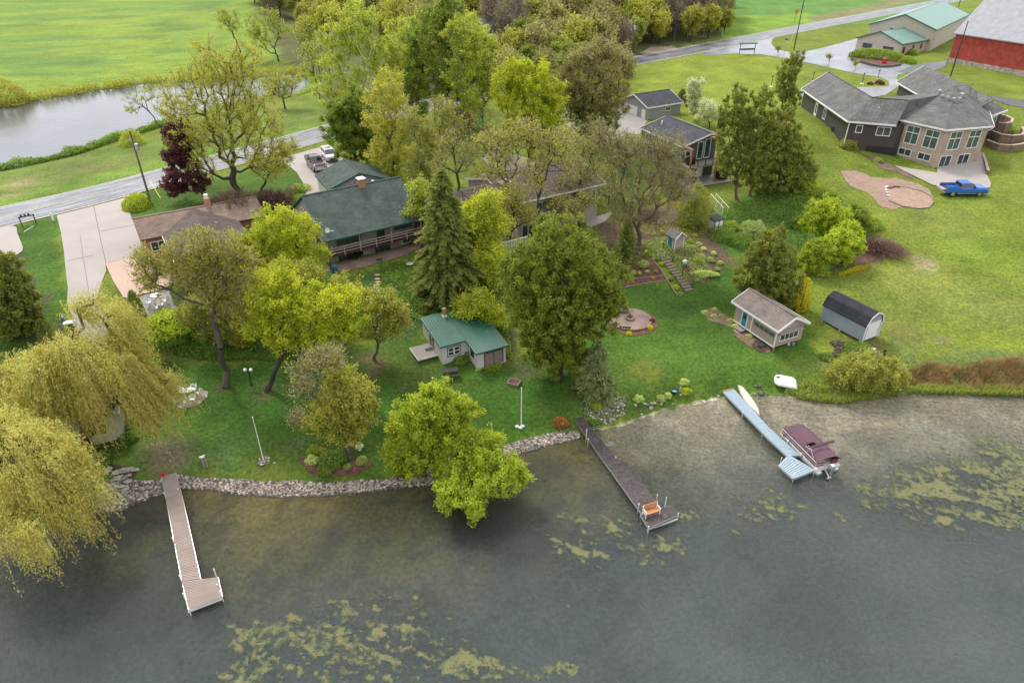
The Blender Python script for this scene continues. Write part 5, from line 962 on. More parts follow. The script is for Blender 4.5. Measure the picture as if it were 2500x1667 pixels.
# ================================================================ vegetation
def unit(n, r=rng):
    v = r.normal(size=(n, 3)); return v / (np.linalg.norm(v, axis=1)[:, None] + 1e-9)
def leaves(C, size, tint, up=.35, asp=.62, along=None, r=rng):
    """diamond leaf faces at C; along: preferred long axis (n,3) or None"""
    n = len(C); nn = unit(n, r) + np.array([0, 0, up]); nn /= np.linalg.norm(nn, axis=1)[:, None]
    u = unit(n, r) if along is None else along + unit(n, r) * .25
    u = u - nn * np.sum(u * nn, 1)[:, None]; u /= np.linalg.norm(u, axis=1)[:, None] + 1e-9; v = np.cross(nn, u)
    s = (size * r.uniform(.65, 1.35, n))[:, None] if np.isscalar(size) else (size * r.uniform(.8, 1.2, n))[:, None]
    V = np.stack([C - u * s, C - v * s * asp + u * s * .1, C + u * s, C + v * s * asp + u * s * .1], 1).reshape(-1, 3)
    return V, np.arange(4 * n).reshape(-1, 4), np.repeat(tint, 4)
def tubes(A, B, ra, rb, k=5):
    A = np.asarray(A, float); B = np.asarray(B, float); d = B - A; L = np.linalg.norm(d, axis=1)[:, None] + 1e-9; d = d / L
    ref = np.where(np.abs(d[:, 2:3]) > .95, np.array([[1., 0, 0]]), np.array([[0, 0, 1.]])); u = np.cross(d, ref); u /= np.linalg.norm(u, axis=1)[:, None]; v = np.cross(u, d)
    t = np.arange(k) * 2 * math.pi / k; cs = np.cos(t)[None, :, None]; sn = np.sin(t)[None, :, None]
    ring = u[:, None, :] * cs + v[:, None, :] * sn
    V = np.concatenate([A[:, None] + ring * np.asarray(ra)[:, None, None], (B + d * .02)[:, None] + ring * np.asarray(rb)[:, None, None]], 1).reshape(-1, 3)
    i = np.arange(k); f = np.stack([i, (i + 1) % k, k + (i + 1) % k, k + i], 1); F = (f[None] + (np.arange(len(A)) * 2 * k)[:, None, None]).reshape(-1, 4)
    return V, F
def skeleton(base, fork, pts, r0, r, a=.42, step=1.1, wob=.05, leadup=0):
    base = np.array(base, float); fork = np.array(fork, float); nodes = []; par = []; Lp = []
    for i in range(6):
        t = i / 5; p = base + (fork - base) * t
        if 0 < i < 5: p = p + r.normal(size=3) * .03 * np.linalg.norm(fork - base) * np.array([1, 1, .2])
        nodes.append(p); par.append(i - 1); Lp.append(0 if i == 0 else Lp[-1] + np.linalg.norm(nodes[-1] - nodes[-2]))
    cap = 6 + len(pts) * 9; NA = np.full((cap, 3), 1e6); LA = np.zeros(cap); NA[:6] = nodes; LA[:6] = Lp; par = par + [0] * (cap - 6); n = 6; tips = []
    order = np.argsort(np.linalg.norm(pts - fork, axis=1))
    for k in order:
        p = pts[k]; dv = NA[:n] - p; dist = np.sqrt((dv * dv).sum(1)); cost = dist + a * LA[:n]; cost[:3] += 3 * dist[:3]
        j = int(np.argmin(cost)); A = NA[j].copy(); L = dist[j]; m = max(1, min(8, int(L / step)))
        bow = r.normal(size=3) * wob * L; bow[2] += -.10 * L if L > 1 else 0
        pj = j
        for q in range(1, m + 1):
            t = q / m; x = A + (p - A) * t + bow * math.sin(math.pi * t)
            if n >= cap: break
            NA[n] = x; par[n] = pj; LA[n] = LA[pj] + L / m; pj = n; n += 1
        tips.append(pj)
    w = np.zeros(n)
    for tp in tips: w[tp] += 1
    for i in range(n - 1, 0, -1): w[par[i]] += w[i]
    rad = r0 * np.sqrt(np.maximum(w, .6) / w[1]); rad = np.maximum(rad, .012)
    return NA[:n], np.array(par[:n]), rad, np.array(tips)
def blobs3(blobs, base, dscale=1.0):
    out = []
    for b in blobs:
        y = base[1] + (b[3] if len(b) > 3 else 0); c = PY(b[0] * K, b[1] * K, y); rr = b[2] * K * depth_at(c) / FP; out.append((c, rr * dscale))
    return out
def tree(label, base, blobs, leaf, bark='bark', tr=.22, npt=220, lpp=45, ls=.15, spread=.42, twigs=5, cat='tree', name='tree', group=None, forkt=.45, outer=.45, up=.75, seed=None, minh=None, squash=.9, twr=.014, tintb=0, wob=.045, alpha=.42, lean=None):
    r = np.random.default_rng(seed if seed is not None else abs(hash(label)) % 9999 if False else sum(map(ord, label)))
    base = np.array(base if len(base) == 3 else GD(*base), float); B = blobs3(blobs, base); wv = np.array([rr ** 2.3 for _, rr in B]); wv /= wv.sum()
    ch = r.choice(len(B), npt, p=wv); pts = np.array([B[i][0] + unit(1, r)[0] * B[i][1] * (r.random() ** outer) * np.array([1, 1, squash]) for i in ch])
    gz = base[2] + (minh if minh is not None else .8); pts[:, 2] = np.maximum(pts[:, 2], gz + r.random(npt) * .6)
    cen = np.average([c for c, _ in B], axis=0, weights=wv); low = min(c[2] - rr * .7 for c, rr in B)
    fz = max(low, base[2] + (cen[2] - base[2]) * forkt); t = (fz - base[2]) / max(.5, cen[2] - base[2]); fork = base + (cen - base) * t
    NA, par, rad, tips = skeleton(base, fork, pts, tr, r, wob=wob, a=alpha)
    pr = par.copy(); pr[0] = 0; A = NA[pr[1:]]; Bv = NA[1:]; ra = np.minimum(rad[pr[1:]], rad[1:] * 1.35 + .02); ra[:5] = rad[0:5]; ra[0] *= 1.5; V, F = tubes(A, Bv, ra, rad[1:], 6)
    # twigs
    tp = NA[tips]; dirn = tp - NA[pr[tips]]; dirn /= np.linalg.norm(dirn, axis=1)[:, None] + 1e-9
    TA = np.repeat(tp, twigs, 0); dd_ = np.repeat(dirn, twigs, 0) * .7 + unit(len(TA), r) * .8 + np.array([0, 0, .25]); TB = TA + dd_ * (spread * r.uniform(.7, 1.6, len(TA)))[:, None]
    V2, F2 = tubes(TA, TB, np.full(len(TA), twr * 1.3), np.full(len(TA), twr * .7), 3)
    ls *= .84; lpp = int(lpp * 1.25)
    root = empty(name, base, 0, label, cat, group)
    npmesh('trunk', V - base, F, M[bark], root, smooth=True); cr_ = None
    if lpp > 0:
        src = r.integers(0, len(TA), npt * lpp); tt_ = r.random(len(src))[:, None]; C = TA[src] * (1 - tt_) + TB[src] * tt_ + r.normal(size=(len(src), 3)) * spread * .42
        C[:, 2] = np.maximum(C[:, 2], gz)
        ct = r.random(npt); tint = np.clip(ct[src // twigs] * .45 + r.random(len(src)) * .62 - .04 + tintb, 0, 1)
        LV, LF, LT = leaves(C, ls, tint, up, r=r)
        cr_ = npmesh('crown', LV - base, LF, M[leaf], root, tint=LT)
    npmesh('twigs', V2 - base, F2, M['barkred' if bark == 'barkred' else 'twig'], root)
    return root
def copy_at(root, p, s=1, rz=0, label=None, group=None):
    c = copy_tree(root); c.location = tuple(float(a) for a in p); c.scale = (s, s, s * random.uniform(.92, 1.1)); c.rotation_euler = (0, 0, rz)
    if label: c['label'] = label
    if group: c['group'] = group
    return c
def cone_tree(label, base, top, hw, leaf, kind='cedar', n=7000, ls=.16, bark='barkred', cat='tree', name='cedar_tree', group=None, lobes=None, trunk=.18, clear=0.0, seed=1, power=.75, dy=0, up=.1, squashd=.9):
    """base/top in overview px, hw half width px; kind cedar|spruce"""
    r = np.random.default_rng(seed); b = np.array(GD(*base)); h = None
    # height from the top pixel
    lo_, hi_ = .3, 40
    for _ in range(40):
        m_ = (lo_ + hi_) / 2; w = np.array([b[0], b[1], b[2] + m_]) - [0, 0, CH]; v = CY - FP * (w @ UPV) / (w @ FW)
        if v > top[1] * K: lo_ = m_
        else: hi_ = m_
    h = lo_; Rr = hw * K * depth_at(b + [0, 0, h * .3]) / FP; root = empty(name, b, 0, label, cat, group)
    m = MB(); m.tube((0, 0, -.3), (0, 0, h * .9), trunk, .02, 8); m.build('trunk', M[bark], root)
    if kind == 'spruce':
        C = []; AL = []; SZ = []; TT = []; TAs = []; TBs = []; z = clear * h
        while z < h * .985:
            t = (z - clear * h) / (h * (1 - clear)); rr = Rr * (1 - t) ** power * r.uniform(.78, 1.15) + .08; nb = int(max(5, 7 + rr * 3.2)); a0 = r.random() * 6.28
            for i in range(nb):
                a = a0 + i * 6.283 / nb + r.normal() * .15; L = rr * r.uniform(.6, 1.18); ns = max(4, int(L * n / 620)); s = np.linspace(.12, 1, ns)
                dirv = np.array([math.cos(a), math.sin(a), 0]); zz = z + L * (.12 - .34 * s ** 1.4) + .05
                P_ = dirv[None] * (s * L)[:, None]; P_[:, 2] = zz; TAs.append([0, 0, z]); TBs.append(P_[-1])
                side = np.array([-math.sin(a), math.cos(a), 0])
                for sg in (-1, 0, 1):
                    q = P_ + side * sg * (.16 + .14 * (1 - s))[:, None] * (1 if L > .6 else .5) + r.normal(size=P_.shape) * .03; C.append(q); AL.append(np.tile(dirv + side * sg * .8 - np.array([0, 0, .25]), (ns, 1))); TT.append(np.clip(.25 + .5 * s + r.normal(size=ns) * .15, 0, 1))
            z += .20 + .10 * (1 - t) if h < 7 else .34 + .15 * (1 - t)
        C = np.vstack(C); AL = np.vstack(AL); TT = np.concatenate(TT); AL /= np.linalg.norm(AL, axis=1)[:, None]
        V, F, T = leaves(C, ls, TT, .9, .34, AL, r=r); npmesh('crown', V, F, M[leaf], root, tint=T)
        V, F = tubes(TAs, TBs, np.full(len(TAs), .03), np.full(len(TAs), .008), 3); npmesh('branches', V, F, M[bark], root)
    else:
        lobes = [(0, 0, .72, 1), (.42, .15, .55, .86), (-.42, .2, .55, .8), (.1, -.45, .6, .75), (-.32, -.35, .5, .88)] if hw > 28 else [(0, 0, 1, 1)]; C = []; AL = []; TT = []
        for (lx, ly, lr, lh) in lobes:
            k = int(n * lr * lh / sum(l[2] * l[3] for l in lobes)); t = r.random(k) ** 1.25; zt_ = clear * h + t * h * lh * (1 - clear)
            prof = np.where(t < .16, .72 + 1.75 * t, np.maximum(0, 1 - (np.maximum(t - .16, 0) / .84) ** 2.5) ** .62); a = r.random(k) * 6.283
            lump = .58 + .70 * fbm(np.cos(a) * 1.6 + lx * 7 + 9, np.sin(a) * 1.6 + t * h * .55 + ly, 3, seed) + .30 * (vnoise(a * 5, t * h * 2.0, seed + 4) - .5); rad = Rr * lr * prof * lump * (.62 + .38 * r.random(k) ** .4) + .03
            c = np.stack([lx * Rr + np.cos(a) * rad, ly * Rr + np.sin(a) * rad, zt_ + r.normal(size=k) * .05], 1); C.append(c); TLs = h
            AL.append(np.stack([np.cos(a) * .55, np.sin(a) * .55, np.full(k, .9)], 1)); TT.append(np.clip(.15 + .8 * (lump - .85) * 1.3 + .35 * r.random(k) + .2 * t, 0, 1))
        C = np.vstack(C); AL = np.vstack(AL); TT = np.concatenate(TT); AL /= np.linalg.norm(AL, axis=1)[:, None]
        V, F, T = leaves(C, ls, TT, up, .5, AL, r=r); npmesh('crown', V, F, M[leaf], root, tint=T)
    return root
def bush(label, g, rx, h, leaf, n=900, ls=.09, name='shrub', cat='shrub', group=None, ry=None, up=.4, seed=None, stems=0, lump=.35, hollow=.6):
    r = np.random.default_rng(seed if seed is not None else int(abs(g[0] * 31 + g[1] * 17)) + 3); ry = ry or rx
    d = unit(n, r); d[:, 2] = np.abs(d[:, 2]) * 1.15 - .12; k = (1 - lump / 2) + lump * vnoise(d[:, 0] * 2.6 + 9 + g[0], d[:, 1] * 2.6 + d[:, 2] * 2 + 5, 3); rr = k * (hollow + (1 - hollow) * r.random(n) ** .5)
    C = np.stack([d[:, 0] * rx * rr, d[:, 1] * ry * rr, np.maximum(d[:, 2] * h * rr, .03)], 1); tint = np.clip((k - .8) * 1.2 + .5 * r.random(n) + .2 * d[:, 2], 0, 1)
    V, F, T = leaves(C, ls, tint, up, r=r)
    if stems:
        root = empty(name, g, 0, label, cat, group); npmesh('foliage', V, F, M[leaf], root, tint=T); a = r.random(stems) * 6.28; q = r.uniform(.3, .9, stems)
        TA = np.stack([np.cos(a) * .12 * rx, np.sin(a) * .12 * rx, np.zeros(stems)], 1); TB = np.stack([np.cos(a) * rx * q, np.sin(a) * ry * q, h * (1.05 - .45 * q)], 1)
        V, F = tubes(TA, TB, np.full(stems, .022), np.full(stems, .008), 3); npmesh('stems', V, F, M['twig'], root); return root
    o = npmesh(name, V, F, M[leaf], tint=T, loc=g); return tag(o, label, cat, group)
def twigbush(label, g, rx, h, leaf='l_twig', n=500, bark='twig', leafn=600, ls=.05, name='bare_shrub', cat='shrub', seed=5):
    r = np.random.default_rng(seed); root = empty(name, g, 0, label, cat); a = r.random(n) * 6.28; q = np.sqrt(r.random(n)); TB = np.stack([np.cos(a) * rx * q, np.sin(a) * rx * q, h * (1.1 - .55 * q ** 2) * r.uniform(.6, 1.05, n)], 1)
    TA = TB * r.uniform(.0, .75, n)[:, None]; V, F = tubes(TA, TB + unit(n, r) * .12, np.full(n, .016), np.full(n, .007), 3); npmesh('stems', V, F, M[bark], root)
    C = TA + (TB - TA) * r.random(n)[:, None]; C = np.repeat(C, max(1, leafn // n), 0) + r.normal(size=(n * max(1, leafn // n), 3)) * .18; C[:, 2] = np.maximum(C[:, 2], .05); V, F, T = leaves(C, ls, r.random(len(C)), .2, .35, r=r); npmesh('buds', V, F, M[leaf], root, tint=T)
    return root
def willow(label, base, blobs, n_str=1500, tr=.45, seed=3, lmin=1.6, lmax=4.6, floor=.25, fork=.35):
    r = np.random.default_rng(seed); base = np.array(base, float); B = blobs3(blobs, base); wv = np.array([rr ** 2 for _, rr in B]); wv /= wv.sum(); npt = 170
    ch = r.choice(len(B), npt, p=wv); u = unit(npt, r); u[:, 2] = np.abs(u[:, 2]) * .8; pts = np.array([B[i][0] + u[j] * B[i][1] * (r.random() ** .4) * .9 for j, i in enumerate(ch)]); pts[:, 2] = np.maximum(pts[:, 2], base[2] + 2)
    cen = np.average([c for c, _ in B], axis=0, weights=wv); NA, par, rad, tips = skeleton(base, base + (cen - base) * fork, pts, tr, r, wob=.12)
    pr = par.copy(); pr[0] = 0; V, F = tubes(NA[pr[1:]], NA[1:], np.minimum(rad[pr[1:]], rad[1:] * 1.4 + .03), rad[1:], 6); root = empty('willow_tree', base, 0, label, 'tree')
    npmesh('trunk', V - base, F, M['barkdark'], root, smooth=True)
    pw_ = r.random(npt) ** 1.8 + .08; src = r.choice(npt, n_str, p=pw_ / pw_.sum()); S0 = NA[tips][src] + r.normal(size=(n_str, 3)) * np.array([.5, .5, .3]); cxy = cen[:2]; od = S0[:, :2] - cxy; od /= np.linalg.norm(od, axis=1)[:, None] + 1e-9
    L = r.uniform(lmin, lmax, n_str) * r.uniform(.55, 1.15, npt)[src]; C = []; AL = []; TT = []; SA = []; SB = []; st = r.random(n_str); cl = r.random(npt)[src]
    wind = np.array([.22, -.10])
    K_ = 26
    for k in range(K_):
        t = (k + .5) / K_; x = S0[:, :2] + od * (L * .34 * math.sin(t * 1.5))[:, None] + wind * (L * t * .8)[:, None]; z = S0[:, 2] + L * (.16 * math.sin(min(1, t * 2.4) * math.pi) - .95 * max(0, t - .12))
        p = np.stack([x[:, 0], x[:, 1], z], 1); ok = z > floor
        if k: d_ = p - prev; d_ /= np.linalg.norm(d_, axis=1)[:, None] + 1e-9
        else: d_ = np.tile([0, 0, -1.], (n_str, 1))
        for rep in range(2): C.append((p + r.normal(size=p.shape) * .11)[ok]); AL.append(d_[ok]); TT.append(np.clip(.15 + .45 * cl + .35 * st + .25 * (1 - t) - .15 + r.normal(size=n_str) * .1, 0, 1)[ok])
        if k and k % 3 == 0: SA.append(pk_[ok]); SB.append(p[ok])
        if k % 3 == 0: pk_ = p
        prev = p
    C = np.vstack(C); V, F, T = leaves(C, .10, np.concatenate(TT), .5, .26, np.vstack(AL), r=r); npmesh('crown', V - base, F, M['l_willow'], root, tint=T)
    SA = np.vstack(SA); SB = np.vstack(SB); V, F = tubes(SA, SB, np.full(len(SA), .010), np.full(len(SA), .008), 3); npmesh('strands', V - base, F, MAT('willow_twigs', (.42, .31, .08), .8, .2), root)
    return root
# ---- foreground and middle trees -------------------------------------------------
tree('broad maple just leafing out in thin yellow-green, above the road beside the pond', (545,455), [(500,175,66),(560,225,68),(430,215,62),(510,300,85),(600,300,62),(430,310,55),(470,130,42),(560,150,50),(610,370,45),(460,380,45),(390,260,35)], 'l_spring', 'barkdark', .42, 700, 44, .115, .5, 6, outer=.42, forkt=.42, twr=.016, alpha=.38)
tree('dark purple-leaved maple beside the road and the leaning utility pole', (478,462), [(410,315,32),(400,350,34),(425,395,42),(455,420,32),(405,430,28)], 'l_purple', 'barkdark', .15, 130, 110, .17, .38, 4)
tree('forked pale budding tree leaning over the pond edge', (372,300), [(325,225,30),(300,245,22),(345,215,22)], 'l_light', 'barkdark', .09, 60, 28, .10, .35, 6, forkt=.55)
tree('slim pale budding tree next to the forked one at the pond edge', (398,300), [(400,250,22),(380,235,20),(410,225,18)], 'l_light', 'barkdark', .07, 45, 26, .10, .35, 6, forkt=.55)
bush('round pale green bush at the pond edge behind the leaning pole', GD(305,332), 2.2, 2.6, 'l_light', 1800, .12, stems=12)
tree('small pale tree standing alone in the far meadow beyond the pond', (553,122), [(522,45,26),(505,35,18),(538,60,18)], 'l_light', 'barkdark', .16, 60, 22, .22, .8, 5, twr=.03, forkt=.5)
tree('many-stemmed budding tree at the far end of the pond', (640,140), [(590,60,32),(625,50,30),(600,90,28),(650,80,28)], 'l_light', 'barkdark', .20, 110, 34, .20, .7, 5, twr=.03, forkt=.35)
tree('low bushy budding tree on the pond bank behind the broad maple', (655,250), [(640,205,32),(665,185,28),(620,190,24)], 'l_olive', 'barkdark', .16, 90, 40, .16, .5, 6, forkt=.3)
for i, (bx, by, tx, ty) in enumerate(((735,232,708,115),(722,165,700,60),(745,215,725,120),(760,190,745,90),(700,170,690,80))):
    tree(['tall thin budding tree leaning at the right end of the pond', 'slender bare tree left of the birch clump, farthest back', 'thin straight tree on the pond bank left of the birch', 'thin tree close against the left side of the birch clump', 'shortest slender tree at the far right pond bank'][i], (bx, by), [(tx,ty,18),(tx+6,ty+25,16),(tx-5,ty+45,13)], 'l_light', 'barkdark', .10, 40, 20, .17, .6, 5, twr=.025, forkt=.6, group='thin trees at the end of the pond')
tree('tall birch with white stems and a hanging light green crown', (880,300), [(800,70,62),(850,120,62),(775,140,55),(880,170,50),(810,200,60),(760,210,42),(850,235,52),(905,120,40),(830,40,42),(770,90,40)], 'l_light', 'birch', .30, 420, 80, .15, .5, 6, outer=.5, forkt=.25, twr=.022, alpha=.5, wob=.04)
tree('second birch with white stems, right of the tallest birch', (915,275), [(920,70,40),(930,120,42),(910,170,42),(950,160,34)], 'l_light', 'birch', .20, 200, 60, .16, .5, 6, outer=.5, forkt=.25, twr=.022, alpha=.40)
tree('dense dark green rounded tree above the white car', (815,385), [(795,265,48),(830,300,52),(800,330,50),(850,345,46),(770,290,38),(815,240,42)], 'l_green', 'barkdark', .25, 330, 105, .15, .42, 4, outer=.55, minh=.4, tintb=-.15)
tree('golden green budding tree between the birches and the balcony house', (905,430), [(895,195,36),(905,235,42),(875,280,42),(920,300,44),(880,340,44),(930,365,44),(895,395,36),(860,225,24)], 'l_spring', 'bark', .22, 330, 62, .13, .45, 5, outer=.5, forkt=.3)
for i, (bx, by, bl) in enumerate((((1000,305),None,[(990,60,44),(1010,110,44),(985,160,40),(1005,210,36)]),((1060,320),None,[(1060,70,44),(1075,120,44),(1050,170,42),(1070,230,36)]),((950,300),None,[(945,100,34),(960,150,34),(950,200,34),(965,245,28)]),((1110,290),None,[(1105,110,36),(1100,160,36),(1115,205,32),(1090,240,28)]),((1025,300),None,[(1025,30,36),(1030,90,30),(1040,200,34)]))):
    tree(['tall light green poplar, leftmost trunk of the poplar row behind the brown roof', 'tall light green poplar with the widest crown in the middle of the row', 'slimmer light green poplar closest to the birches', 'light green poplar nearest the bright yellow-green maple', 'tallest thin poplar at the top edge of the poplar row'][i], bx, bl, 'l_light' if i % 2 else 'l_green', 'barkgrey', .20, 190, 62, .17, .5, 5, group='light green poplars behind the brown house', outer=.5, forkt=.3, twr=.02)
tree('budding brownish oak crown rising behind the poplars', (1010,240), [(1010,40,42),(970,30,34),(1040,60,32)], 'l_brown', 'barkdark', .22, 150, 40, .2, .7, 6, forkt=.4, twr=.03)
tree('bright yellow-green maple crown behind the middle of the brown house', (1215,395), [(1175,175,48),(1225,185,52),(1205,235,60),(1255,260,54),(1160,215,38),(1245,320,50),(1195,300,46),(1270,220,34)], 'l_yg', 'barkdark', .28, 460, 85, .15, .45, 4, outer=.5, forkt=.35)
tree('tall brown budding tree beside the wooden power pole', (1390,345), [(1370,130,52),(1400,120,42),(1340,175,46),(1385,205,58),(1330,235,44),(1410,235,42),(1370,275,48),(1310,150,30)], 'l_brown', 'barkdark', .32, 430, 48, .15, .55, 8, outer=.45, forkt=.25, twr=.024)
tree('dark leafy tree standing below the brown budding tree by the grey garage', (1400,345), [(1390,285,36),(1350,290,32),(1330,260,30)], 'l_green', 'barkdark', .15, 130, 70, .15, .42, 4, forkt=.2, tintb=-.3)
tree('budding tree before the charcoal cottage with long grey bare limbs', (1465,592), [(1440,350,50),(1500,345,46),(1550,400,46),(1480,420,56),(1410,350,44),(1540,340,40),(1440,480,44),(1380,300,36),(1520,460,44),(1410,430,40),(1570,440,34)], 'l_brown', 'bark', .26, 560, 26, .10, .55, 9, outer=.45, forkt=.35, twr=.016, alpha=.36)
for i, (b, bl) in enumerate((((1195,570),[(1120,330,36),(1165,340,42),(1150,390,40),(1195,300,36),(1110,400,30)]),((1222,560),[(1250,340,48),(1290,320,40),(1230,400,44),(1310,380,36),(1220,300,34)]),((1330,520),[(1330,350,38),(1370,330,34),(1350,400,36),(1300,430,36)]),((1060,560),[(1030,330,30),(1060,370,34),(1010,380,26),(1080,340,26)]),((1095,640),[(1120,470,36),(1090,500,40),(1140,520,36),(1110,560,40),(1060,500,28)]),((1130,680),[(1090,610,36),(1120,640,36),(1070,650,28),(1150,590,30)]))):
    tree(['thin budding tree standing before the twin gables of the brown house', 'tall twin-stemmed budding tree in front of the chimney of the brown house', 'budding tree over the right end of the brown roof', 'bare branched tree over the skylight end of the brown roof', 'golden green tree in front of the wooden deck of the brown house', 'golden green tree on the slope right of the dark spruce'][i], b, bl, ['l_spring','l_spring','l_olive','l_spring','l_yg','l_yg'][i], 'barkdark', .16, [200,240,200,140,220,200][i], [15,15,16,11,60,62][i], .12, .5, 7, outer=.45, forkt=.35, twr=.016, alpha=.40)
tree('large round maple in full leaf in the centre of the garden', (1285,868), [(1285,560,78),(1235,610,74),(1335,620,78),(1280,700,108),(1225,720,64),(1350,720,78),(1290,790,62),(1370,690,60),(1200,660,50),(1250,790,54),(1330,780,56),(1182,625,44),(1398,640,46),(1400,700,40),(1285,825,52),(1235,815,36),(1335,822,34)], 'l_maple', 'barkdark', .42, 900, 92, .125, .34, 4, outer=.33, forkt=.4, up=.5)
for i, (b, bl, lf_, n_, lp) in enumerate((((560,690),[(520,610,44),(560,640,42),(590,600,34),(540,570,34)],'l_spring',200,50),((500,800),[(470,700,40),(440,720,34),(520,740,38),(490,760,34)],'l_olive',200,40),((640,810),[(640,640,40),(600,660,36),(680,660,40),(650,700,40)],'l_yg',220,60),((985,470),[(965,300,36),(985,350,40),(960,390,36),(1000,410,30),(940,270,26)],'l_olive',220,40),((1010,420),[(1020,250,30),(1040,290,34),(1000,300,30)],'l_olive',130,34),((1155,420),[(1130,290,40),(1100,330,36),(1150,340,36),(1080,290,30)],'l_spring',120,14),((1290,470),[(1290,340,44),(1330,300,44),(1270,390,40),(1320,380,40),(1350,420,34)],'l_spring',120,10),((1400,470),[(1390,400,38),(1420,440,34),(1370,440,34)],'l_spring',110,18),((1340,340),[(1330,220,44),(1310,260,40),(1350,280,40),(1300,200,34)],'l_brown',240,44),((600,440),[(640,370,30),(600,380,26),(660,340,24)],'l_spring',80,40),((1120,760),[(1100,700,36),(1130,730,34),(1070,720,30)],'l_yg',130,60),((1165,605),[(1180,450,34),(1150,480,30),(1205,490,32)],'l_spring',150,24),((1305,545),[(1310,480,32),(1345,460,28),(1270,470,28)],'l_spring',110,16),((940,560),[(950,480,24),(965,440,28),(990,500,28)],'l_light',110,50))):
    tree(['yellow-green tree between the brick house and the balcony house', 'low olive tree behind the long leaning trunk', 'yellow-green tree behind the broad short-trunked maple', 'olive budding tree right of the balcony house chimney', 'small olive tree before the poplar trunks', 'yellow budding tree behind the skylight of the brown house', 'olive budding tree over the middle of the brown roof', 'small yellow budding tree at the right end of the brown roof', 'brown budding tree left of the tallest brown one', 'small budding tree behind the purple maple', 'golden green tree just above the green cottage roof', 'budding tree before the left part of the long brown roof', 'budding tree hiding the right part of the beige wall', 'pale green tree squeezed between balcony house and dark spruce'][i], b, bl, lf_, 'barkdark', .15, n_, lp, .12, .5, 6, outer=.42, forkt=.3, twr=.016)
tree('leafless reddish brown tree spreading over the brick house roof', (560,535), [(500,480,36),(530,495,40),(475,500,26),(545,470,28),(515,520,30)], 'l_redtwig', 'barkred', .12, 300, 5, .08, .5, 9, outer=.45, forkt=.3, twr=.014)
tree('leafless reddish brown thicket at the left wall of the balcony house', (645,492), [(630,458,26),(655,462,24),(605,455,26),(620,470,24)], 'l_redtwig', 'barkred', .10, 220, 6, .08, .45, 9, outer=.5, forkt=.2, twr=.014)
cone_tree('blue-green spruce on the lawn edge beside the large round maple', (1367,905), (1372,783), 50, 'l_spruce', 'spruce', 17000, .16, 'barkdark', name='spruce_tree', seed=4, trunk=.12)
cone_tree('huge dark spruce standing against the right end of the balcony house', (1030,690), (1010,385), 92, 'l_darkspruce', 'spruce', 9000, .24, 'barkdark', name='spruce_tree', seed=6, trunk=.3, power=.65)
tree('yellow-green maple on the slope at the left end of the balcony house', (655,690), [(640,515,52),(690,535,50),(610,560,50),(660,590,62),(715,590,42),(610,620,40),(690,640,42)], 'l_yg', 'barkdark', .20, 330, 66, .125, .42, 5, outer=.42, forkt=.3)
tree('half bare tree with a long leaning trunk on the lakeside lawn', (517,888), [(470,570,50),(520,590,48),(430,620,46),(560,600,38),(480,640,52),(540,650,44),(350,640,50),(330,600,36),(410,580,36),(500,700,42),(560,700,40)], 'l_spring', 'bark', .26, 430, 26, .125, .48, 7, outer=.42, forkt=.5, twr=.017, alpha=.36)
tree('broad yellow-green maple with a short trunk on the lawn below the hedge', (612,897), [(620,690,52),(690,690,56),(760,700,48),(600,745,46),(660,760,60),(740,770,52),(795,740,40),(800,690,34),(640,650,36)], 'l_yg', 'barkdark', .24, 430, 70, .125, .42, 5, outer=.38, forkt=.45, tintb=.05)
tree('second yellow-green maple crown behind the broad one on the slope', (720,800), [(590,690,30),(560,740,36),(560,790,30),(700,640,40),(770,660,36),(830,680,32),(690,810,36),(750,820,34)], 'l_spring', 'barkdark', .18, 260, 60, .125, .42, 6, outer=.42, forkt=.35)
tree('small thin-leaved tree in a mulch ring beside the green roofed cottage', (860,827), [(880,690,34),(905,720,34),(860,720,30),(890,755,34),(920,745,24),(850,760,22)], 'l_spring', 'bark', .14, 170, 42, .12, .4, 6, outer=.42, forkt=.45)
tree('half dead tree with grey bare twigs on its lake side, near the shore', (805,1048), [(780,880,44),(815,910,46),(770,930,48),(820,960,44),(790,985,42),(740,960,36),(840,930,30)], 'l_spring', 'bark', .24, 300, 46, .12, .40, 6, outer=.42, forkt=.25)
tree('sparsely budding grey twiggy tree beside the half dead tree', (800,1046), [(710,850,42),(740,830,40),(700,890,36),(690,960,24),(760,830,34)], 'l_spring', 'bark', .08, 170, 12, .09, .5, 8, outer=.45, forkt=.5, twr=.016, alpha=.3, name='dead_tree')
tree('vivid lime green tree on the shore beside the stone bank', (985,1085), [(950,945,42),(990,925,38),(1035,945,44),(925,985,42),(975,985,52),(1040,990,48),(915,1040,36),(970,1050,52),(1030,1040,46),(1012,895,22),(1075,960,30),(935,1085,34),(1085,1010,26)], 'l_bright', 'barkgrey', .25, 620, 84, .115, .33, 4, outer=.36, forkt=.2, up=.5, minh=.6)
tree('paler green tree bending out over the lake from the stone bank', (1020,1098), [(1055,1060,46,-1),(1110,1060,44,-1.5),(1160,1075,38,-2),(1040,1110,44,-3),(1095,1120,46,-3.5),(1085,1160,34,-5),(1190,1090,26,-2.5),(1120,1020,34,0),(1035,1140,32,-4.5),(1150,1110,30,-3),(1040,1050,34,-.5),(1075,1020,26,0)], 'l_bright', 'barkgrey', .25, 460, 78, .105, .33, 5, outer=.40, forkt=.25, up=.5, minh=.3)
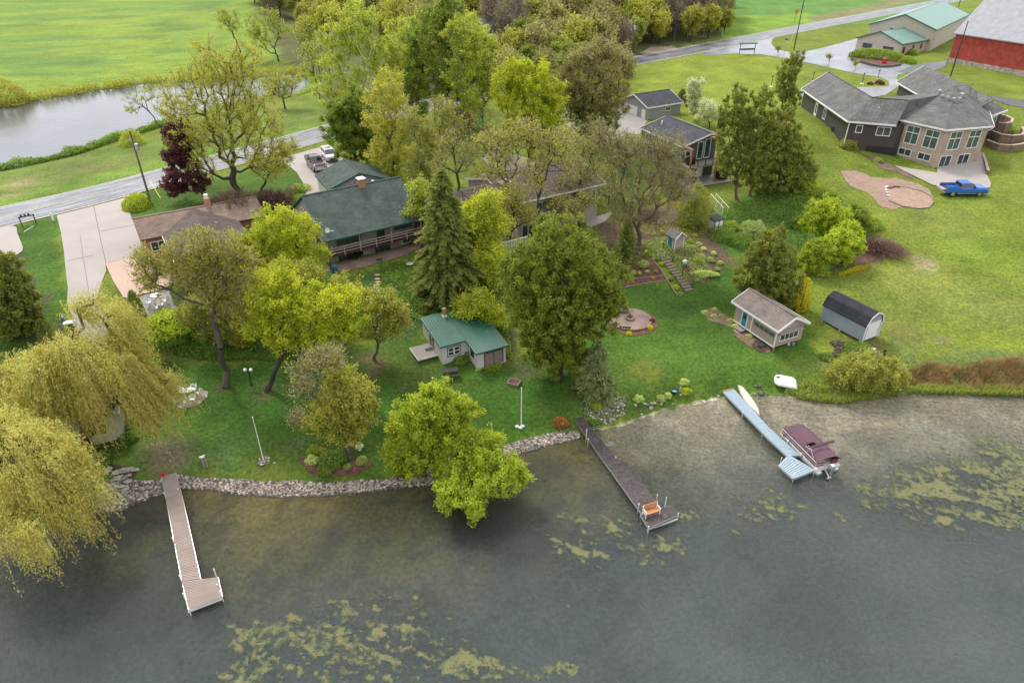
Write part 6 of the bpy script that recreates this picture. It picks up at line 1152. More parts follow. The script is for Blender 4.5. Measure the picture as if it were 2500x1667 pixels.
# ---- willows
wb = GD(200, 1035)
willow('big golden weeping willow with hanging strands over the boathouse', wb, [(110,840,56,0),(170,800,52,1),(230,830,56,1),(280,860,46,2),(330,880,34,2),(200,900,56,0),(120,920,52,-1),(70,880,48,-1),(250,730,36,3),(210,700,34,4),(265,780,38,3),(300,930,40,0),(60,940,38,-1),(380,880,20,2),(20,860,36,0),(340,960,26,0)], 2400, .42, 3, 1.6, 4.6)
willow('second golden weeping willow reaching over the water at the lower left', (-30.5, 37.0, .6), [(60,1020,50,-1),(0,1000,56,0),(120,1050,40,-1),(50,1090,50,-2),(-30,1080,60,-1),(165,1100,24,-1.5),(-60,1000,50,1),(100,1130,36,-2.5),(10,1180,50,-4),(150,1160,24,-3),(60,1210,30,-5)], 1900, .38, 8, 1.5, 4.4)
# ---- conifers
cone_tree('small pointed arborvitae right of the big broad one', (118,800), (108,735), 22, 'l_cedar', 'cedar', 2500, .10, seed=12)
cone_tree('narrow arborvitae beside the pink terrace', (325,745), (305,668), 15, 'l_darkspruce', 'cedar', 2500, .10, seed=13)
for i, (b, bl, n_) in enumerate((((1692,458),[(1703,215,22),(1690,255,34),(1712,290,34),(1680,320,40),(1705,350,40),(1675,380,30),(1712,395,34)],380),((1722,450),[(1752,225,22),(1748,265,30),(1760,310,36),(1742,350,38),(1765,385,36),(1735,400,28)],340),((1785,440),[(1795,260,26),(1785,300,38),(1810,335,42),(1785,370,46),(1760,420,34),(1805,405,44)],420),((1828,432),[(1835,345,30),(1848,380,30),(1832,405,36),(1850,415,24)],220),((1800,305),[(1826,140,17),(1812,165,26),(1805,195,24),(1818,225,24),(1806,255,20)],260),((1775,705),[(1783,545,20),(1768,570,34),(1745,600,34),(1790,605,42),(1720,640,32),(1765,645,54),(1810,650,34),(1740,672,36),(1795,680,36)],620),((40,772),[(22,612,26),(10,645,40),(40,660,36),(0,700,50),(50,700,40),(20,735,46),(65,735,30),(-30,690,40)],520))):
    tree(['tall cedar with a bare reddish trunk at the left end of the cedar row', 'tall cedar second from the left in the cedar row', 'widest cedar in the cedar row above the green thicket', 'short broad cedar at the right end of the cedar row', 'slim cedar standing alone behind the cedar row towards the brown ranch house', 'broad bronze-green cedar behind the tan cabin', 'big broad arborvitae at the left edge of the lawn'][i], b, bl, 'l_cedar', 'barkred', .20, n_, 62, .135, .30, 3, outer=.34, forkt=.35 if i < 4 else .2, up=.1, minh=1.2 if i < 2 else .3, squash=1.15, name='cedar_tree', alpha=.7)
cone_tree('small golden-yellow cypress at the corner of the tan cabin roof', (1838,712), (1838,640), 18, 'l_gold', 'cedar', 2200, .10, seed=32)
cone_tree('young pine in the mulch garden left of the garden steps', (1432,625), (1432,505), 34, 'l_darkspruce', 'spruce', 5000, .16, 'bark', name='pine_tree', seed=33, trunk=.09, clear=.3)
cone_tree('small round-topped cedar above the garden steps', (1590,520), (1585,420), 40, 'l_cedar', 'cedar', 5000, .14, seed=34)
for i, (x, y, tp) in enumerate(((1565,235,205),(1582,245,212),(1597,262,226),(1655,300,256))):
    cone_tree(['dark columnar cedar nearest the garage ridge', 'second dark columnar cedar behind the grey garage', 'third dark columnar cedar, partly behind the blossom', 'lone dark columnar cedar right of the blossoming trees'][i], (x, y), (x, tp), 9, 'l_darkspruce', 'cedar', 1200, .16, seed=40 + i, group='columnar cedars by the grey garage')
# ---- blossom and garden trees
tree('taller white blossoming tree beside the grey garage', (1608,275), [(1600,200,20),(1597,225,20),(1602,250,18)], 'l_blossom', 'barkdark', .12, 110, 60, .13, .4, 4, outer=.5, forkt=.3)
tree('shorter white blossoming tree right of the taller one', (1630,295), [(1625,250,20),(1640,262,18),(1618,270,16)], 'l_blossom', 'barkdark', .10, 90, 60, .12, .4, 4, outer=.5, forkt=.3)
for i, (b, bl) in enumerate((((1885,555),[(1890,485,36),(1920,500,32),(1870,510,28),(1900,530,30)]),((1870,625),[(1880,580,34),(1860,600,28),(1905,590,24)]),((1925,605),[(1935,555,36),(1950,540,30),(1930,585,30),(1965,560,20)]),((1965,530),[(1965,495,24),(1985,510,20),(1950,505,18)]),((1850,520),[(1838,520,22),(1850,540,20)]))):
    tree(['tall lime green bushy tree at the back of the shrub island', 'lowest lime green bushy tree at the front of the shrub island', 'lime green bushy tree on the right side of the shrub island', 'small dark lime bushy tree at the far right of the shrub island', 'small pale bushy tree at the left of the shrub island'][i], b, bl, 'l_bright' if i < 3 else 'l_green', 'barkdark', .10, [190,150,190,100,80][i], 75, .13, .36, 4, group='lime green bushy trees in the shrub island', outer=.5, forkt=.2, minh=.2)
tree('rounded willow shrub hanging over the lake shore', (1985,885), [(1985,848,44),(1945,858,40),(2030,858,42),(1985,870,46),(1920,870,26),(2060,872,26)], 'l_olive', 'barkdark', .10, 460, 62, .10, .34, 6, outer=.4, forkt=.15, minh=.1, name='shrub', cat='shrub')
for i, (x, y) in enumerate(((1900,155),(1962,168),(1863,135),(2084,195))):
    tp = T3([145,370,600,835][i], [490,520,560,615][i]); g = G(*tp); x_, y_ = tp[0] / K, tp[1] / K
    o = tree(['young planted tree nearest the mailbox shelter', 'second young planted tree along the wet driveway', 'third young planted tree along the wet driveway', 'young planted tree farthest right along the driveway'][i], g, [(x_, y_ - 14, 5.5), (x_, y_ - 8, 4)], 'l_spring', 'barkgrey', .05, 26, 14, .12, .35, 5, forkt=.6, twr=.02, group='young trees along the driveway')
    c = MB(); c.tube((0, 0, 0), (0, 0, .8), .09, n=8); c.build('trunk_guard', M['white'], o)
# ---- woods at the back: one tree of each look, then copies with their own places
protos = []
zq = GD(1300, 140)
def proto(i, leaf, bark, h, w, npt, lpp, ls, tw, sh, fk=.25):
    gx, gy = 1000 + 30 * i, 900.0; b = np.array([gx, gy, 0.]); r = np.random.default_rng(100 + i); pts = []
    for _ in range(npt):
        u = unit(1, r)[0] * (r.random() ** .45); z = h * (.60 + .38 * u[2]); k = 1 - abs(u[2]) * .1; pts.append([u[0] * w * k, u[1] * w * k, z])
    pts = np.array(pts); NA, par, rad, tips = skeleton([0, 0, 0], [0, 0, h * fk], pts, .16 + h * .008, r, step=1.6, wob=.06); pr = par.copy(); pr[0] = 0
    V, F = tubes(NA[pr[1:]], NA[1:], np.minimum(rad[pr[1:]], rad[1:] * 1.4 + .03), np.maximum(rad[1:], .02), 5); tp = NA[tips]; TA = np.repeat(tp, tw, 0); TB = TA + (unit(len(TA), r) * .8 + np.array([0, 0, .55])) * (r.uniform(.6, 1.7, len(TA)) * sh)[:, None]
    V2, F2 = tubes(TA, TB, np.full(len(TA), .035), np.full(len(TA), .018), 3); src = r.integers(0, len(TA), npt * lpp); tt_ = r.random(len(src))[:, None]; C = TA[src] * (1 - tt_) + TB[src] * tt_ + r.normal(size=(len(src), 3)) * sh * .4
    ct = r.random(npt); tint = np.clip(ct[src // tw] * .6 + r.random(len(src)) * .4, 0, 1); LV, LF, LT = leaves(C, ls, tint, .3, r=r)
    root = empty('tree', (0, 0, 0), 0); npmesh('trunk', V, F, M[bark], root); npmesh('twigs', V2, F2, M['twig'], root); npmesh('crown', LV, LF, M[leaf], root, tint=LT); return root
specs = [('l_brown', 'barkdark', 11, 3.6, 130, 26, .26, 8, 1.0), ('l_olive', 'barkdark', 10, 3.4, 140, 44, .26, 6, .8), ('l_greytwig', 'barkgrey', 12, 3.4, 150, 9, .16, 12, 1.1), ('l_spring', 'barkdark', 11, 3.4, 130, 36, .25, 6, .9), ('l_light', 'barkgrey', 13, 3.0, 140, 44, .25, 5, .8), ('l_cedar', 'barkred', 9, 2.5, 150, 75, .26, 3, .7)]
nm = ['brown budding tree', 'olive green budding tree', 'grey bare tree', 'golden budding tree', 'light green tree', 'dark bronze tree']
protos = [proto(i, *s) for i, s in enumerate(specs)]
used = [False] * 6
spots = []
rw = random.Random(5)
def fill(poly, n, kinds, smin, smax):
    xs = [p[0] for p in poly]; ys = [p[1] for p in poly]; c = 0; tries = 0
    while c < n and tries < 4000:
        tries += 1; x = rw.uniform(min(xs), max(xs)); y = rw.uniform(min(ys), max(ys))
        if not inpoly(np.array([x]), np.array([y]), poly)[0]: continue
        g = GD(x, y)
        if any((g[0] - s[0]) ** 2 + (g[1] - s[1]) ** 2 < (3.0 + .010 * g[1]) ** 2 for s in spots): continue
        spots.append((g[0], g[1], x, y, rw.choice(kinds), rw.uniform(smin, smax), g[2])); c += 1
fill([(1150,150),(1300,118),(1480,92),(1640,88),(1600,100),(1450,128),(1330,185),(1180,210)], 34, [0, 0, 1, 5, 5, 2, 3], .85, 1.35)
fill([(1140,60),(1650,45),(1655,88),(1480,95),(1300,118),(1150,150)], 62, [0, 0, 2, 2, 1, 5], 1.15, 1.7)
fill([(1200,-10),(1650,-15),(1650,45),(1240,60)], 46, [0, 2, 2, 1], 1.3, 1.8)
fill([(1130,170),(1280,150),(1340,190),(1300,240),(1150,235)], 12, [5, 1, 0, 5], .6, .95)
fill([(570,-20),(900,-20),(900,40),(760,45),(700,30),(600,12)], 40, [0, 2, 2, 5, 1], 1.2, 1.7)
fill([(880,-10),(1200,-10),(1200,60),(1120,90),(900,80)], 34, [4, 3, 0, 3, 1], 1.2, 1.7)
fill([(700,60),(900,60),(900,110),(760,110)], 9, [4, 3, 4], .8, 1.1)
fill([(900,120),(1120,100),(1120,200),(930,220)], 16, [4, 3, 1], .9, 1.25)
fill([(1290,215),(1440,190),(1440,240),(1330,300)], 7, [1, 0, 5], .5, .8)
fill([(640,40),(760,45),(770,110),(690,120)], 8, [4, 3, 1], .7, 1.0)
fill([(560,5),(700,-5),(700,45),(630,50)], 9, [0, 2, 1, 3], .9, 1.4)
spots.append((*GD(1662, 78)[:2], 1662, 78, 3, .75, GD(1662, 78)[2]))
cnt = {}
rows = ['front', 'second', 'third', 'fourth', 'back']
at_end = 'at its right end'
zones = [(700, 'behind the pond'), (900, 'behind the birches'), (1120, 'behind the poplars'), (1260, 'behind the grey roof'), (1400, 'left of the pole'), (1560, 'above the road bend'), (9999, at_end)]
spots.sort(key=lambda s: s[1])
for k, (gx, gy, x, y, kind, s, gz) in enumerate(spots):
    s *= .95
    z = next(t_2 for lim, t_2 in zones if x < lim); bd = 'at the front' if gy < 200 else 'in the middle' if gy < 270 else 'at the back'; key = (kind, z, bd); cnt[key] = cnt.get(key, 0) + 1; ordn = ['nearest', 'second nearest', 'third nearest', 'fourth nearest', 'fifth nearest', 'sixth nearest', 'seventh nearest', 'eighth nearest', 'ninth nearest', 'tenth nearest', 'eleventh nearest', 'twelfth nearest', 'thirteenth nearest', 'fourteenth nearest', 'fifteenth nearest', 'sixteenth nearest', 'seventeenth nearest'][min(16, cnt[key] - 1)]
    lab = f'{ordn} {nm[kind]} {bd} of the wood {z}'
    if not used[kind]: o = protos[kind]; used[kind] = True; o.location = (gx, gy, gz - .1); o.scale = (s, s, s); o.rotation_euler = (0, 0, rw.uniform(0, 6.28))
    else: o = copy_at(protos[kind], (gx, gy, gz - .1), s, rw.uniform(0, 6.28))
    tag(o, lab, 'tree', 'trees of the wood beyond the road')
for i, u_ in enumerate(used):
    if not u_:
        for ch in list(protos[i].children): bpy.data.objects.remove(ch)
        bpy.data.objects.remove(protos[i])
# ---- shrubs ---------------------------------------------------------------------
g1 = MB()
bush('round yellow-green clipped bush by the road at the driveway corner', GT(0,1,1225,385), 1.9, 1.7, 'l_gold', 2600, .11, lump=.2, hollow=.8).data.materials[0] = M['l_bright']
twigbush('reddish bare shrub against the back roof edge of the brick house', GT(0,1,2120,440), 3.4, 3.2, 'l_redtwig', 900, 'barkred', 2700, .08, seed=6)
twigbush('second reddish bare shrub left of the balcony house', GT(1,1,130,420), 2.6, 2.4, 'l_redtwig', 700, 'barkred', 2100, .08, seed=7)
twigbush('tangled brown bare shrub over the brick house roof edge', GT(0,1,2000,640), 3.0, 3.4, 'l_redtwig', 600, 'barkred', 1000, .07, seed=8)
twigbush('dark reddish shrub at the foot of the poplars', GD(1060,300), 3.4, 4.2, 'l_redtwig', 700, 'barkred', 3000, .12, seed=9)
twigbush('brown thorny thicket right of the lime bushy trees', GT(3,1,1080,790), 3.2, 1.2, 'l_redtwig', 900, 'barkred', 2600, .09, seed=10)
twigbush('brown leafless hydrangea patch below the budding tree', GT(2,1,1320,480), 3.4, .9, 'l_redtwig', 700, 'twig', 2400, .08, seed=11)
for (c_, r_, x, y, rx, h, lf_, n, ls, lab) in [
    (2,1,1700,400,1.9,1.6,'l_green',1800,.10,'dark green shrub right of the small cedar above the steps'),
    (2,1,1640,440,1.5,1.2,'l_cedar',1200,.10,'low bronze juniper beneath the small cedar'),
    (2,1,1900,640,2.0,1.1,'l_fern',2200,.09,'bright green bush below the little white shed'),
    (2,1,2060,700,1.7,1.2,'l_fern',1800,.09,'second bright green bush below the little white shed'),
    (2,1,1980,560,1.3,.7,'l_green',1000,.09,'low green bush at the corner of the little white shed'),
    (2,1,2180,620,1.9,1.8,'l_sage',1700,.10,'grey-green shrub right of the bright green bushes'),
    (3,1,400,240,1.8,1.5,'l_bright',1700,.10,'lime shrub in front of the cedar row'),
    (3,1,560,290,2.1,1.2,'l_green',1500,.10,'dark green shrub at the top of the shrub island'),
    (3,1,960,560,1.8,1.4,'l_green',1500,.10,'dark green shrub behind the brown thicket'),
    (3,1,520,965,1.2,.35,'l_bright',900,.08,'low lime ground shrub at the foot of the shrub island'),
    (3,0,770,1310,1.5,1.5,'l_cedar',1900,.11,'feathery green yew against the dark brown wall'),
    (3,0,1030,1440,.8,.7,'l_sage',600,.09,'small grey-green shrub under the brown house opening'),
    (3,0,1290,560,2.2,1.5,'l_green',1500,.14,'rounded shrub at the right end of the clipped hedge'),
    (3,0,1340,490,1.3,1.5,'l_green',900,.13,'small round shrub at the annex corner'),
    (3,0,2210,1220,.55,1.4,'l_green',600,.09,'small upright evergreen on the block terrace'),
    (3,0,965,755,.7,.6,'l_purple',500,.09,'smaller dark red barberry on the driveway island'),
    (3,0,1045,750,1.0,.9,'l_purple',700,.10,'larger dark red barberry on the driveway island'),
    (0,1,1500,1440,3.0,1.6,'l_bright',3000,.11,'large chartreuse shrub below the pink terrace'),
    (0,2,1560,60,2.2,1.0,'l_fern',2200,.10,'low green hedge mass under the leaning tree'),
    (0,2,1370,330,1.1,.6,'l_fern',1100,.08,'curved low green planting beside the willow strands'),
    (0,2,1150,990,.9,.55,'l_fern',1200,.07,'small dense green box hedge at the boathouse corner'),
    (0,2,870,1230,1.2,1.1,'l_fern',1100,.09,'light green bush at the stone steps'),
    (0,2,700,1130,1.5,1.0,'l_green',1100,.09,'dark green bush under the big willow trunk'),
    (1,2,515,1190,.62,.5,'l_hosta',900,.06,'round variegated hosta in the shore bed'),
    (1,2,700,1180,1.2,.95,'l_fern',2400,.07,'large dark green bush in the middle of the shore bed'),
    (1,2,640,1270,.8,.5,'l_fern',1000,.07,'low green plant at the front of the shore bed'),
    (1,2,540,1110,.8,.6,'l_green',900,.07,'green plant at the back of the shore bed'),
    (1,2,960,1190,.55,.4,'l_sage',600,.06,'silvery green plant right of the dark bush in the shore bed'),
    (1,2,830,1240,.35,.3,'l_sage',350,.05,'tiny silvery plant in the shore bed'),
    (1,2,600,1110,.5,.5,'l_olive',500,.06,'olive tuft behind the hosta in the shore bed'),
    (2,2,470,850,.75,.55,'l_rusty',1100,.06,'rusty orange spirea beside the dark dock'),
    (2,2,515,925,.28,.25,'l_fern',300,.05,'small green tuft in the white stones beside the dark dock'),
    (2,2,790,700,.6,.4,'l_bright',800,.06,'lime green perennial at the foot of the spruce'),
    (2,2,770,850,.6,.35,'l_fern',800,.06,'green perennial right of the dark dock'),
    (2,2,985,680,.25,.22,'l_hosta',250,.05,'tiny pale hosta between the spruce and the shore stones'),
    (2,2,1160,640,.55,.45,'l_hosta',800,.06,'pale hosta, first in the shore row right of the spruce'),
    (2,2,1360,635,.52,.42,'l_hosta',800,.06,'pale hosta in the middle of the shore row'),
    (2,2,1425,610,.42,.38,'l_hosta',600,.06,'smaller pale hosta touching the middle one in the shore row'),
    (2,2,1570,490,.55,.45,'l_hosta',800,.06,'pale hosta behind the teal tub'),
    (2,2,1585,570,.6,.45,'l_bright',900,.06,'lime green perennial beside the teal tub'),
    (2,1,1270,1465,.42,.36,'l_gold',700,.05,'golden mound shrub right of the fire pit patio'),
    (2,1,1075,1515,.36,.3,'l_gold',600,.05,'golden mound shrub in front of the fire pit patio'),
    (2,1,1285,1400,.33,.3,'l_purple',400,.05,'dark purple mound right of the fire pit patio'),
    (1,1,1860,245,1.3,1.0,'l_green',600,.1,'green shrub under the gable front of the brown house'),
    (1,1,400,230,1.7,.7,'l_green',1000,.09,'low dark green shrub by the wet driveway corner'),
    (1,1,340,240,1.2,.8,'l_greytwig',900,.08,'pale dead looking shrub by the driveway corner'),
    (1,2,1840,290,1.0,.55,'l_fern',1200,.07,'green perennials under the cottage window'),
    (1,2,1900,250,.6,.8,'l_fern',900,.07,'taller green perennial at the inner corner of the cottage'),
    (1,2,2120,340,1.1,.35,'l_green',1100,.07,'low foundation plants under the boathouse door'),
    (1,2,2000,375,.3,.35,'l_hosta',300,.07,'bright single plant at the cottage corner'),
    (3,2,570,270,.7,.5,'l_fern',900,.07,'green plant beside the log pile'),
    (3,2,860,200,1.6,.7,'l_fern',1500,.08,'green tangle below the gambrel shed')]:
    bush(lab, GT(c_, r_, x, y), rx, h, lf_, n, ls)
hd = GT(3, 0, 1035, 530); tag(bush('dark clipped hedge along the tan annex wall', hd, 7.4, 2.4, 'l_green', 7500, .15, name='hedge', ry=2.0, lump=.2, hollow=.75), cat='hedge').rotation_euler = (0, 0, R(-38))
# garden perennials on the slope beside the steps
pl = [(2,1,980,870,.5,'l_sage'),(2,1,1080,860,.75,'l_hosta'),(2,1,1215,900,.8,'l_hosta'),(2,1,1120,970,.42,'l_hosta'),(2,1,1173,975,.35,'l_hosta'),(2,1,1060,990,.28,'l_fern'),(2,1,1238,785,.3,'l_hosta'),(2,1,1280,812,.3,'l_bright'),(2,1,1330,855,.32,'l_fern'),(2,1,1365,895,.4,'l_bright'),(2,1,1290,1018,.2,'l_gold'),(2,1,1108,1050,.25,'l_green'),(2,1,1440,960,.3,'l_sage'),(2,1,1500,1005,.35,'l_sage'),(2,1,1490,1105,.45,'l_bright'),(2,1,1530,1165,.4,'l_sage'),(2,1,1450,1035,.3,'l_fern'),(2,1,1365,715,.45,'l_hosta'),(2,1,1310,680,.45,'l_sage'),(2,1,1640,760,.7,'l_sage'),(2,1,1700,720,.45,'l_hosta'),(2,1,1740,760,.4,'l_hosta'),(2,1,1690,880,.7,'l_green'),(2,1,1800,860,.55,'l_sage'),(2,1,1890,885,.4,'l_hosta'),(2,1,1860,940,.35,'l_sage'),(2,1,1720,830,.55,'l_sage'),(2,1,1620,700,.5,'l_green'),(2,1,1830,800,.4,'l_hosta'),(2,1,1370,620,.5,'l_sage'),(2,1,1300,630,.35,'l_hosta'),(2,1,1610,610,.4,'l_bright'),(2,1,1660,640,.35,'l_hosta'),(2,1,1180,750,.35,'l_sage'),(2,1,975,720,.4,'l_hosta'),(2,1,1240,960,.3,'l_hosta'),(2,1,1315,960,.3,'l_sage'),
      (2,1,1755,1330,.42,'l_hosta'),(2,1,1830,1365,.42,'l_hosta'),(2,1,1840,1300,.35,'l_hosta'),(2,1,1905,1360,.33,'l_hosta'),(2,1,1985,1405,.42,'l_hosta'),(2,1,2028,1450,.38,'l_hosta'),(2,1,2145,1540,.38,'l_hosta'),(2,1,2000,1372,.2,'l_green')]
ords = ['leftmost', 'second', 'third', 'fourth', 'fifth', 'sixth', 'seventh', 'eighth', 'ninth', 'tenth', 'eleventh', 'twelfth', 'thirteenth', 'fourteenth', 'fifteenth', 'sixteenth', 'seventeenth', 'eighteenth', 'nineteenth', 'twentieth']
look = {'l_sage': 'blue-green hosta', 'l_hosta': 'cream-edged hosta', 'l_fern': 'small green perennial', 'l_bright': 'lime green perennial', 'l_gold': 'golden mound', 'l_green': 'dark green perennial'}
cn = {}
for j, (c_, r_, x, y, rr, lf_) in enumerate(sorted(pl, key=lambda q: q[2])):
    cab = y > 1250; k_ = (lf_, cab); cn[k_] = cn.get(k_, 0) + 1
    bush(f"{ords[cn[k_]-1]} {look[lf_]} from the left " + ('in the bed beside the tan cabin' if cab else 'on the terraced garden slope by the steps'), GT(c_, r_, x, y), rr, rr * .75, lf_, int(500 + 700 * rr), .06, name='hosta' if 'hosta' in look[lf_] else 'perennial', cat='plant', group='plants in the bed beside the tan cabin' if cab else 'plants on the garden slope')
bush('wide pale variegated ground planting at the foot of the garden steps', GT(2,1,1745,985), 1.9, .45, 'l_hosta', 3000, .07, name='ground_planting', cat='plant', ry=.7)
# stuff : ground cover patches
def cover(label, poly, n, leaf, h, ls, name='ground_cover', kind='stuff', up=.4, wob=.4):
    pw = [tuple(GD(a, b)[:2]) for a, b in poly]; xs = [p[0] for p in pw]; ys = [p[1] for p in pw]; X = rng.uniform(min(xs), max(xs), n * 3); Y = rng.uniform(min(ys), max(ys), n * 3)
    k = sdist(X + wob * (vnoise(X, Y, 3) - .5), Y, pw) > 0; X, Y = X[k][:n], Y[k][:n]; f_ = fbm(X * .8, Y * .8, 3, len(label)); Z = H(X, Y) + .03 + rng.random(len(X)) * h * (.3 + 1.2 * f_)
    V, F, T = leaves(np.stack([X, Y, Z], 1), ls, np.clip(f_ * .8 + rng.random(len(X)) * .5 - .15, 0, 1), up); return tag(npmesh(name, V, F, M[leaf], tint=T), label, kind=kind)
cover('low green ground cover in front of the hedge slope', [(345,740),(440,745),(560,750),(600,800),(560,830),(460,828),(350,800)], 11000, 'l_fern', .5, .09)
cover('pale green ground cover below the leaning tree', [(470,760),(560,770),(640,800),(640,830),(470,828)], 6000, 'l_groundcover', .4, .08)
cover('leafy undergrowth on the slope below the balcony house', [(870,600),(960,610),(1050,680),(1080,740),(960,740),(880,690)], 12000, 'l_fern', .45, .09)
cover('leafy undergrowth under the maples left of the stepping stones', [(640,640),(760,640),(860,690),(860,780),(700,760)], 9000, 'l_green', .5, .1)
cover('bright green weedy patch below the cedar row', [(1665,480),(1780,440),(1870,460),(1850,520),(1740,540),(1670,530)], 9000, 'l_fern', .35, .1)
cover('blue-green ground cover in the shrub island', [(1720,530),(1850,530),(1860,580),(1740,590)], 6000, 'l_groundcover', .35, .1)
cover('mixed undergrowth on the slope under the dead garden tree', [(1400,440),(1560,440),(1640,520),(1600,560),(1500,540),(1420,560)], 8000, 'l_olive', .5, .09)
cover('dark green undergrowth behind the green roofed cottage', [(960,690),(1150,690),(1160,720),(1180,830),(1160,820),(1090,720),(960,730)], 6000, 'l_green', .6, .1)
cover('low mixed perennials across the garden terraces', [(1470,560),(1560,550),(1620,600),(1640,640),(1600,650),(1570,600),(1500,600)], 5200, 'l_sage', .35, .07)
cover('low mixed perennials left of the garden steps', [(1400,560),(1480,560),(1500,590),(1440,600),(1400,620)], 2600, 'l_fern', .35, .07)
cover('yellow creeping flowers edging the shrub island', [(1930,635),(1985,620),(1995,610),(1970,612),(1925,630)], 2600, 'l_gold', .15, .06)
cover('undergrowth left of the big willow trunk', [(0,900),(170,1000),(200,1060),(60,1040),(0,1000)], 5000, 'l_green', .5, .1)
# pond margins
def margin(label, a, b, n, leaf, h, ls, w0, w1):
    i0, i1 = a, b; seg = pond[i0:i1 + 1]; ss = np.array(seg); out = []
    d_ = np.linalg.norm(np.diff(ss, axis=0), axis=1); cum = np.concatenate([[0], np.cumsum(d_)]); t = rng.random(n) * cum[-1]; j = np.clip(np.searchsorted(cum, t) - 1, 0, len(d_) - 1); f_ = (t - cum[j]) / d_[j]; p = ss[j] * (1 - f_[:, None]) + ss[j + 1] * f_[:, None]
    tg = ss[j + 1] - ss[j]; tg /= np.linalg.norm(tg, axis=1)[:, None]; cp_ = np.mean(pond, 0); nr = np.stack([-tg[:, 1], tg[:, 0]], 1); sg = np.sign(np.sum(nr * (p - cp_), 1)); p = p + nr * (sg * rng.uniform(w0, w1, n))[:, None]
    f2 = fbm(p[:, 0] * .5, p[:, 1] * .5, 3, 7); Z = H(p[:, 0], p[:, 1]) + rng.random(n) * h * (.2 + 1.6 * f2 ** 1.5); V, F, T = leaves(np.column_stack([p, Z]), ls, np.clip(f2 * .7 + rng.random(n) * .5 - .1, 0, 1), .2, .45); return tag(npmesh('bank_vegetation', V, F, M[leaf], tint=T), label, kind='stuff')
margin('lush green plants along the near pond bank', 22, 34, 16000, 'l_fern', 1.3, .18, -.6, 1.4)
margin('tall grass and weeds along the far pond bank', 0, 13, 16000, 'l_olive', 1.4, .22, -.3, 3.5)
margin('dry weeds at the right end of the pond', 13, 22, 7000, 'l_grass', 1.0, .16, -.5, 2)
bush('big round tree-like shrub at the left end of the far pond bank', G(5, 248), 6, 4.6, 'l_olive', 3500, .22, stems=20)
# reeds at the right shore
def reeds():
    poly = [(2085,850),(2130,838),(2200,850),(2260,835),(2360,830),(2480,835),(2480,905),(2300,905),(2200,900),(2110,895),(2090,885)]; pw = [tuple(GD(a, b)[:2]) for a, b in poly]; n = 16000; xs = [p[0] for p in pw]; ys = [p[1] for p in pw]
    X = rng.uniform(min(xs), max(xs), n * 2); Y = rng.uniform(min(ys), max(ys), n * 2); k = sdist(X, Y, pw) > 0; X, Y = X[k], Y[k]; k = fbm(X * .7, Y * .7, 3, 5) > .18; X, Y = X[k][:n], Y[k][:n]; h = rng.uniform(.3, 1.05, len(X)) * (.5 + fbm(X, Y, 2, 8)); Z = np.maximum(H(X, Y), 0)
    al = np.stack([rng.normal(size=len(X)) * .28 + .12, rng.normal(size=len(X)) * .28 - .1, np.ones(len(X))], 1); al /= np.linalg.norm(al, axis=1)[:, None]
    V, F, T = leaves(np.stack([X, Y, Z + h * .45], 1), h * .5, np.clip(fbm(X * .6, Y * .6, 3, 2) * .8 + .3 * rng.random(len(X)), 0, 1), .05, .06, al); o = npmesh('reeds', V, F, M['l_reed'], tint=T); tag(o, 'rust brown dead reeds along the right shore', kind='stuff')
    pw = [tuple(GD(a, b)[:2]) for a, b in [(1890,895),(1960,905),(2060,900),(2110,890),(2200,893),(2480,897),(2480,912),(2300,912),(2200,908),(2100,905),(2000,918),(1930,930),(1850,922),(1800,905),(1850,880)]]; n = 12000; xs = [p[0] for p in pw]; ys = [p[1] for p in pw]; X = rng.uniform(min(xs), max(xs), n * 3); Y = rng.uniform(min(ys), max(ys), n * 3); k = sdist(X, Y, pw) > 0; X, Y = X[k][:n], Y[k][:n]; h = rng.uniform(.3, 1.0, len(X)); Z = np.maximum(H(X, Y), 0)
    V, F, T = leaves(np.stack([X, Y, Z + h * .4], 1), h * .5, rng.random(len(X)), .05, .07, np.tile([.1, -.1, 1.], (len(X), 1))); tag(npmesh('shore_grass', V, F, M['l_grass'], tint=T), 'green shore grass at the foot of the reeds', kind='stuff')
reeds()
# ================================================================ shore stones
def rock_mesh(name, X, Y, S, mat, zoff=-.25, flat=.65, Zs=None):
    t = (1 + 5 ** .5) / 2; iv = np.array([(-1,t,0),(1,t,0),(-1,-t,0),(1,-t,0),(0,-1,t),(0,1,t),(0,-1,-t),(0,1,-t),(t,0,-1),(t,0,1),(-t,0,-1),(-t,0,1)], float); iv /= np.linalg.norm(iv[0])
    fi = np.array([(0,11,5),(0,5,1),(0,1,7),(0,7,10),(0,10,11),(1,5,9),(5,11,4),(11,10,2),(10,7,6),(7,1,8),(3,9,4),(3,4,2),(3,2,6),(3,6,8),(3,8,9),(4,9,5),(2,4,11),(6,2,10),(8,6,7),(9,8,1)])
    n = len(X); V = iv[None] * rng.uniform(.72, 1.2, (n, 12, 1)) * S[:, None, None]; V[:, :, 2] *= flat; a = rng.random(n) * 6.28; c, s = np.cos(a)[:, None], np.sin(a)[:, None]; st = rng.uniform(.75, 1.3, n)[:, None]; vx = V[:, :, 0] * st; V[:, :, 0], V[:, :, 1] = vx * c - V[:, :, 1] * s, vx * s + V[:, :, 1] * c
    Z = (np.maximum(H(X, Y), -.1) if Zs is None else Zs) + S * zoff * .4 + S * .25; V += np.stack([X, Y, Z], 1)[:, None]; F = (fi[None] + (np.arange(n) * 12)[:, None, None]).reshape(-1, 3)
    return npmesh(name, V.reshape(-1, 3), F, mat, tint=np.repeat(rng.random(n), 12))
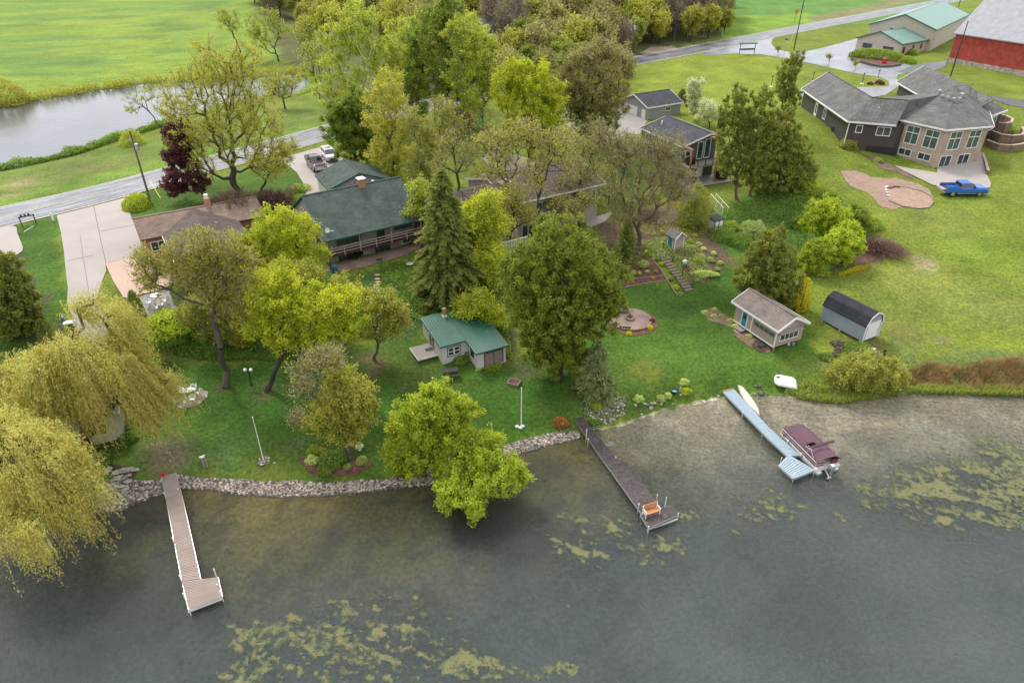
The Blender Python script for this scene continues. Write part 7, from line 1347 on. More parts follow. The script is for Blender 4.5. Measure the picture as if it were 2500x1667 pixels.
ms, t, b = newmat('riprap_stone'); at = N(t, 'ShaderNodeAttribute', attribute_name='tint'); r = ramp(t, [(0, (.06, .05, .045)), (.3, (.15, .125, .105)), (.55, (.28, .225, .18)), (.8, (.40, .33, .27)), (1, (.55, .50, .44))]); t.links.new(at.outputs['Fac'], r.inputs[0]); t.links.new(r.outputs[0], b.inputs['Base Color']); b.inputs['Roughness'].default_value = .8
M['riprap'] = ms
def riprap(label, poly, n, s0, s1):
    pw = [tuple(P(a * K, b * K, .3)[:2]) for a, b in poly]; xs = [p[0] for p in pw]; ys = [p[1] for p in pw]; X = rng.uniform(min(xs), max(xs), n * 8); Y = rng.uniform(min(ys), max(ys), n * 8); k = sdist(X, Y, pw) > 0; X, Y = X[k][:n], Y[k][:n]
    return tag(rock_mesh('riprap', X, Y, s0 * .8 + (s1 * 1.35 - s0 * .8) * rng.random(len(X)) ** 2.2, M['riprap']), label, kind='stuff')
riprap('bank of pale field stones between the tan dock and the leaning tree', [(400,1091),(480,1094),(560,1098),(600,1103),(680,1102),(750,1106),(830,1098),(880,1097),(935,1090),(1000,1090),(990,1108),(930,1112),(850,1122),(750,1131),(640,1134),(540,1128),(470,1116),(415,1114)], 6500, .045, .11)
riprap('stones left of the tan dock', [(228,1150),(300,1110),(372,1100),(380,1122),(320,1145),(240,1176)], 1500, .05, .13)
riprap('pale stone bank left of the dark dock', [(1130,1038),(1160,1020),(1230,1000),(1300,985),(1332,988),(1335,1000),(1280,1012),(1200,1032),(1150,1048)], 3000, .045, .11)
riprap('mixed small stones right of the dark dock', [(1345,945),(1400,930),(1435,925),(1440,950),(1400,970),(1360,965)], 420, .06, .13)
riprap('scattered stones at the foot of the stone steps', [(205,1130),(260,1110),(300,1120),(250,1165),(215,1165)], 160, .1, .2)
bl = [(2,2,1135,690,.14),(2,2,1187,742,.10),(2,2,1275,722,.18),(2,2,1218,678,.13),(2,2,1280,678,.15),(2,2,1305,676,.15),(2,2,1365,680,.12),(2,2,1250,690,.10),(2,2,1468,680,.1),(2,2,1750,663,.16),(2,2,1845,648,.12),(2,2,1875,610,.12),(2,2,2205,520,.13),(2,2,2243,522,.15),(2,2,2250,587,.22),(2,2,2195,590,.14),(2,2,1190,770,.1),(2,2,1720,650,.1),(2,2,1540,600,.1),(2,2,1670,690,.1)]
for i, (c_, r_, x, y, s) in enumerate(sorted(bl, key=lambda q: q[2])):
    g = GT(c_, r_, x, y); o = rock_mesh('boulder', np.array([0.]), np.array([0.]), np.array([s * 1.6]), M['riprap'] if s != .22 else M['stoned'], Zs=np.array([0.])); o.location = g
    tag(o, ('dark grey boulder, largest on the shore left of the canoe bow' if s == .22 else f"{ords[i]} pale boulder from the left along the shore between the two right docks"), 'boulder', 'boulders along the right shore')
# flat stone steps beside the willow
st = [(935,1225,.5),(960,1265,.45),(940,1290,.55),(1040,1295,.5),(1100,1280,.7),(1170,1275,.7),(1040,1350,.45),(1100,1360,.5),(1060,1330,.4),(1135,1370,.5),(1145,1320,.35),(1085,1410,.5),(1000,1400,.4),(1020,1430,.4),(1110,1440,.4),(950,1250,.4)]
for i, (x, y, s) in enumerate(sorted(st)):
    g = GT(0, 2, x, y); a = np.sort(rng.random(8)) * 6.28; m = MB(); m.prism([(math.cos(q) * s * rng.uniform(.7, 1.05), math.sin(q) * s * .6 * rng.uniform(.7, 1.05)) for q in a], 0, .12); o = m.build('stepping_stone', M['stone'], bevel=.03); o.location = (g[0], g[1], g[2] + .03); o.rotation_euler = (0, 0, rng.uniform(0, .8)); tag(o, f"{ords[i]} flat stone from the left in the dark stony bank beside the willow", 'stone', 'flat stones beside the willow')
drape('bare_soil', [t_(0,2,880,1200), t_(0,2,1180,1240), t_(0,2,1220,1270), t_(0,2,1180,1380), t_(0,2,1120,1440), t_(0,2,900,1500), t_(0,2,800,1420), t_(0,2,830,1280)], MAT('dark_wet_soil', (.05, .035, .028), .9, .3, 2, fine=8), .02)
for i, (x, y, s) in enumerate(((1098, 992, .32), (1098, 1028, .28), (1098, 1056, .30), (1095, 1082, .30), (1095, 1110, .28), (1093, 1135, .28))):
    g = GT(1, 1, x, y); m = MB(); m.prism([(math.cos(q) * s * rng.uniform(.8, 1.1) * 1.3, math.sin(q) * s * .75) for q in np.linspace(0, 5.6, 8)], 0, .06); o = m.build('stepping_stone', M['pink']); o.location = (g[0], g[1], g[2] + .02); tag(o, f"{['topmost','second','third','fourth','fifth','lowest'][i]} pinkish stepping stone below the balcony house", 'stepping stone', 'stepping stones below the balcony house')
for i, (x, y) in enumerate(((1100,1330),(1095,1358),(1088,1388),(1082,1418),(1078,1448),(1100,1475),(1120,1500))):
    g = GT(1, 1, x, y); m = MB(); m.box(-.55, .55, -.2, .2, 0, .14); o = m.build('slab_step', M['stone'], bevel=.02); o.location = (g[0], g[1], g[2] + .02); o.rotation_euler = (0, 0, R(20)); tag(o, f"{ords[i].replace('leftmost','topmost')} grey slab step between the maples above the small mulched tree", 'step', 'slab steps between the maples')

# ================================================================ docks
def planks(mb, A, B, C, Dq, z, n, t=.05, gap=.2):
    """quad A(start left) B(start right) C(end right) D(end left) -> n boards across"""
    A, B, C, Dq = [np.array(q[:2]) for q in (A, B, C, Dq)]
    for i in range(n):
        f0 = (i + gap / 2) / n; f1 = (i + 1 - gap / 2) / n; q = [A + (Dq - A) * f0, B + (C - B) * f0, B + (C - B) * f1, A + (Dq - A) * f1]; dz = random.uniform(-.007, .007)
        mb.slab([(p[0], p[1], z + dz) for p in q][::1], t)
def P2(u, v, z, o): q = P(u, v, z); return (q[0] - o[0], q[1] - o[1])
def dock(name, label, quads, z, mat, fmat, o, posts=(), bl=.15, group=None):
    root = empty(name, (o[0], o[1], 0), 0, label, 'dock', group)
    for q in quads:
        w = [P2(a, b, z, o) for a, b in q]; L = math.dist(w[0], w[3]); m = MB(); planks(m, *w, z, max(3, int(L / bl))); m.build('decking', M[mat], root)
        m = MB()
        for i in range(4):
            a, b = w[i], w[(i + 1) % 4]
            if i in (1, 3) or True: m.bar((a[0], a[1], z - .12), (b[0], b[1], z - .12), .06, .14)
        m.build('side_rail', M[fmat], root)
    for (u, v, h) in posts:
        p = P2(u, v, z, o); m = MB(); m.tube((p[0], p[1], -1.6), (p[0], p[1], z + h), .035, n=8); m.tube((p[0], p[1], z + h), (p[0], p[1], z + h + .06), .05, n=8); m.build('post', M['white'] if fmat != 'dockdark' else M['steel'], root)
    return root
c5 = lambda x, y: (300 + x / 3.92, 1120 + y / 3.92); o1 = P(*c5(440, 170), .5)
dk1 = dock('dock', 'tan planked dock with an L-shaped end at the lower left', [[c5(370,168), c5(503,130), c5(560,330), c5(412,385)], [c5(412,388), c5(560,333), c5(742,1143), c5(565,1170)], [c5(566,1172), c5(908,1128), c5(950,1318), c5(628,1442)]], .5, 'docktan', 'alu', o1, [(*c5(530,300), .15), (*c5(403,345), .15), (*c5(490,800), .5), (*c5(505,830), .1), (*c5(560,1165), .5), (*c5(597,1345), .6), (*c5(635,1450), .1), (*c5(900,1140), .9), (*c5(903,1212), .1), (*c5(947,1315), .5)])
m = MB(); a = P2(*c5(628, 1446), .35, o1); b = P2(*c5(952, 1322), .35, o1); m.tube((a[0], a[1] - .12, .30), (b[0], b[1] - .12, .30), .05, n=8); m.build('bumper_rail', M['white'], dk1)
g = P(*c5(380, 160), .7); m = MB(); m.lathe([(.05, 0), (.16, .03), (.2, .2), (.17, .22), (.1, .1)], 10); o = m.build('bucket', M['red']); o.location = tuple(g); tag(o, 'small red object at the landward end of the tan dock', 'bucket')
c7 = lambda x, y: (1240 + x / 2.766, 1100 + y / 2.766); t22 = lambda x, y: t_(2, 2, x, y); o2 = P(*t22(600, 740), .55)
dk2 = dock('dock', 'long dark wet wooden dock with a wider outer half and T-shaped end', [[t22(550,745), t22(618,728), t22(985,1190), t22(845,1170)], [t22(848,1174), t22(1058,1188), c7(1040,395), c7(905,425)], [c7(895,430), c7(1100,365), c7(1152,428), c7(950,520)]], .55, 'dockdark', 'alu', o2, [(*t22(698,965), .7), (*t22(715,1000), .1), (*c7(882,385), .4), (*c7(1062,368), .8), (*c7(1150,430), .1), (*t22(960,1160), .1), (*c7(1008,308), .15), (*c7(950,520), .1)], .16)
m = MB(); a = P2(*c7(940, 512), .45, o2); b = P2(*c7(1148, 440), .45, o2); m.tube((a[0], a[1], .1), (b[0], b[1], .1), .09, n=8); m.build('float_tube', M['alu'], dk2)
fr = GT(2, 2, 785, 890); m = MB(); m.bar((-.35, 0, .05), (.45, .22, .05), .06); m.bar((-.35, -.25, .05), (.45, -.03, .05), .06); o = m.build('boat_ramp_rail', M['steel']); o.location = tuple(P(*t22(785, 893), .15)); tag(o, 'short pair of pale rails in the shallows right of the dark dock', 'rail')
o = o.copy(); SC.collection.objects.link(o); o.location = tuple(P(*t22(895, 1040), .15)); tag(o, 'second pair of pale rails farther out beside the dark dock', 'rail')
t32 = lambda x, y: t_(3, 2, x, y); o3 = P(*t22(1960, 550), .5)
dk3 = dock('dock', 'pale blue ribbed metal dock with a square end beside the pontoon boat', [[t22(1908,560), t22(2010,540), t32(75,900), t32(0,925)], [t32(0,928), t32(80,900), t32(345,1135), t32(222,1138)], [t32(148,1225), t32(240,1128), t32(475,1265), t32(278,1343)]], .5, 'dockblue', 'alu', o3, [(*t22(2090,762), .1), (*t22(2270,935), .1), (*t32(175,1168), .12), (*t32(285,1330), .25), (*t32(470,1270), .15)], .16)
m = MB(); q = [P2(*p, .5, o3) for p in (t32(222,1138), t32(345,1135), t32(475,1265), t32(240,1128))]; planks(m, q[0], q[0], q[2], q[3], .495, 6); m.build('decking', M['dockblue'], dk3)
m = MB(); a, b = P2(*t22(1905, 562), .55, o3), P2(*t22(2012, 540), .55, o3); m.bar((a[0], a[1], .53), (b[0], b[1], .53), .12, .06); m.build('end_board', M['rust'], dk3)

# ================================================================ pontoon boat (bow towards the shore)
c6 = lambda x, y: (1880 + x / 8.71, 1010 + y / 8.71)
pa = P(*c6(215, 400), .62); pb_ = P(*c6(1000, 1195), .62); pyaw = math.atan2(pa[1] - pb_[1], pa[0] - pb_[0]); PLn = math.dist(pa[:2], pb_[:2]); PWd = 2.35; print('pontoon', PLn, math.degrees(pyaw))
pt = empty('pontoon_boat', (pb_[0], pb_[1], .0), pyaw, 'maroon pontoon boat under a mauve cover, moored at the pale blue dock', 'boat')
# local: x from stern (0) to bow (PLn), y: near dock side 0 -> far side -PWd
m = MB()
for y in (-.35, -PWd + .35):
    m.tube((-.1, y, .12), (PLn - .5, y, .12), .30, n=14); m.tube((PLn - .5, y, .12), (PLn + .05, y, .26), .30, .06, n=14)
m.build('pontoon_tube', M['alu'], pt, smooth=True)
m = MB(); m.box(0, PLn, -PWd, 0, .45, .57); m.build('deck', M['offwhite'], pt)
m = MB(); m.box(.35, PLn - .05, -.12, -.06, .57, 1.12); m.box(.35, PLn - .05, -PWd + .06, -PWd + .12, .57, 1.12); m.box(.32, .38, -.9, -.06, .57, 1.12); m.box(.32, .38, -PWd + .06, -1.7, .57, 1.12); m.box(PLn - .11, PLn - .05, -PWd + .06, -.06, .57, 1.12); m.build('side_panel', M['maroon'], pt)
m = MB()
for z in (.62, .86, 1.13): m.bar((.3, -.045, z), (PLn - .05, -.045, z), .035); m.bar((.3, -PWd + .045, z), (PLn - .05, -PWd + .045, z), .035); m.bar((.3, -.9, z), (.3, -.045, z), .035)
for i in range(7): x = .3 + i * (PLn - .4) / 6; m.bar((x, -.045, .57), (x, -.045, 1.13), .035)
m.build('guard_rail', M['white'], pt)
# cover: sagging tarpaulin surface
nx_, ny2 = 34, 15; V = []; wc = PWd / 2
for i in range(nx_ + 1):
    s = i / nx_; x = .18 + s * (PLn - .1)
    for j in range(ny2 + 1):
        w = -1 + 2 * j / ny2; e = max(0, (s - .80) / .20); top = 1.62 - .25 * (s - .5) ** 2 - .42 * e ** 2 + .13 * math.cos(s * 21) * .25 - .10 * math.exp(-((s - .30) / .05) ** 2); wid = wc * (1.0 - .22 * e ** 3)
        prof = 1 - abs(w) ** 2.6; z = 1.12 + (top - 1.12) * prof + .02 * math.sin(9 * w + 7 * s)
        y = -wc + w * wid * 1.03
        if abs(w) > .93: z = 1.0 - (.35 if e > .3 else 0) * (abs(w) - .93) / .07
        V.append((x, y, z))
F = [(i*(ny2+1)+j, (i+1)*(ny2+1)+j, (i+1)*(ny2+1)+j+1, i*(ny2+1)+j+1) for i in range(nx_) for j in range(ny2) if not (11 <= i <= 13 and 8 <= j <= 12)]
cv = npmesh('boat_cover', V, F, M['cover'], pt, smooth=True)
m = MB(); m.box(.4 + PLn * .31, .4 + PLn * .43, -PWd * .42, -PWd * .18, 1.0, 1.12); m.build('open_hatch', M['black'], pt); m = MB(); m.ball((.4 + PLn * .37, -PWd * .3, 1.2), .14, .1, .1); m.build('seat', M['offwhite'], pt)
m = MB(); xq = PLn * .27; m.add([(xq, -.1, 1.75), (xq + .14, -.1, 1.85), (xq + .14, -PWd - .1, 2.0), (xq, -PWd - .1, 1.9), (xq, -.1, 1.85), (xq + .14, -.1, 1.95), (xq + .14, -PWd - .1, 2.1), (xq, -PWd - .1, 2.0)], [(0,3,2,1),(4,5,6,7),(0,1,5,4),(1,2,6,5),(2,3,7,6),(3,0,4,7)]); m.build('folded_bimini', M['cover'], pt)
m = MB()
for y in (-.08, -PWd - .02): m = MB(); m.bar((xq - .7, y, 1.12), (xq + .05, y, 1.9), .035); m.bar((xq + .3, y, 1.12), (xq + .1, y, 1.8), .03); m.build('bimini_frame', M['alu'], pt)
m = MB(); m.bar((xq + .6, -.06, 1.62), (xq - .1, -.2, 1.66), .05); m.build('bimini_strut', M['alu'], pt)
mo = MB(); mo.box(-.55, -.15, -PWd*.5 - .2, -PWd*.5 + .2, .75, 1.2); mo.build('motor_cowling', M['alu'], pt, bevel=.08); mo = MB(); mo.box(-.42, -.25, -PWd*.5 - .08, -PWd*.5 + .08, -.2, .75); mo.box(-.2, .0, -PWd*.5 - .15, -PWd*.5 + .15, .4, .8); mo.build('motor_leg', M['steel'], pt)
mo = MB(); mo.bar((-.1, -PWd*.32, .55), (-.75, -PWd*.30, -.1 + .35), .08); mo.bar((-.75, -PWd*.22, .2), (-.75, -PWd*.40, .2), .1); mo.build('boarding_ladder', M['alu'], pt)
mo = MB()
for x in (.05, PLn * .4, PLn * .76): mo.tube((x, .06, .5), (x, .06, .78), .07, n=8)
mo.build('fender', M['globe'], pt)
# canoe, upside down on the shore ; dinghy
ca = P(*t22(2050, 510), .55); cb = P(*t22(2240, 785), .25); L = math.dist(ca[:2], cb[:2]); yaw = math.atan2(ca[1] - cb[1], ca[0] - cb[0]); V = []; n1 = 28; n2 = 12
for i in range(n1 + 1):
    s = i / n1; w = .43 * max(.02, math.sin(math.pi * s)) ** .62; hgt = .34 + .10 * (2 * s - 1) ** 2
    for j in range(n2 + 1): a = math.pi * j / n2; V.append((s * L, w * math.cos(a), (hgt * max(.05, min(1, 6 * min(s, 1 - s) + .2))) * math.sin(a) ** .7 if 0 < j < n2 else 0))
F = [(i*(n2+1)+j, i*(n2+1)+j+1, (i+1)*(n2+1)+j+1, (i+1)*(n2+1)+j) for i in range(n1) for j in range(n2)]
cn_ = empty('canoe', (cb[0], cb[1], .18), yaw, 'cream canoe lying upside down beside the pale blue dock', 'canoe'); cn_.rotation_euler = (0, -math.asin(.30 / L), yaw); h_o = npmesh('hull', V, F, M['canoe'], cn_, smooth=True); so_ = h_o.modifiers.new('shell', 'SOLIDIFY'); so_.thickness = .02
m = MB(); m.bar((.1, 0, .36 * .3), (L * .5, 0, .36), .02); m.bar((L * .5, 0, .36), (L - .1, 0, .12), .02); m.build('keel', M['canoe'], cn_)
m = MB(); m.box(L*.12, L*.16, -.25, .25, -.02, .02); m.box(L*.84, L*.88, -.25, .25, -.02, .02); m.build('thwart', M['wood'], cn_)
q = [np.array(P(*t32(*p), .7)) for p in ((105, 430), (140, 412), (300, 440), (312, 545), (150, 515), (115, 495))]; o = np.mean(q, 0); pz = GT(3, 2, 205, 480)[2]
dg = empty('dinghy', (o[0], o[1], pz), 0, 'white plastic dinghy turned over on the grass above the shore', 'boat'); V = []; k = len(q); F = []
for z, s in ((0.02, 1.0), (.12, 1.03), (.30, .93), (.38, .72), (.40, .3)):
    for p in q: V.append(((p[0] - o[0]) * s, (p[1] - o[1]) * s, z))
F = [(j*k+i, j*k+(i+1)%k, (j+1)*k+(i+1)%k, (j+1)*k+i) for j in range(4) for i in range(k)] + [tuple(range(4*k, 5*k))]
m = MB(); m.add(V, F); m.build('hull', M['white'], dg, bevel=.05)
a_ = (q[2] + q[3]) / 2 - o; b__ = (q[0] + q[5]) / 2 - o; m = MB(); m.bar((a_[0]*.8, a_[1]*.8, .40), (b__[0]*.4, b__[1]*.4, .43), .10, .06); m.build('keel_ridge', M['white'], dg)
m = MB(); m.cbox((b__[0]*.62, b__[1]*.62, .43), .32, .14, .08); m.build('fitting', M['bedliner'], dg)

# ================================================================ vehicles (local x forward)
def wheelset(root, xs, half, r=.38):
    for x in xs:
        for s in (-1, 1):
            w = MB(); w.tube((x, s * (half - .24), r), (x, s * half, r), r, n=20); wo = w.build('wheel', M['rubber'], root); w = MB(); w.tube((x, s * half, r), (x, s * (half + .012), r), r * .62, n=16); w.tube((x, s * (half + .01), r), (x, s * (half + .03), r), r * .16, n=10); w.build('rim', M['chrome'], wo)
def loft(mb, secs):
    """secs: list of (z, x0, x1, halfwidth)"""
    vs = []
    for z, x0, x1, w in secs: vs += [(x0, -w, z), (x1, -w, z), (x1, w, z), (x0, w, z)]
    fs = [(0, 3, 2, 1), tuple(range(len(vs) - 4, len(vs)))]
    for k in range(len(secs) - 1):
        for i in range(4): fs.append((k*4+i, k*4+(i+1)%4, k*4+4+(i+1)%4, k*4+4+i))
    mb.add(vs, fs)
def pickup(label, loc, yaw, paint, bedcover=False, tail=False):
    r = empty('pickup_truck', loc, yaw, label, 'pickup truck'); b = MB()
    b.box(-2.95, 2.9, -.95, .95, .48, .82) if False else None
    b = MB(); loft(b, [(.45, -2.85, 2.85, .93), (.62, -2.92, 2.92, .99), (.95, -2.92, 2.90, 1.0), (1.05, .95, 2.80, .96)]) ; loft(b, [(.94, -.95, 1.05, 1.0), (1.06, -.95, 1.2, .985)]); loft(b, [(1.05, 1.0, 2.82, .93), (1.14, 1.0, 2.55, .86)])
    b.box(-2.92, -.95, .88, 1.0, .9, 1.22); b.box(-2.92, -.95, -1.0, -.88, .9, 1.22); b.box(-1.05, -.95, -.88, .88, .9, 1.22)
    if not tail: b.box(-2.93, -2.84, -.88, .88, .9, 1.2)
    b.build('body', M[paint], r, bevel=.05)
    b = MB(); loft(b, [(1.06, -.98, 1.28, .93), (1.50, -.82, .72, .80), (1.62, -.70, .50, .74)]); cb_ = b.build('cab', M['carglass'], r)
    b = MB(); loft(b, [(1.58, -.80, .62, .80), (1.68, -.68, .46, .72)]); 
    for s in (-1, 1):
        for x0, x1, x2, x3 in ((-.98, -.90, -.82, -.76), (.06, .14, .0, .08), (1.2, 1.28, .66, .72)): b.add([(x0, s*.945, 1.04), (x1, s*.945, 1.04), (x3, s*.81, 1.6), (x2, s*.81, 1.6), (x0, s*.90, 1.04), (x1, s*.90, 1.04), (x3, s*.77, 1.6), (x2, s*.77, 1.6)], [(0,1,2,3),(7,6,5,4),(0,4,5,1),(1,5,6,2),(2,6,7,3),(3,7,4,0)])
    b.build('roof_panel', M[paint], r)
    b = MB(); b.box(-2.84, -1.05, -.88, .88, .90, (1.235 if bedcover else .97)); 
    if not bedcover: b.box(-2.9, -.98, .86, .97, 1.2, 1.235); b.box(-2.9, -.98, -.97, -.86, 1.2, 1.235); b.box(-1.06, -.98, -.86, .86, 1.2, 1.235)
    b.build('bed_cover' if bedcover else 'bed_liner', M['bedliner'], r)
    if tail: b = MB(); b.box(-3.45, -2.94, -.85, .85, .86, .93); b.build('tailgate', M['alu'], r, label='lowered silver tailgate')
    wheelset(r, (-1.85, 1.85), .98, .41)
    b = MB(); b.box(2.88, 2.98, -.9, .9, .45, .68); b.box(-3.0, -2.92, -.9, .9, .45, .65); b.build('bumper', M['chrome'], r); b = MB(); b.box(-1.3, 1.3, .98, 1.1, .42, .48); b.box(-1.3, 1.3, -1.1, -.98, .42, .48); b.build('running_board', M['chrome'], r)
    for s in (-1, 1):
        h = MB(); h.box(2.82, 2.93, s*.78 - .16, s*.78 + .16, .76, .94); h.build('headlight', M['lamp_clear'], r); h = MB(); h.box(-2.945, -2.88, s*.92 - .08, s*.92 + .08, .88, 1.15); h.build('tail_light', M['lamp_red'], r); h = MB(); h.box(.95, 1.12, s*1.1 - .1, s*1.1 + .1, 1.1, 1.26); h.build('mirror', M[paint], r)
    g = MB(); g.box(2.90, 2.95, -.55, .55, .66, .92); g.build('grille', M['chrome'], r)
    for c_ in r.children:
        if not c_.name.startswith('wheel'): c_.scale = (1, 1, 1.17)
    return r
t31 = lambda x, y: t_(3, 1, x, y)
g0, g1 = G(*t31(1690, 300)), G(*t31(1930, 295)); yw = math.atan2(g1[1] - g0[1], g1[0] - g0[0]); n_ = np.array([-math.sin(yw), math.cos(yw)]); gc = (g0 + g1) / 2; print('truck wheelbase', math.dist(g0[:2], g1[:2]), math.degrees(yw))
s_ = math.dist(g0[:2], g1[:2]) / 3.7; tk = pickup('blue pickup truck with its tailgate down parked below the brick bay', (gc[0] + n_[0] * .95, gc[1] + n_[1] * .95, gc[2] + .02), yw, 'bluepaint', False, True); tk.scale = (s_,) * 3
t10 = lambda x, y: t_(1, 0, x, y)
ga = GT(1, 0, 590, 1420); gb = GT(1, 0, 665, 1500); suvyaw = R(-62); gs = GT(1, 0, 655, 1420)
sv = empty('suv', (gs[0] + .3, gs[1] + .2, gs[2] + .07), R(-63), 'white SUV with black roof rails parked beside the dark garage roof', 'car')
b = MB(); loft(b, [(.35, -2.2, 2.25, .86), (.6, -2.28, 2.32, .91), (.92, -2.25, 2.2, .91), (1.02, -2.2, 1.2, .88)]); loft(b, [(.92, .9, 2.2, .86), (1.02, .9, 1.85, .78)]); b.build('body', M['whitepaint'], sv, bevel=.06)
b = MB(); loft(b, [(1.0, -2.15, 1.25, .86), (1.5, -1.85, .45, .70), (1.56, -1.7, .35, .66)]); b.build('cabin_glass', M['carglass'], sv)
b = MB(); loft(b, [(1.53, -1.9, .42, .72), (1.62, -1.7, .25, .64)]); 
for s in (-1, 1):
    for x0, x1, x2, x3 in ((-2.15, -1.9, -1.85, -1.65), (-.6, -.5, -.6, -.5), (1.12, 1.22, .36, .44)): b.add([(x0, s*.875, .99), (x1, s*.875, .99), (x3, s*.72, 1.55), (x2, s*.72, 1.55), (x0, s*.83, .99), (x1, s*.83, .99), (x3, s*.68, 1.55), (x2, s*.68, 1.55)], [(0,1,2,3),(7,6,5,4),(0,4,5,1),(1,5,6,2),(2,6,7,3),(3,7,4,0)])
b.build('roof_panel', M['whitepaint'], sv); b = MB(); b.box(-.9, .05, -.45, .45, 1.6, 1.635); b.build('sunroof', M['carglass'], sv); b = MB(); b.box(-1.6, .2, .6, .64, 1.62, 1.68); b.box(-1.6, .2, -.64, -.6, 1.62, 1.68); b.build('roof_rail', M['black'], sv)
wheelset(sv, (-1.35, 1.4), .90, .34)
for s in (-1, 1):
    h = MB(); h.box(2.1, 2.3, s*.68 - .18, s*.68 + .18, .72, .86); h.build('headlight', M['lamp_clear'], sv); h = MB(); h.box(-2.3, -2.2, s*.74 - .12, s*.74 + .12, .8, 1.0); h.build('tail_light', M['lamp_red'], sv); h = MB(); h.box(.95, 1.1, s*.98 - .09, s*.98 + .09, .98, 1.12); h.build('mirror', M['whitepaint'], sv)
h = MB(); h.box(2.28, 2.34, -.5, .5, .42, .66); h.build('grille', M['black'], sv)
gs = GT(1, 0, 545, 1500); tk = pickup('dark maroon pickup truck with a covered bed parked on the wet concrete by the garage', (gs[0] + .2, gs[1] - .0, gs[2] + .08), R(-61), 'marpaint', True); tk.scale = (.95,) * 3

# ================================================================ poles, lamps, signs, shelters
def top_h(g, v):
    lo_, hi_ = .1, 40
    for _ in range(40):
        m_ = (lo_ + hi_) / 2; w = np.array([g[0], g[1], g[2] + m_]) - [0, 0, CH]; vv = CY - FP * (w @ UPV) / (w @ FW)
        lo_, hi_ = (m_, hi_) if vv > v else (lo_, m_)
    return lo_
def upole(label, base, vtop, mat='utility', r=.16, trans=True, xoff=0):
    g = G(*base); h = top_h(g, vtop); p = empty('utility_pole', g, 0, label, 'utility pole'); m = MB(); m.tube((0, 0, -.3), (0, 0, h), r, r * .6, 10); m.build('pole', M[mat], p)
    m = MB(); m.tube((0, 0, h), (0, 0, h + .12), r * .5, .05, 8); m.build('pole_cap', M['white'], p)
    if trans:
        m = MB(); m.lathe([(.05, 0), (.24, .02), (.24, .75), (.2, .8), (.05, .82)], 12, (.38, -.1, h - 2.4)); m.build('transformer', M['steel'], p); m = MB(); m.bar((-.1, 0, h - 1.7), (.3, -.1, h - 1.7), .06); m.bar((0, 0, h - .9), (-.5, 0, h - 1.2), .05); m.build('bracket', M['steel'], p)
    return g, h
a1, h1 = upole('leaning grey utility pole with a transformer beside the road at left', (368.8, 498.7), 319)
a2, h2 = upole('wooden utility pole with a transformer rising from the lawn at the road bend', (1534.2, 189.2), 43)
a3, h3 = upole('tall dark utility pole on the grass island by the junction', (1938, 123.4), -6, 'poledark')
a4, h4 = upole('dark leaning pole between the brown ranch house and the red barn', (2320.6, 186.5), 50.7, 'poledark', .15, False); 
a5, h5 = upole('dark pole beyond the pale green roof at the top edge', T3(1750, 65), -20, 'poledark', .15, False)
def flagpole(label, base, vtop, r=.035, mat='white'):
    g = G(*base); h = top_h(g, vtop); p = empty('flagpole', g, 0, label, 'flagpole'); m = MB(); m.tube((0, 0, 0), (0, 0, h), r * 1.3, r * .8, 10); m.build('pole', M[mat], p); m = MB(); m.ball((0, 0, h + .05), .06); m.build('finial', M[mat], p); return g
t02 = lambda x, y: t_(0, 2, x, y); t12 = lambda x, y: t_(1, 2, x, y)
g = flagpole('slender white flagpole rising from a ring of grey stones on the left lawn', t12(85, 1180), 1020); 
rock = rock_mesh('stone_heap', rng.normal(size=60) * .3, rng.normal(size=60) * .26, rng.uniform(.08, .14, 60), M['stone'], Zs=np.full(60, .0)); rock.location = tuple(g); rock.data.materials[0] = M['riprap']; tag(rock, 'heap of pale stones at the foot of the slender white flagpole', None, kind='stuff')
g = flagpole('thicker white flagpole near the stone bank left of the dark dock', t22(118, 890), 949, .05)
for i, (dx, dy) in enumerate(((-.38, .05), (.12, .1), (-.08, -.12))): m = MB(); m.ball((0, 0, .1), .2, .16, .14, 8, 5); o = m.build('white_stone', M['white']); o.location = (g[0] + dx, g[1] + dy, g[2]); tag(o, ['white painted stone left of the thicker flagpole', 'white painted stone right of the thicker flagpole', 'white painted stone in front of the thicker flagpole'][i], 'stone', 'white stones at the flagpole')
g = GT(0, 2, 2240, 510); h = top_h(g, 800 + 380 / 3.647); p = empty('garden_lamp', g, 0, 'black garden lamp post with two white globes on the left lawn', 'lamp post'); m = MB(); m.lathe([(.16, 0), (.14, .1), (.05, .2), (.045, h - .2), (.06, h - .1), (.02, h)], 12); m.bar((-.28, 0, h - .12), (.28, 0, h - .12), .04); m.build('post', M['black'], p)
for s in (-1, 1): m = MB(); m.ball((s * .28, 0, h + .06), .17, n=14, m=10); m.build('globe', M['globe'], p, smooth=True)
for i, (x, y, yt, sz) in enumerate(((82, 775, 690, .9), (450, 725, 655, 1), (890, 750, 665, 1), (1030, 710, 640, 1))):
    g = GT(3, 0, x, y); h = top_h(g, yt / 3.647); p = empty('yard_lamp', g, 0, ['black yard lamp left of the brown ranch house', 'black yard lamp just behind the brown ranch roof', 'black yard lamp with a white base on the driveway island', 'black yard lamp beside the dark red barberries'][i], 'lamp post', 'black yard lamps along the drive'); m = MB(); m.tube((0, 0, 0), (0, 0, h), .055, n=8); m.lathe([(.05, h), (.14, h + .1), (.16, h + .32), (.03, h + .42)], 8); m.build('post', M['black'], p); m = MB(); m.lathe([(.42, 0), (.4, .12), (.2, .2)], 12); m.build('base', M['offwhite'] if i in (0, 2) else M['stone'], p)
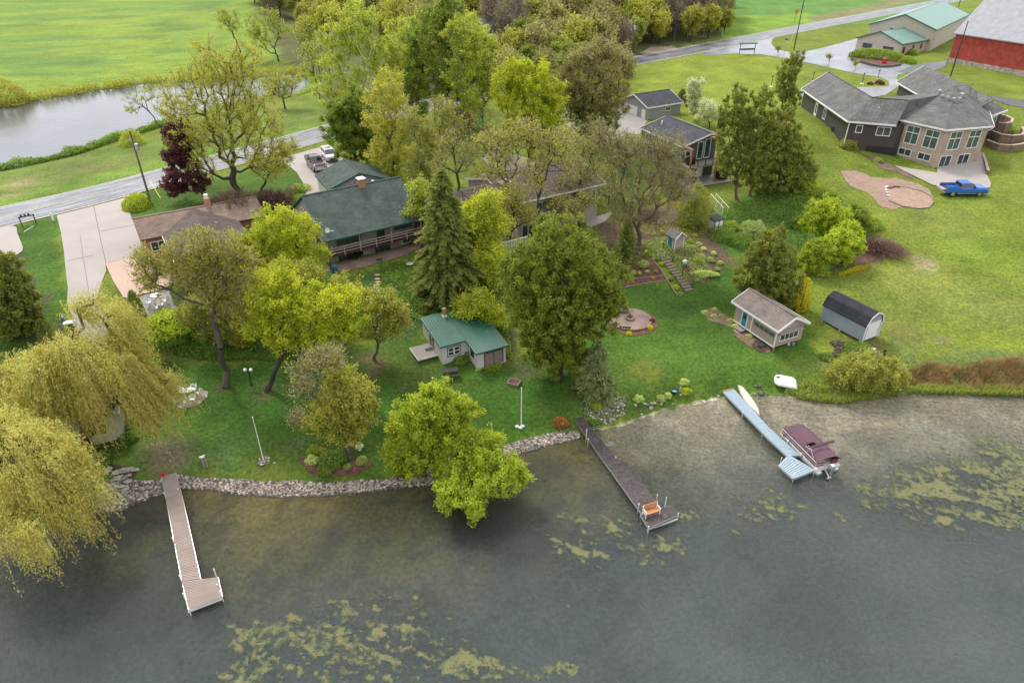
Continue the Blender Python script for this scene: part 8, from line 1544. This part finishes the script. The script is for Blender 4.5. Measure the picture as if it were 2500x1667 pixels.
# mailbox shelters
def shelter(label, g, yaw, w, h, n, roofmat, postmat, boxes, s=1):
    p = empty('mailbox_shelter', g, yaw, label, 'mailbox shelter'); m = MB()
    for x in (-w/2, w/2): m.box(x - .06, x + .06, -.06, .06, 0, h)
    m.box(-w/2, w/2, -.05, .05, h * .42, h * .5); m.build('post', M[postmat], p)
    m = MB(); m.slab([(-w/2 - .3, -.55, h + .02), (w/2 + .3, -.55, h + .02), (w/2 + .3, 0, h + .28), (-w/2 - .3, 0, h + .28)], .06); m.slab([(-w/2 - .3, 0, h + .28), (w/2 + .3, 0, h + .28), (w/2 + .3, .55, h + .02), (-w/2 - .3, .55, h + .02)], .06)
    if roofmat: m.build('roof', M[roofmat], p)
    for i in range(n):
        x = -w/2 + w * (i + .7) / (n + .4); m = MB(); m.tube((x, -.25, h * .5 + .12), (x, .25, h * .5 + .12), .11, n=8); m.build('mailbox', M[boxes], p)
    return p
g = GT(2, 0, 2125, 487); shelter('row of dark mailboxes under a green shelter roof at the junction', g, R(12), 4.3, 2.6, 9, 'greenpaint', 'black', 'bedliner')
g = GT(0, 1, 262, 545); p = empty('mailbox_stand', g, R(38), 'black wooden mailbox stand with dark boxes at the road edge', 'mailbox stand'); m = MB()
for x in (-.75, .75): m.box(x - .06, x + .06, -.06, .06, 0, 1.25)
m.box(-.85, .85, -.08, .08, 1.1, 1.22); m.build('post', M['black'], p)
for x in (-.5, -.1, .3): m = MB(); m.tube((x, -.25, 1.34), (x, .25, 1.34), .12, n=8); m.build('mailbox', M['bedliner'], p)
for i, (c_, x, y, yt, hh) in enumerate(((0, 478, 508, 440, 0), (0, 1122, 340, 282, 0))):
    g = GT(0, 1, x, y); h = top_h(g, 400 + yt / 3.647); m = MB(); m.box(-.09, .09, -.09, .09, 0, h); m.lathe([(.13, h), (.02, h + .1)], 4); o = m.build('gate_post', M['white']); o.location = tuple(g); tag(o, ['white marker post left of the wide concrete drive', 'white marker post right of the wide concrete drive by the clipped bush'][i], 'post', 'white posts at the concrete drive')
ga = GT(0, 1, 215, 607); gb = GT(0, 1, 305, 555); m = MB(); m.bar((0, 0, .04), tuple(Vector(gb) - Vector(ga) + Vector((0, 0, .04))), .07, .05); o = m.build('white_board', M['white']); o.location = tuple(ga); tag(o, 'white board lying on the lawn by the mailbox stand', 'board')
ga = GT(0, 1, 1355, 225); gb = GT(0, 1, 1430, 310); m = MB(); m.bar((0, 0, 1.2), tuple(Vector(gb) - Vector(ga)), .06); o = m.build('guy_wire_guard', M['yellow']); o.location = tuple(ga); tag(o, 'yellow guy wire guard slanting from the leaning utility pole', 'wire guard')
g = GT(3, 0, 240, 430); m = MB(); m.bar((0, 0, 0), (.9, .8, 4.2), .10); o = m.build('guy_wire_guard', M['yellow']); o.location = tuple(g); tag(o, 'tall yellow guy wire guard on the grass island', 'wire guard')
def sign(label, base, vtop, w, hgt, mat, post='greenpaint', yaw=0, extra=None):
    g = G(*base); h = top_h(g, vtop); p = empty('road_sign', g, yaw, label, 'sign'); m = MB(); m.bar((0, 0, 0), (0, 0, h), .07); m.build('post', M[post], p); m = MB(); m.box(-w/2, w/2, -.08, -.05, h - hgt, h)
    m.build('sign_panel', M[mat], p); return p
sign('orange sign on a dark post at the field edge beyond the road', T3(290, 205), T3(0, 90)[1], .9, 1.2, 'orange', 'black'); sign('blue and white sign above a small yellow sign on the grass island', T3(200, 455), T3(0, 345)[1], 1.0, .4, 'blue', 'steel'); sign('small yellow sign panel on the grass island', T3(208, 450), T3(0, 372)[1], .5, .5, 'yellow', 'steel')
sign('white sign on the road verge before the long pale green roof', T3(1120, 125), T3(0, 88)[1], .9, 1.2, 'white', 'steel', R(30))
g = GT(2, 0, 1912, 315); m = MB(); m.tube((0, 0, 0), (0, 0, 1.2), .09, n=8); o = m.build('marker_post', M['white']); o.location = tuple(g); tag(o, 'short white marker post beside the last tree at the road', 'post')
# wires-free hydrants and ornaments
g = GT(0, 2, 1835, 1240); p = empty('stump_ornament', g, R(10), 'white gull figure perched on two grey mooring piles on the lawn', 'ornament'); m = MB(); m.tube((-.12, 0, 0), (-.12, 0, 1.0), .10, .09, 10); m.tube((.1, .02, 0), (.1, .02, .85), .09, .08, 10); m.build('pile', M['woodgrey'], p); m = MB(); m.ball((-.1, 0, 1.13), .24, .11, .12, 10, 7); m.ball((.1, 0, 1.27), .09, .08, .08); m.build('gull_figure', M['white'], p, smooth=True)
# fire pit patio
fp = GT(2, 1, 1082, 1385); ct_ = [GT(2, 1, 1260, 1390), GT(2, 1, 905, 1385), GT(2, 1, 1080, 1495), GT(2, 1, 1080, 1275)]; rx = math.dist(ct_[0][:2], ct_[1][:2]) / 2; ry = math.dist(ct_[2][:2], ct_[3][:2]) / 2; print('pit', rx, ry)
rr = (rx + ry) / 2; drape('patio', None, M['paver'], .07, world=[(fp[0] + rr * math.cos(a), fp[1] + rr * math.sin(a)) for a in np.linspace(0, 2 * math.pi, 33)[:-1]]); drape('mulch_bed', None, M['mulch'], .045, world=[(fp[0] + .2 + (rr + .45) * math.cos(a), fp[1] - .55 + (rr + .25) * math.sin(a)) for a in np.linspace(0, 2 * math.pi, 33)[:-1]])
p = empty('patio_edge', (fp[0], fp[1], fp[2]), 0, 'ring of edging blocks round the fire pit patio', 'edging'); m = MB(); aa = np.linspace(0, 2 * math.pi, 41)
for a, b in zip(aa[:-1], aa[1:]): m.bar((rr*math.cos(a), rr*math.sin(a), .05), (rr*math.cos(b), rr*math.sin(b), .05), .14, .16)
m.build('edging_block', M['retain'], p)
p = empty('fire_pit', (fp[0], fp[1], fp[2] + .07), 0, 'round stone fire pit bowl holding burnt logs in the middle of the patio', 'fire pit'); m = MB(); m.lathe([(.38, 0), (.48, .02), (.5, .26), (.40, .28), (.36, .08), (.1, .06)], 20); m.build('stone_bowl', M['sandpit'], p); m = MB()
for i in range(6): a = i * 1.1; m.tube((math.cos(a)*.3, math.sin(a)*.3, .1), (-math.cos(a)*.15, -math.sin(a)*.1, .42 + .05*i), .05, n=7)
m.build('logs', M['log'], p)
def bench(label, g, yaw, mat, arm, w=1.25, s=1, cat='bench'):
    p = empty('bench', g, yaw, label, cat); m = MB()
    for i in range(5): m.box(-w/2, w/2, -.42 + i * .085, -.36 + i * .085, .40, .43)
    m.build('seat', M[mat], p); m = MB()
    for i in range(4): z = .5 + i * .1; y = .05 + i * .03; m.box(-w/2, w/2, y, y + .03, z, z + .075)
    m.build('backrest', M[mat], p)
    for x in (-w/2, w/2): m = MB(); m.box(x-.03, x+.03, -.42, -.36, 0, .62); m.box(x-.03, x+.03, .04, .10, 0, .9); m.box(x-.035, x+.035, -.45, .1, .6, .66); m.box(x-.03, x+.03, -.38, .06, .35, .4); m.build('side_frame', M[arm], p)
    p.scale = (s,) * 3; return p
bq = P(*c7(958, 440), .55); bench('orange slatted bench with white arms on the end of the dark dock', (bq[0] + .05, bq[1] + .3, .56), R(22), 'bench', 'white')
bg = GT(2, 1, 1022, 1322); b3 = empty('adirondack_bench', bg, R(10), 'grey-green garden bench at the back of the fire pit patio', 'bench'); m = MB()
for i in range(6): m.box(-.55 + i * .185, -.55 + i * .185 + .17, .2, .24, .3, 1.0)
m.build('backrest', M['sage'] if 'sage' in M else MAT('sage_paint', (.16, .22, .21), .7, .2), b3); m = MB(); m.box(-.55, .56, -.35, .2, .34, .38); m.build('seat', MAT('sage_seat_paint', (.16, .22, .21), .7, .2), b3); m = MB()
for x in (-.55, .5): m.box(x, x + .06, -.35, -.29, 0, .55); m.box(x, x + .06, .18, .24, 0, .5); m.box(x - .03, x + .09, -.38, .24, .55, .58)
m.build('leg', MAT('sage_leg_paint', (.15, .2, .19), .7, .2), b3)
for i, x in enumerate((1000, 1030, 1055, 1080)):
    g = GT(2, 1, x, 1470 + i * 2); m = MB(); m.tube((0, 0, 0), (0, 0, .38), .13, .12, 10); o = m.build('upright_log', M['log']); o.location = (g[0], g[1], g[2] + .07); c = MB(); c.tube((0, 0, .38), (0, 0, .392), .11, n=10); c.build('cut_end', M['logend'], o); tag(o, ['leftmost upright log at the front of the fire pit patio', 'second upright log from the left at the fire pit patio', 'third upright log from the left at the fire pit patio', 'rightmost upright log at the fire pit patio'][i], 'log', 'upright logs at the fire pit')
# garden steps
s0, s1 = GT(2, 1, 1340, 775), GT(2, 1, 1605, 1120); n = 15
M['log2'] = MAT('brown_gravel_tread', (.17, .125, .095), .9, .3, 3, fine=9)
stp = empty('garden_steps', s1, math.atan2(s1[1] - s0[1], s1[0] - s0[0]), 'long flight of timber and earth garden steps with a dark handrail', 'steps'); L = math.dist(s0[:2], s1[:2]); hz = s0[2] - s1[2]; print('steps', L, hz)
for i in range(n): f = i / (n - 1); m = MB(); x = -L * f; z = hz * f; m.box(x - .16, x + .16, -.5, .5, z - .15, z + .10); m.build('step', M['log2'], stp); m = MB(); m.box(x + .17, x + .27, -.53, .53, z - .2, z + .115); m.build('riser_timber', M['wood'], stp)
m = MB()
for f in (0, .33, .66, 1): m.box(-L*f - .04, -L*f + .04, .60, .68, hz*f - .1, hz*f + .95)
m.bar((0, .64, .95), (-L, .64, hz + .95), .06); m.bar((0, .64, .5), (-L, .64, hz + .5), .04); m.build('handrail', M['poledark'], stp)
# mulch beds on the slope
drape('mulch_bed', [t_(2,1,*q) for q in ((960,790),(1100,750),(1260,830),(1400,990),(1415,1030),(1240,1060),(1040,1105),(985,1000),(940,900))], M['mulch'], .05)
drape('mulch_bed', [t_(2,1,*q) for q in ((1430,740),(1500,770),(1600,800),(1650,900),(1640,960),(1610,1000),(1540,880),(1470,800))], M['mulch'], .05)
drape('mulch_bed', [t_(2,2,*q) for q in ((610,570),(700,560),(900,600),(900,620),(800,660),(700,660),(630,620))], M['mulch'], .04)
drape('mulch_bed', [t_(1,2,*q) for q in ((400,1150),(440,1140),(560,1230),(700,1290),(900,1180),(1000,1150),(1050,1230),(900,1320),(600,1330),(480,1290),(410,1210))], M['mulch'], .035)
drape('mulch_bed', [t_(2,1,*q) for q in ((1720,1310),(1850,1280),(1920,1340),(2010,1380),(2060,1460),(1990,1460),(1880,1420),(1780,1390))], M['soil'], .035)
drape('mulch_bed', [t_(3,2,*q) for q in ((-260,60),(-120,40),(80,190),(60,230),(-60,200),(-200,110))], M['soil'], .035)
drape('mulch_bed', [t_(3,0,*q) for q in ((810,505),(900,490),(1100,530),(1260,560),(1240,590),(1080,605),(940,580),(850,550))], M['mulch'], .09)
drape('flagstone_bed', [t_(0,2,*q) for q in ((1500,640),(1560,600),(1640,650),(1790,560),(1850,570),(1845,620),(1760,690),(1640,725),(1540,700))], M['paverg'], .05)
drape('path', [t_(2,1,*q) for q in ((690,500),(800,470),(920,430),(930,445),(860,520),(740,565),(700,560))], M['concrete'], .06)
for nm_, pts_, lab in (('edging_timber', [(1045,1105),(1210,1070),(1410,1045)], 'long low timber edging along the front of the mulch bed'), ('edging_timber', [(1280,850),(1350,930),(1430,1060),(1510,1180)], 'timber edging running down the left side of the garden steps'), ('edging_timber', [(1000,1040),(1200,1020),(1400,1000)], 'upper timber edging across the mulch bed')):
    w_ = [GT(2, 1, *q) for q in pts_]; m = MB()
    for p_, q_ in zip(w_[:-1], w_[1:]): m.bar(Vector(p_) - Vector(w_[0]) + Vector((0,0,.08)), Vector(q_) - Vector(w_[0]) + Vector((0,0,.08)), .12, .14)
    o = m.build(nm_, M['wood']); o.location = tuple(w_[0]); tag(o, lab, 'edging')
# handrails (white) on the slope above the little shed
ra, rb = GT(2, 1, 1800, 330), GT(2, 1, 1905, 445); d_ = math.atan2(rb[1]-ra[1], rb[0]-ra[0]); L = math.dist(ra[:2], rb[:2]); rl = empty('stair_railing', ra, d_, 'pair of white handrails beside bare earth steps below the cedar trunks', 'railing'); hz = rb[2] - ra[2]
for y in (0, .75):
    m = MB(); m.bar((-.1, y, 1.0), (L + .3, y, hz + .95), .05)
    for f in (0, .5, 1): m.bar((L*f, y, hz*f), (L*f, y, hz*f + 1.0), .05)
    m.build('handrail', M['white'], rl)
g = GT(2, 1, 1470, 400); p = empty('orange_trellis', g, 0, 'fan of orange wooden stakes in the brown shrubs', 'trellis'); m = MB()
for a in (-.5, -.15, .2, .55): m.bar((a * .3, 0, 0), (a * 1.2, .1, 1.1), .045)
m.build('stake', M['orange'], p)
g = GT(2, 1, 1572, 905); p = empty('gazing_ball', g, 0, 'mosaic ball in cream, orange and turquoise beside the garden steps', 'ornament'); mm_, t, b = newmat('mosaic'); tc = N(t, 'ShaderNodeTexCoord'); vo = N(t, 'ShaderNodeTexVoronoi', i_Scale=4.0); t.links.new(tc.outputs['Object'], vo.inputs['Vector']); sp = N(t, 'ShaderNodeSeparateXYZ'); t.links.new(vo.outputs['Color'], sp.inputs[0]); r = ramp(t, [(.2, (.05, .35, .35)), (.45, (.6, .55, .4)), (.6, (.7, .4, .05)), (.8, (.65, .6, .5))]); r.color_ramp.interpolation = 'CONSTANT'; t.links.new(sp.outputs[0], r.inputs[0]); t.links.new(r.outputs[0], b.inputs['Base Color']); b.inputs['Roughness'].default_value = .3
m = MB(); m.ball((0, 0, .42), .36, n=16, m=12); m.build('ball', mm_, p, smooth=True); m = MB(); m.lathe([(.2, 0), (.14, .12)], 12); m.build('stand', M['tealplastic'], p)
g = GT(2, 2, 1482, 580); m = MB(); m.lathe([(.24, 0), (.30, .28), (.26, .30), (.24, .18)], 18); p = empty('tub', g, 0, 'small black tub of turquoise water in the shore bed', 'tub'); m.build('tub_wall', M['black'], p); m = MB(); m.lathe([(.245, .2), (.01, .21)], 18); m.build('water', MAT('turquoise_water', (.05, .45, .5), .1, .1), p)
g = GT(2, 2, 1535, 565); m = MB(); m.lathe([(.14, 0), (.12, .1), (.15, .3), (.08, .42), (.1, .5), (.02, .55)], 12); o = m.build('stone_ornament', M['stone']); o.location = tuple(g); tag(o, 'brown stone ornament beside the turquoise tub', 'ornament')
# planter box, birdbaths
g = GT(2, 2, 55, 495); p = empty('raised_planter', g, R(-22), 'square wooden planter box full of mulch on the lawn', 'planter'); m = MB()
for a, b__ in (((-.55,-.45),(.55,-.45)),((.55,-.45),(.55,.45)),((.55,.45),(-.55,.45)),((-.55,.45),(-.55,-.45))): m.bar((*a, .12), (*b__, .12), .08, .26)
m.build('timber_side', M['wood'], p); m = MB(); m.box(-.52, .52, -.42, .42, .02, .2); m.build('mulch_fill', M['mulch'], p)
g = GT(1, 2, 942, 1085); p = empty('planter_bowl', g, 0, 'pale round bowl planter holding a small plant beside the half dead tree', 'planter'); m = MB(); m.lathe([(.16, 0), (.12, .15), (.34, .38), (.36, .42), (.30, .40), (.05, .34)], 18); m.build('bowl', M['offwhite'], p); o = bush('', np.array([0, 0, .4]), .24, .5, 'l_hosta', 200, .05, name='bowl_plant'); o.parent = p; o.pop('label', None); o.pop('category', None)
g = GT(1, 1, 1388, 925); p = empty('bird_bath', g, 0, 'shallow stone bird bath on the grass below the balcony house', 'bird bath'); m = MB(); m.lathe([(.2, 0), (.1, .1), (.1, .35), (.42, .5), (.44, .54), (.38, .52), (.05, .46)], 18); m.build('basin', M['stone'], p)
g = GT(2, 1, 925, 295); p = empty('bird_bath', g, 0, 'pale concrete bird bath on the lawn between the brown house and the cottage', 'bird bath'); m = MB(); m.lathe([(.2, 0), (.09, .1), (.09, .5), (.34, .6), (.36, .66), (.3, .63), (.05, .58)], 18); m.build('basin', M['offwhite'], p)
g = GT(1, 1, 725, 975); m = MB(); m.lathe([(.30, 0), (.34, .1), (.34, .95), (.28, 1.05), (.22, 1.15), (.05, 1.16)], 16); o = m.build('rain_barrel', M['tealplastic'], smooth=False); o.location = tuple(g); tag(o, 'teal rain barrel at the left corner of the brick patio', 'barrel')
# picnic table near the cottage, bench
def picnic(label, g, yaw, mat='wood'):
    p = empty('picnic_table', g, yaw, label, 'picnic table'); m = MB()
    for i in range(5): m.box(-.8, .8, -.36 + i * .15, -.23 + i * .15, .70, .74)
    m.build('tabletop', M[mat], p)
    for y in (-.78, .6): m = MB(); m.box(-.8, .8, y, y + .12, .42, .46); m.box(-.8, .8, y + .13, y + .22, .42, .46); m.build('bench_seat', M[mat], p)
    for x in (-.6, .6): m = MB(); m.bar((x, -.3, .7), (x, -.65, 0), .06); m.bar((x, .3, .7), (x, .65, 0), .06); m.box(x - .03, x + .03, -.75, .75, .36, .42); m.build('leg', M[mat], p)
    return p
picnic('dark weathered picnic table on the lawn before the green roofed cottage', GT(1, 2, 1750, 430), R(15), 'poledark')
picnic('dark brown picnic table under the raised cabin', (lambda q: (q[0], q[1], q[2]))(GT(3, 2, -30, 175)), R(-64), 'poledark').scale = (.7, .7, .7)
b4 = GT(3, 2, 237, 152); m = MB(); m.lathe([(.12, 0), (.15, .3), (.14, .31), (.1, .05)], 12); o = m.build('bucket', M['white']); o.location = tuple(b4); tag(o, 'white bucket under the bay window of the tan cabin', 'bucket')
b4 = GT(3, 2, 275, 155); m = MB(); m.lathe([(.12, 0), (.17, .1), (.17, .3), (.08, .34)], 10); o = m.build('grey_tub', M['steel']); o.location = tuple(b4); tag(o, 'grey metal tub beside the white bucket at the tan cabin', 'tub')
# log pile
lg = [(640,150),(655,165),(670,140),(690,155),(665,185),(690,190),(705,170),(660,210),(685,215),(700,205),(640,240),(665,245),(650,260),(715,145),(620,140),(680,128)]
for i, (x, y) in enumerate(sorted(lg)):
    g = GT(3, 2, x, y); m = MB(); a = rng.uniform(-.4, .4) + .4; L = rng.uniform(.35, .6); m.tube((-L*math.cos(a)/2, -L*math.sin(a)/2, .1), (L*math.cos(a)/2, L*math.sin(a)/2, .14), .10, .09, 8); o = m.build('log', M['log']); o.location = (g[0], g[1], g[2] + rng.uniform(0, .18)); tag(o, f"{ords[i]} log from the left in the pile beside the gambrel shed", 'log', 'logs piled beside the gambrel shed')
    c = MB(); c.tube((L*math.cos(a)/2, L*math.sin(a)/2, .14), (L*math.cos(a)/2 + .01, L*math.sin(a)/2, .141), .075, n=8); c.build('cut_end', M['logend'], o)
g = GT(3, 2, 1000, 215); p = empty('trailer', g, R(-30), 'small rusty boat trailer with a grey board by the gambrel shed', 'trailer'); m = MB(); m.bar((-.2, 0, .25), (1.0, .1, .2), .05); m.bar((-.2, -.25, .25), (-.2, .3, .25), .05); m.build('frame', M['log'], p); m = MB(); m.box(-.4, .05, -.22, .22, .3, .36); m.build('grey_board', M['offwhite'], p)
for s in (-1, 1): m = MB(); m.tube((.9, s*.35 - .05, .16), (.9, s*.35 + .05, .16), .16, n=12); m.build('wheel', M['rubber'], p)
# white patio set on the lawn
def chair(label, g, yaw, group=None, s=1.0, high=True):
    p = empty('garden_chair', g, yaw, label, 'chair', group); m = MB(); m.prism([(-.24, -.24), (.24, -.24), (.26, .2), (-.26, .2)], .40, .44); m.build('seat', M['white'], p); V = []
    for j in range(9): a = math.pi * j / 8; V.append((.27 * math.cos(a), .22, .44 + (.52 if high else .36) * math.sin(a)))
    m = MB(); k = 9; m.add([(x, y, z) for x, y, z in V] + [(x, y + .04, z) for x, y, z in V], [tuple(range(k - 1, -1, -1)), tuple(range(k, 2*k))] + [(i, (i+1)%k, k+(i+1)%k, k+i) for i in range(k)]); m.build('backrest', M['white'], p)
    for x in (-.22, .22):
        for y in (-.2, .2): m = MB(); m.bar((x, y, .4), (x * 1.15, y * 1.2, 0), .035); m.build('leg', M['white'], p)
        m = MB(); m.bar((x * 1.15, -.22, .62), (x * 1.15, .22, .66), .04); m.bar((x * 1.15, -.22, .62), (x, -.2, .4), .03); m.build('armrest', M['white'], p)
    p.scale = (s,) * 3; return p
tg = GT(0, 2, 1690, 610); p = empty('garden_table', (tg[0], tg[1], tg[2] + .05), R(20), 'oval white garden table on the flagstone circle', 'table'); m = MB(); m.prism([(.75 * math.cos(a), .42 * math.sin(a)) for a in np.linspace(0, 6.28, 25)[:-1]], .68, .72); m.build('tabletop', M['white'], p)
for x in (-.5, .5):
    for y in (-.2, .2): m = MB(); m.bar((x, y, .68), (x * 1.1, y * 1.2, 0), .04); m.build('leg', M['white'], p)
for i, (x, y, yw_, hi) in enumerate(((1735, 560, 200, True), (1620, 580, 160, True), (1785, 610, 250, True), (1725, 665, 10, False), (1655, 690, -10, False), (1555, 665, 35, False))):
    g = GT(0, 2, x, y); chair(['white round-backed chair, tallest behind the oval table', 'white round-backed chair left behind the oval table', 'white chair at the right end of the oval table', 'white chair right in front of the oval table', 'white chair left in front of the oval table', 'white chair standing apart at the far left of the flagstones'][i], (g[0], g[1], g[2] + .05), R(yw_ + 180 if i in () else yw_ - 180 + 180), 'white chairs round the oval table', 1.0, hi)
pz_ = GT(0, 1, 1400, 1290)
drape('patio', [t_(0,1,*q) for q in ((1240,1190),(1500,1120),(1560,1290),(1480,1370),(1330,1390))], M['paverg'], .08)
q = GT(0, 1, 1400, 1230); p = empty('garden_table', (q[0], q[1], q[2] + .08), R(30), 'white round table on the upper terrace half hidden by the leaning tree', 'table'); m = MB(); m.lathe([(.05, 0), (.05, .68), (.5, .7), (.5, .74)], 16); m.build('tabletop', M['white'], p)
for i, (x, y, yw_) in enumerate(((1330, 1270, 70), (1440, 1290, 180), (1390, 1320, 180), (1490, 1250, 250))): g = GT(0, 1, x, y); chair(['white chair left of the upper terrace table', 'white chair right in front of the upper terrace table', 'white chair in the middle front of the upper terrace table', 'white chair at the right of the upper terrace table'][i], (g[0], g[1], g[2] + .08), R(yw_), 'white chairs on the upper terrace')
q = GT(0, 1, 625, 1440); m = MB(); m.box(-.5, .5, -.35, .35, .3, .45); m.box(-.45, -.3, -.3, .3, 0, .3); m.box(.3, .45, -.3, .3, 0, .3); o = m.build('white_crate', M['white']); o.location = tuple(q); o.rotation_euler = (0, 0, R(20)); tag(o, 'white crate-like box beside the tip of the big willow', 'box'); q = GT(0, 1, 575, 1410); m = MB(); m.lathe([(.18, 0), (.2, .5), (.1, .6)], 12); o = m.build('blue_can', M['blue']); o.location = tuple(q); tag(o, 'small blue can beside the white box at the willow tip', 'can')
q = GT(1, 1, 1640, 1150); p = empty('white_swing_frame', q, R(10), 'dark bench frame with a white goose figure in the undergrowth', 'ornament'); m = MB(); m.box(-.3, .9, -.03, .03, .35, .42); m.box(-.3, -.22, -.03, .03, 0, .8); m.build('bench_frame', M['black'], p); m = MB(); m.ball((1.0, 0, .3), .3, .14, .12); m.ball((-.24, 0, .9), .07, .07, .1); m.build('goose_figure', M['white'], p, smooth=True)
# patio furniture at the balcony house
for i, (x, y, yw_) in enumerate(((870, 860, 20), (950, 835, -20))):
    g = GT(1, 1, x, y); p = empty('patio_chair', (g[0], g[1], g[2] + .05), R(yw_), ['black metal chair left of the patio table under the balcony', 'black metal chair right of the patio table under the balcony'][i], 'chair', 'black patio chairs'); m = MB(); m.box(-.25, .25, -.25, .25, .38, .43); m.build('seat', M['black'], p); m = MB(); m.box(-.25, .25, .22, .27, .43, .9); m.build('backrest', M['black'], p)
    for x_ in (-.22, .22):
        for y_ in (-.22, .22): m = MB(); m.bar((x_, y_, 0), (x_, y_, .4), .03); m.build('leg', M['black'], p)
g = GT(1, 1, 912, 850); p = empty('patio_table', (g[0], g[1], g[2] + .05), 0, 'small black round table between the two patio chairs', 'table'); m = MB(); m.lathe([(.2, 0), (.03, .03), (.03, .65), (.4, .67), (.4, .7)], 14); m.build('tabletop', M['black'], p)
g = GT(1, 1, 1118, 855); m = MB(); m.box(-.4, .4, -.22, .22, 0, .02); o = m.build('doormat', M['black']); o.location = (g[0], g[1], g[2] + .09); o.rotation_euler = (0, 0, R(30)); tag(o, 'black doormat on the brick patio under the balcony', 'doormat')
# hedge island ornament : red barrel; timber pile edging
g = GT(3, 0, 1085, 570); m = MB(); m.lathe([(.42, 0), (.5, .5), (.45, 1.2), (.3, 1.3)], 12); o = m.build('red_planter_barrel', M['orange']); o.location = tuple(g); o.data.materials[0] = M['red']; tag(o, 'red barrel planter in front of the clipped hedge', 'barrel')
w_ = [GT(3, 0, *q) for q in ((800,540),(870,560),(960,585),(1060,605),(1150,600),(1240,585))]; p = empty('log_palisade', w_[0], 0, 'row of dark upright log ends edging the hedge bed', 'edging'); m = MB()
for a, b__ in zip(w_[:-1], w_[1:]):
    for f in np.linspace(0, 1, 8)[:-1]: q = Vector(a).lerp(Vector(b__), f) - Vector(w_[0]); m.tube((q.x, q.y, -.3), (q.x, q.y, .6), .22, n=8)
m.build('log_post', M['stoned'], p)
# lamp/vents near brown house, bird figure ; orange kayak and clutter kept tiny
g = GT(2, 1, 480 + 560, 250) ; 
g = GT(2, 0, 1375, 0)
sp_ = GT(1, 2, 1995, 40)
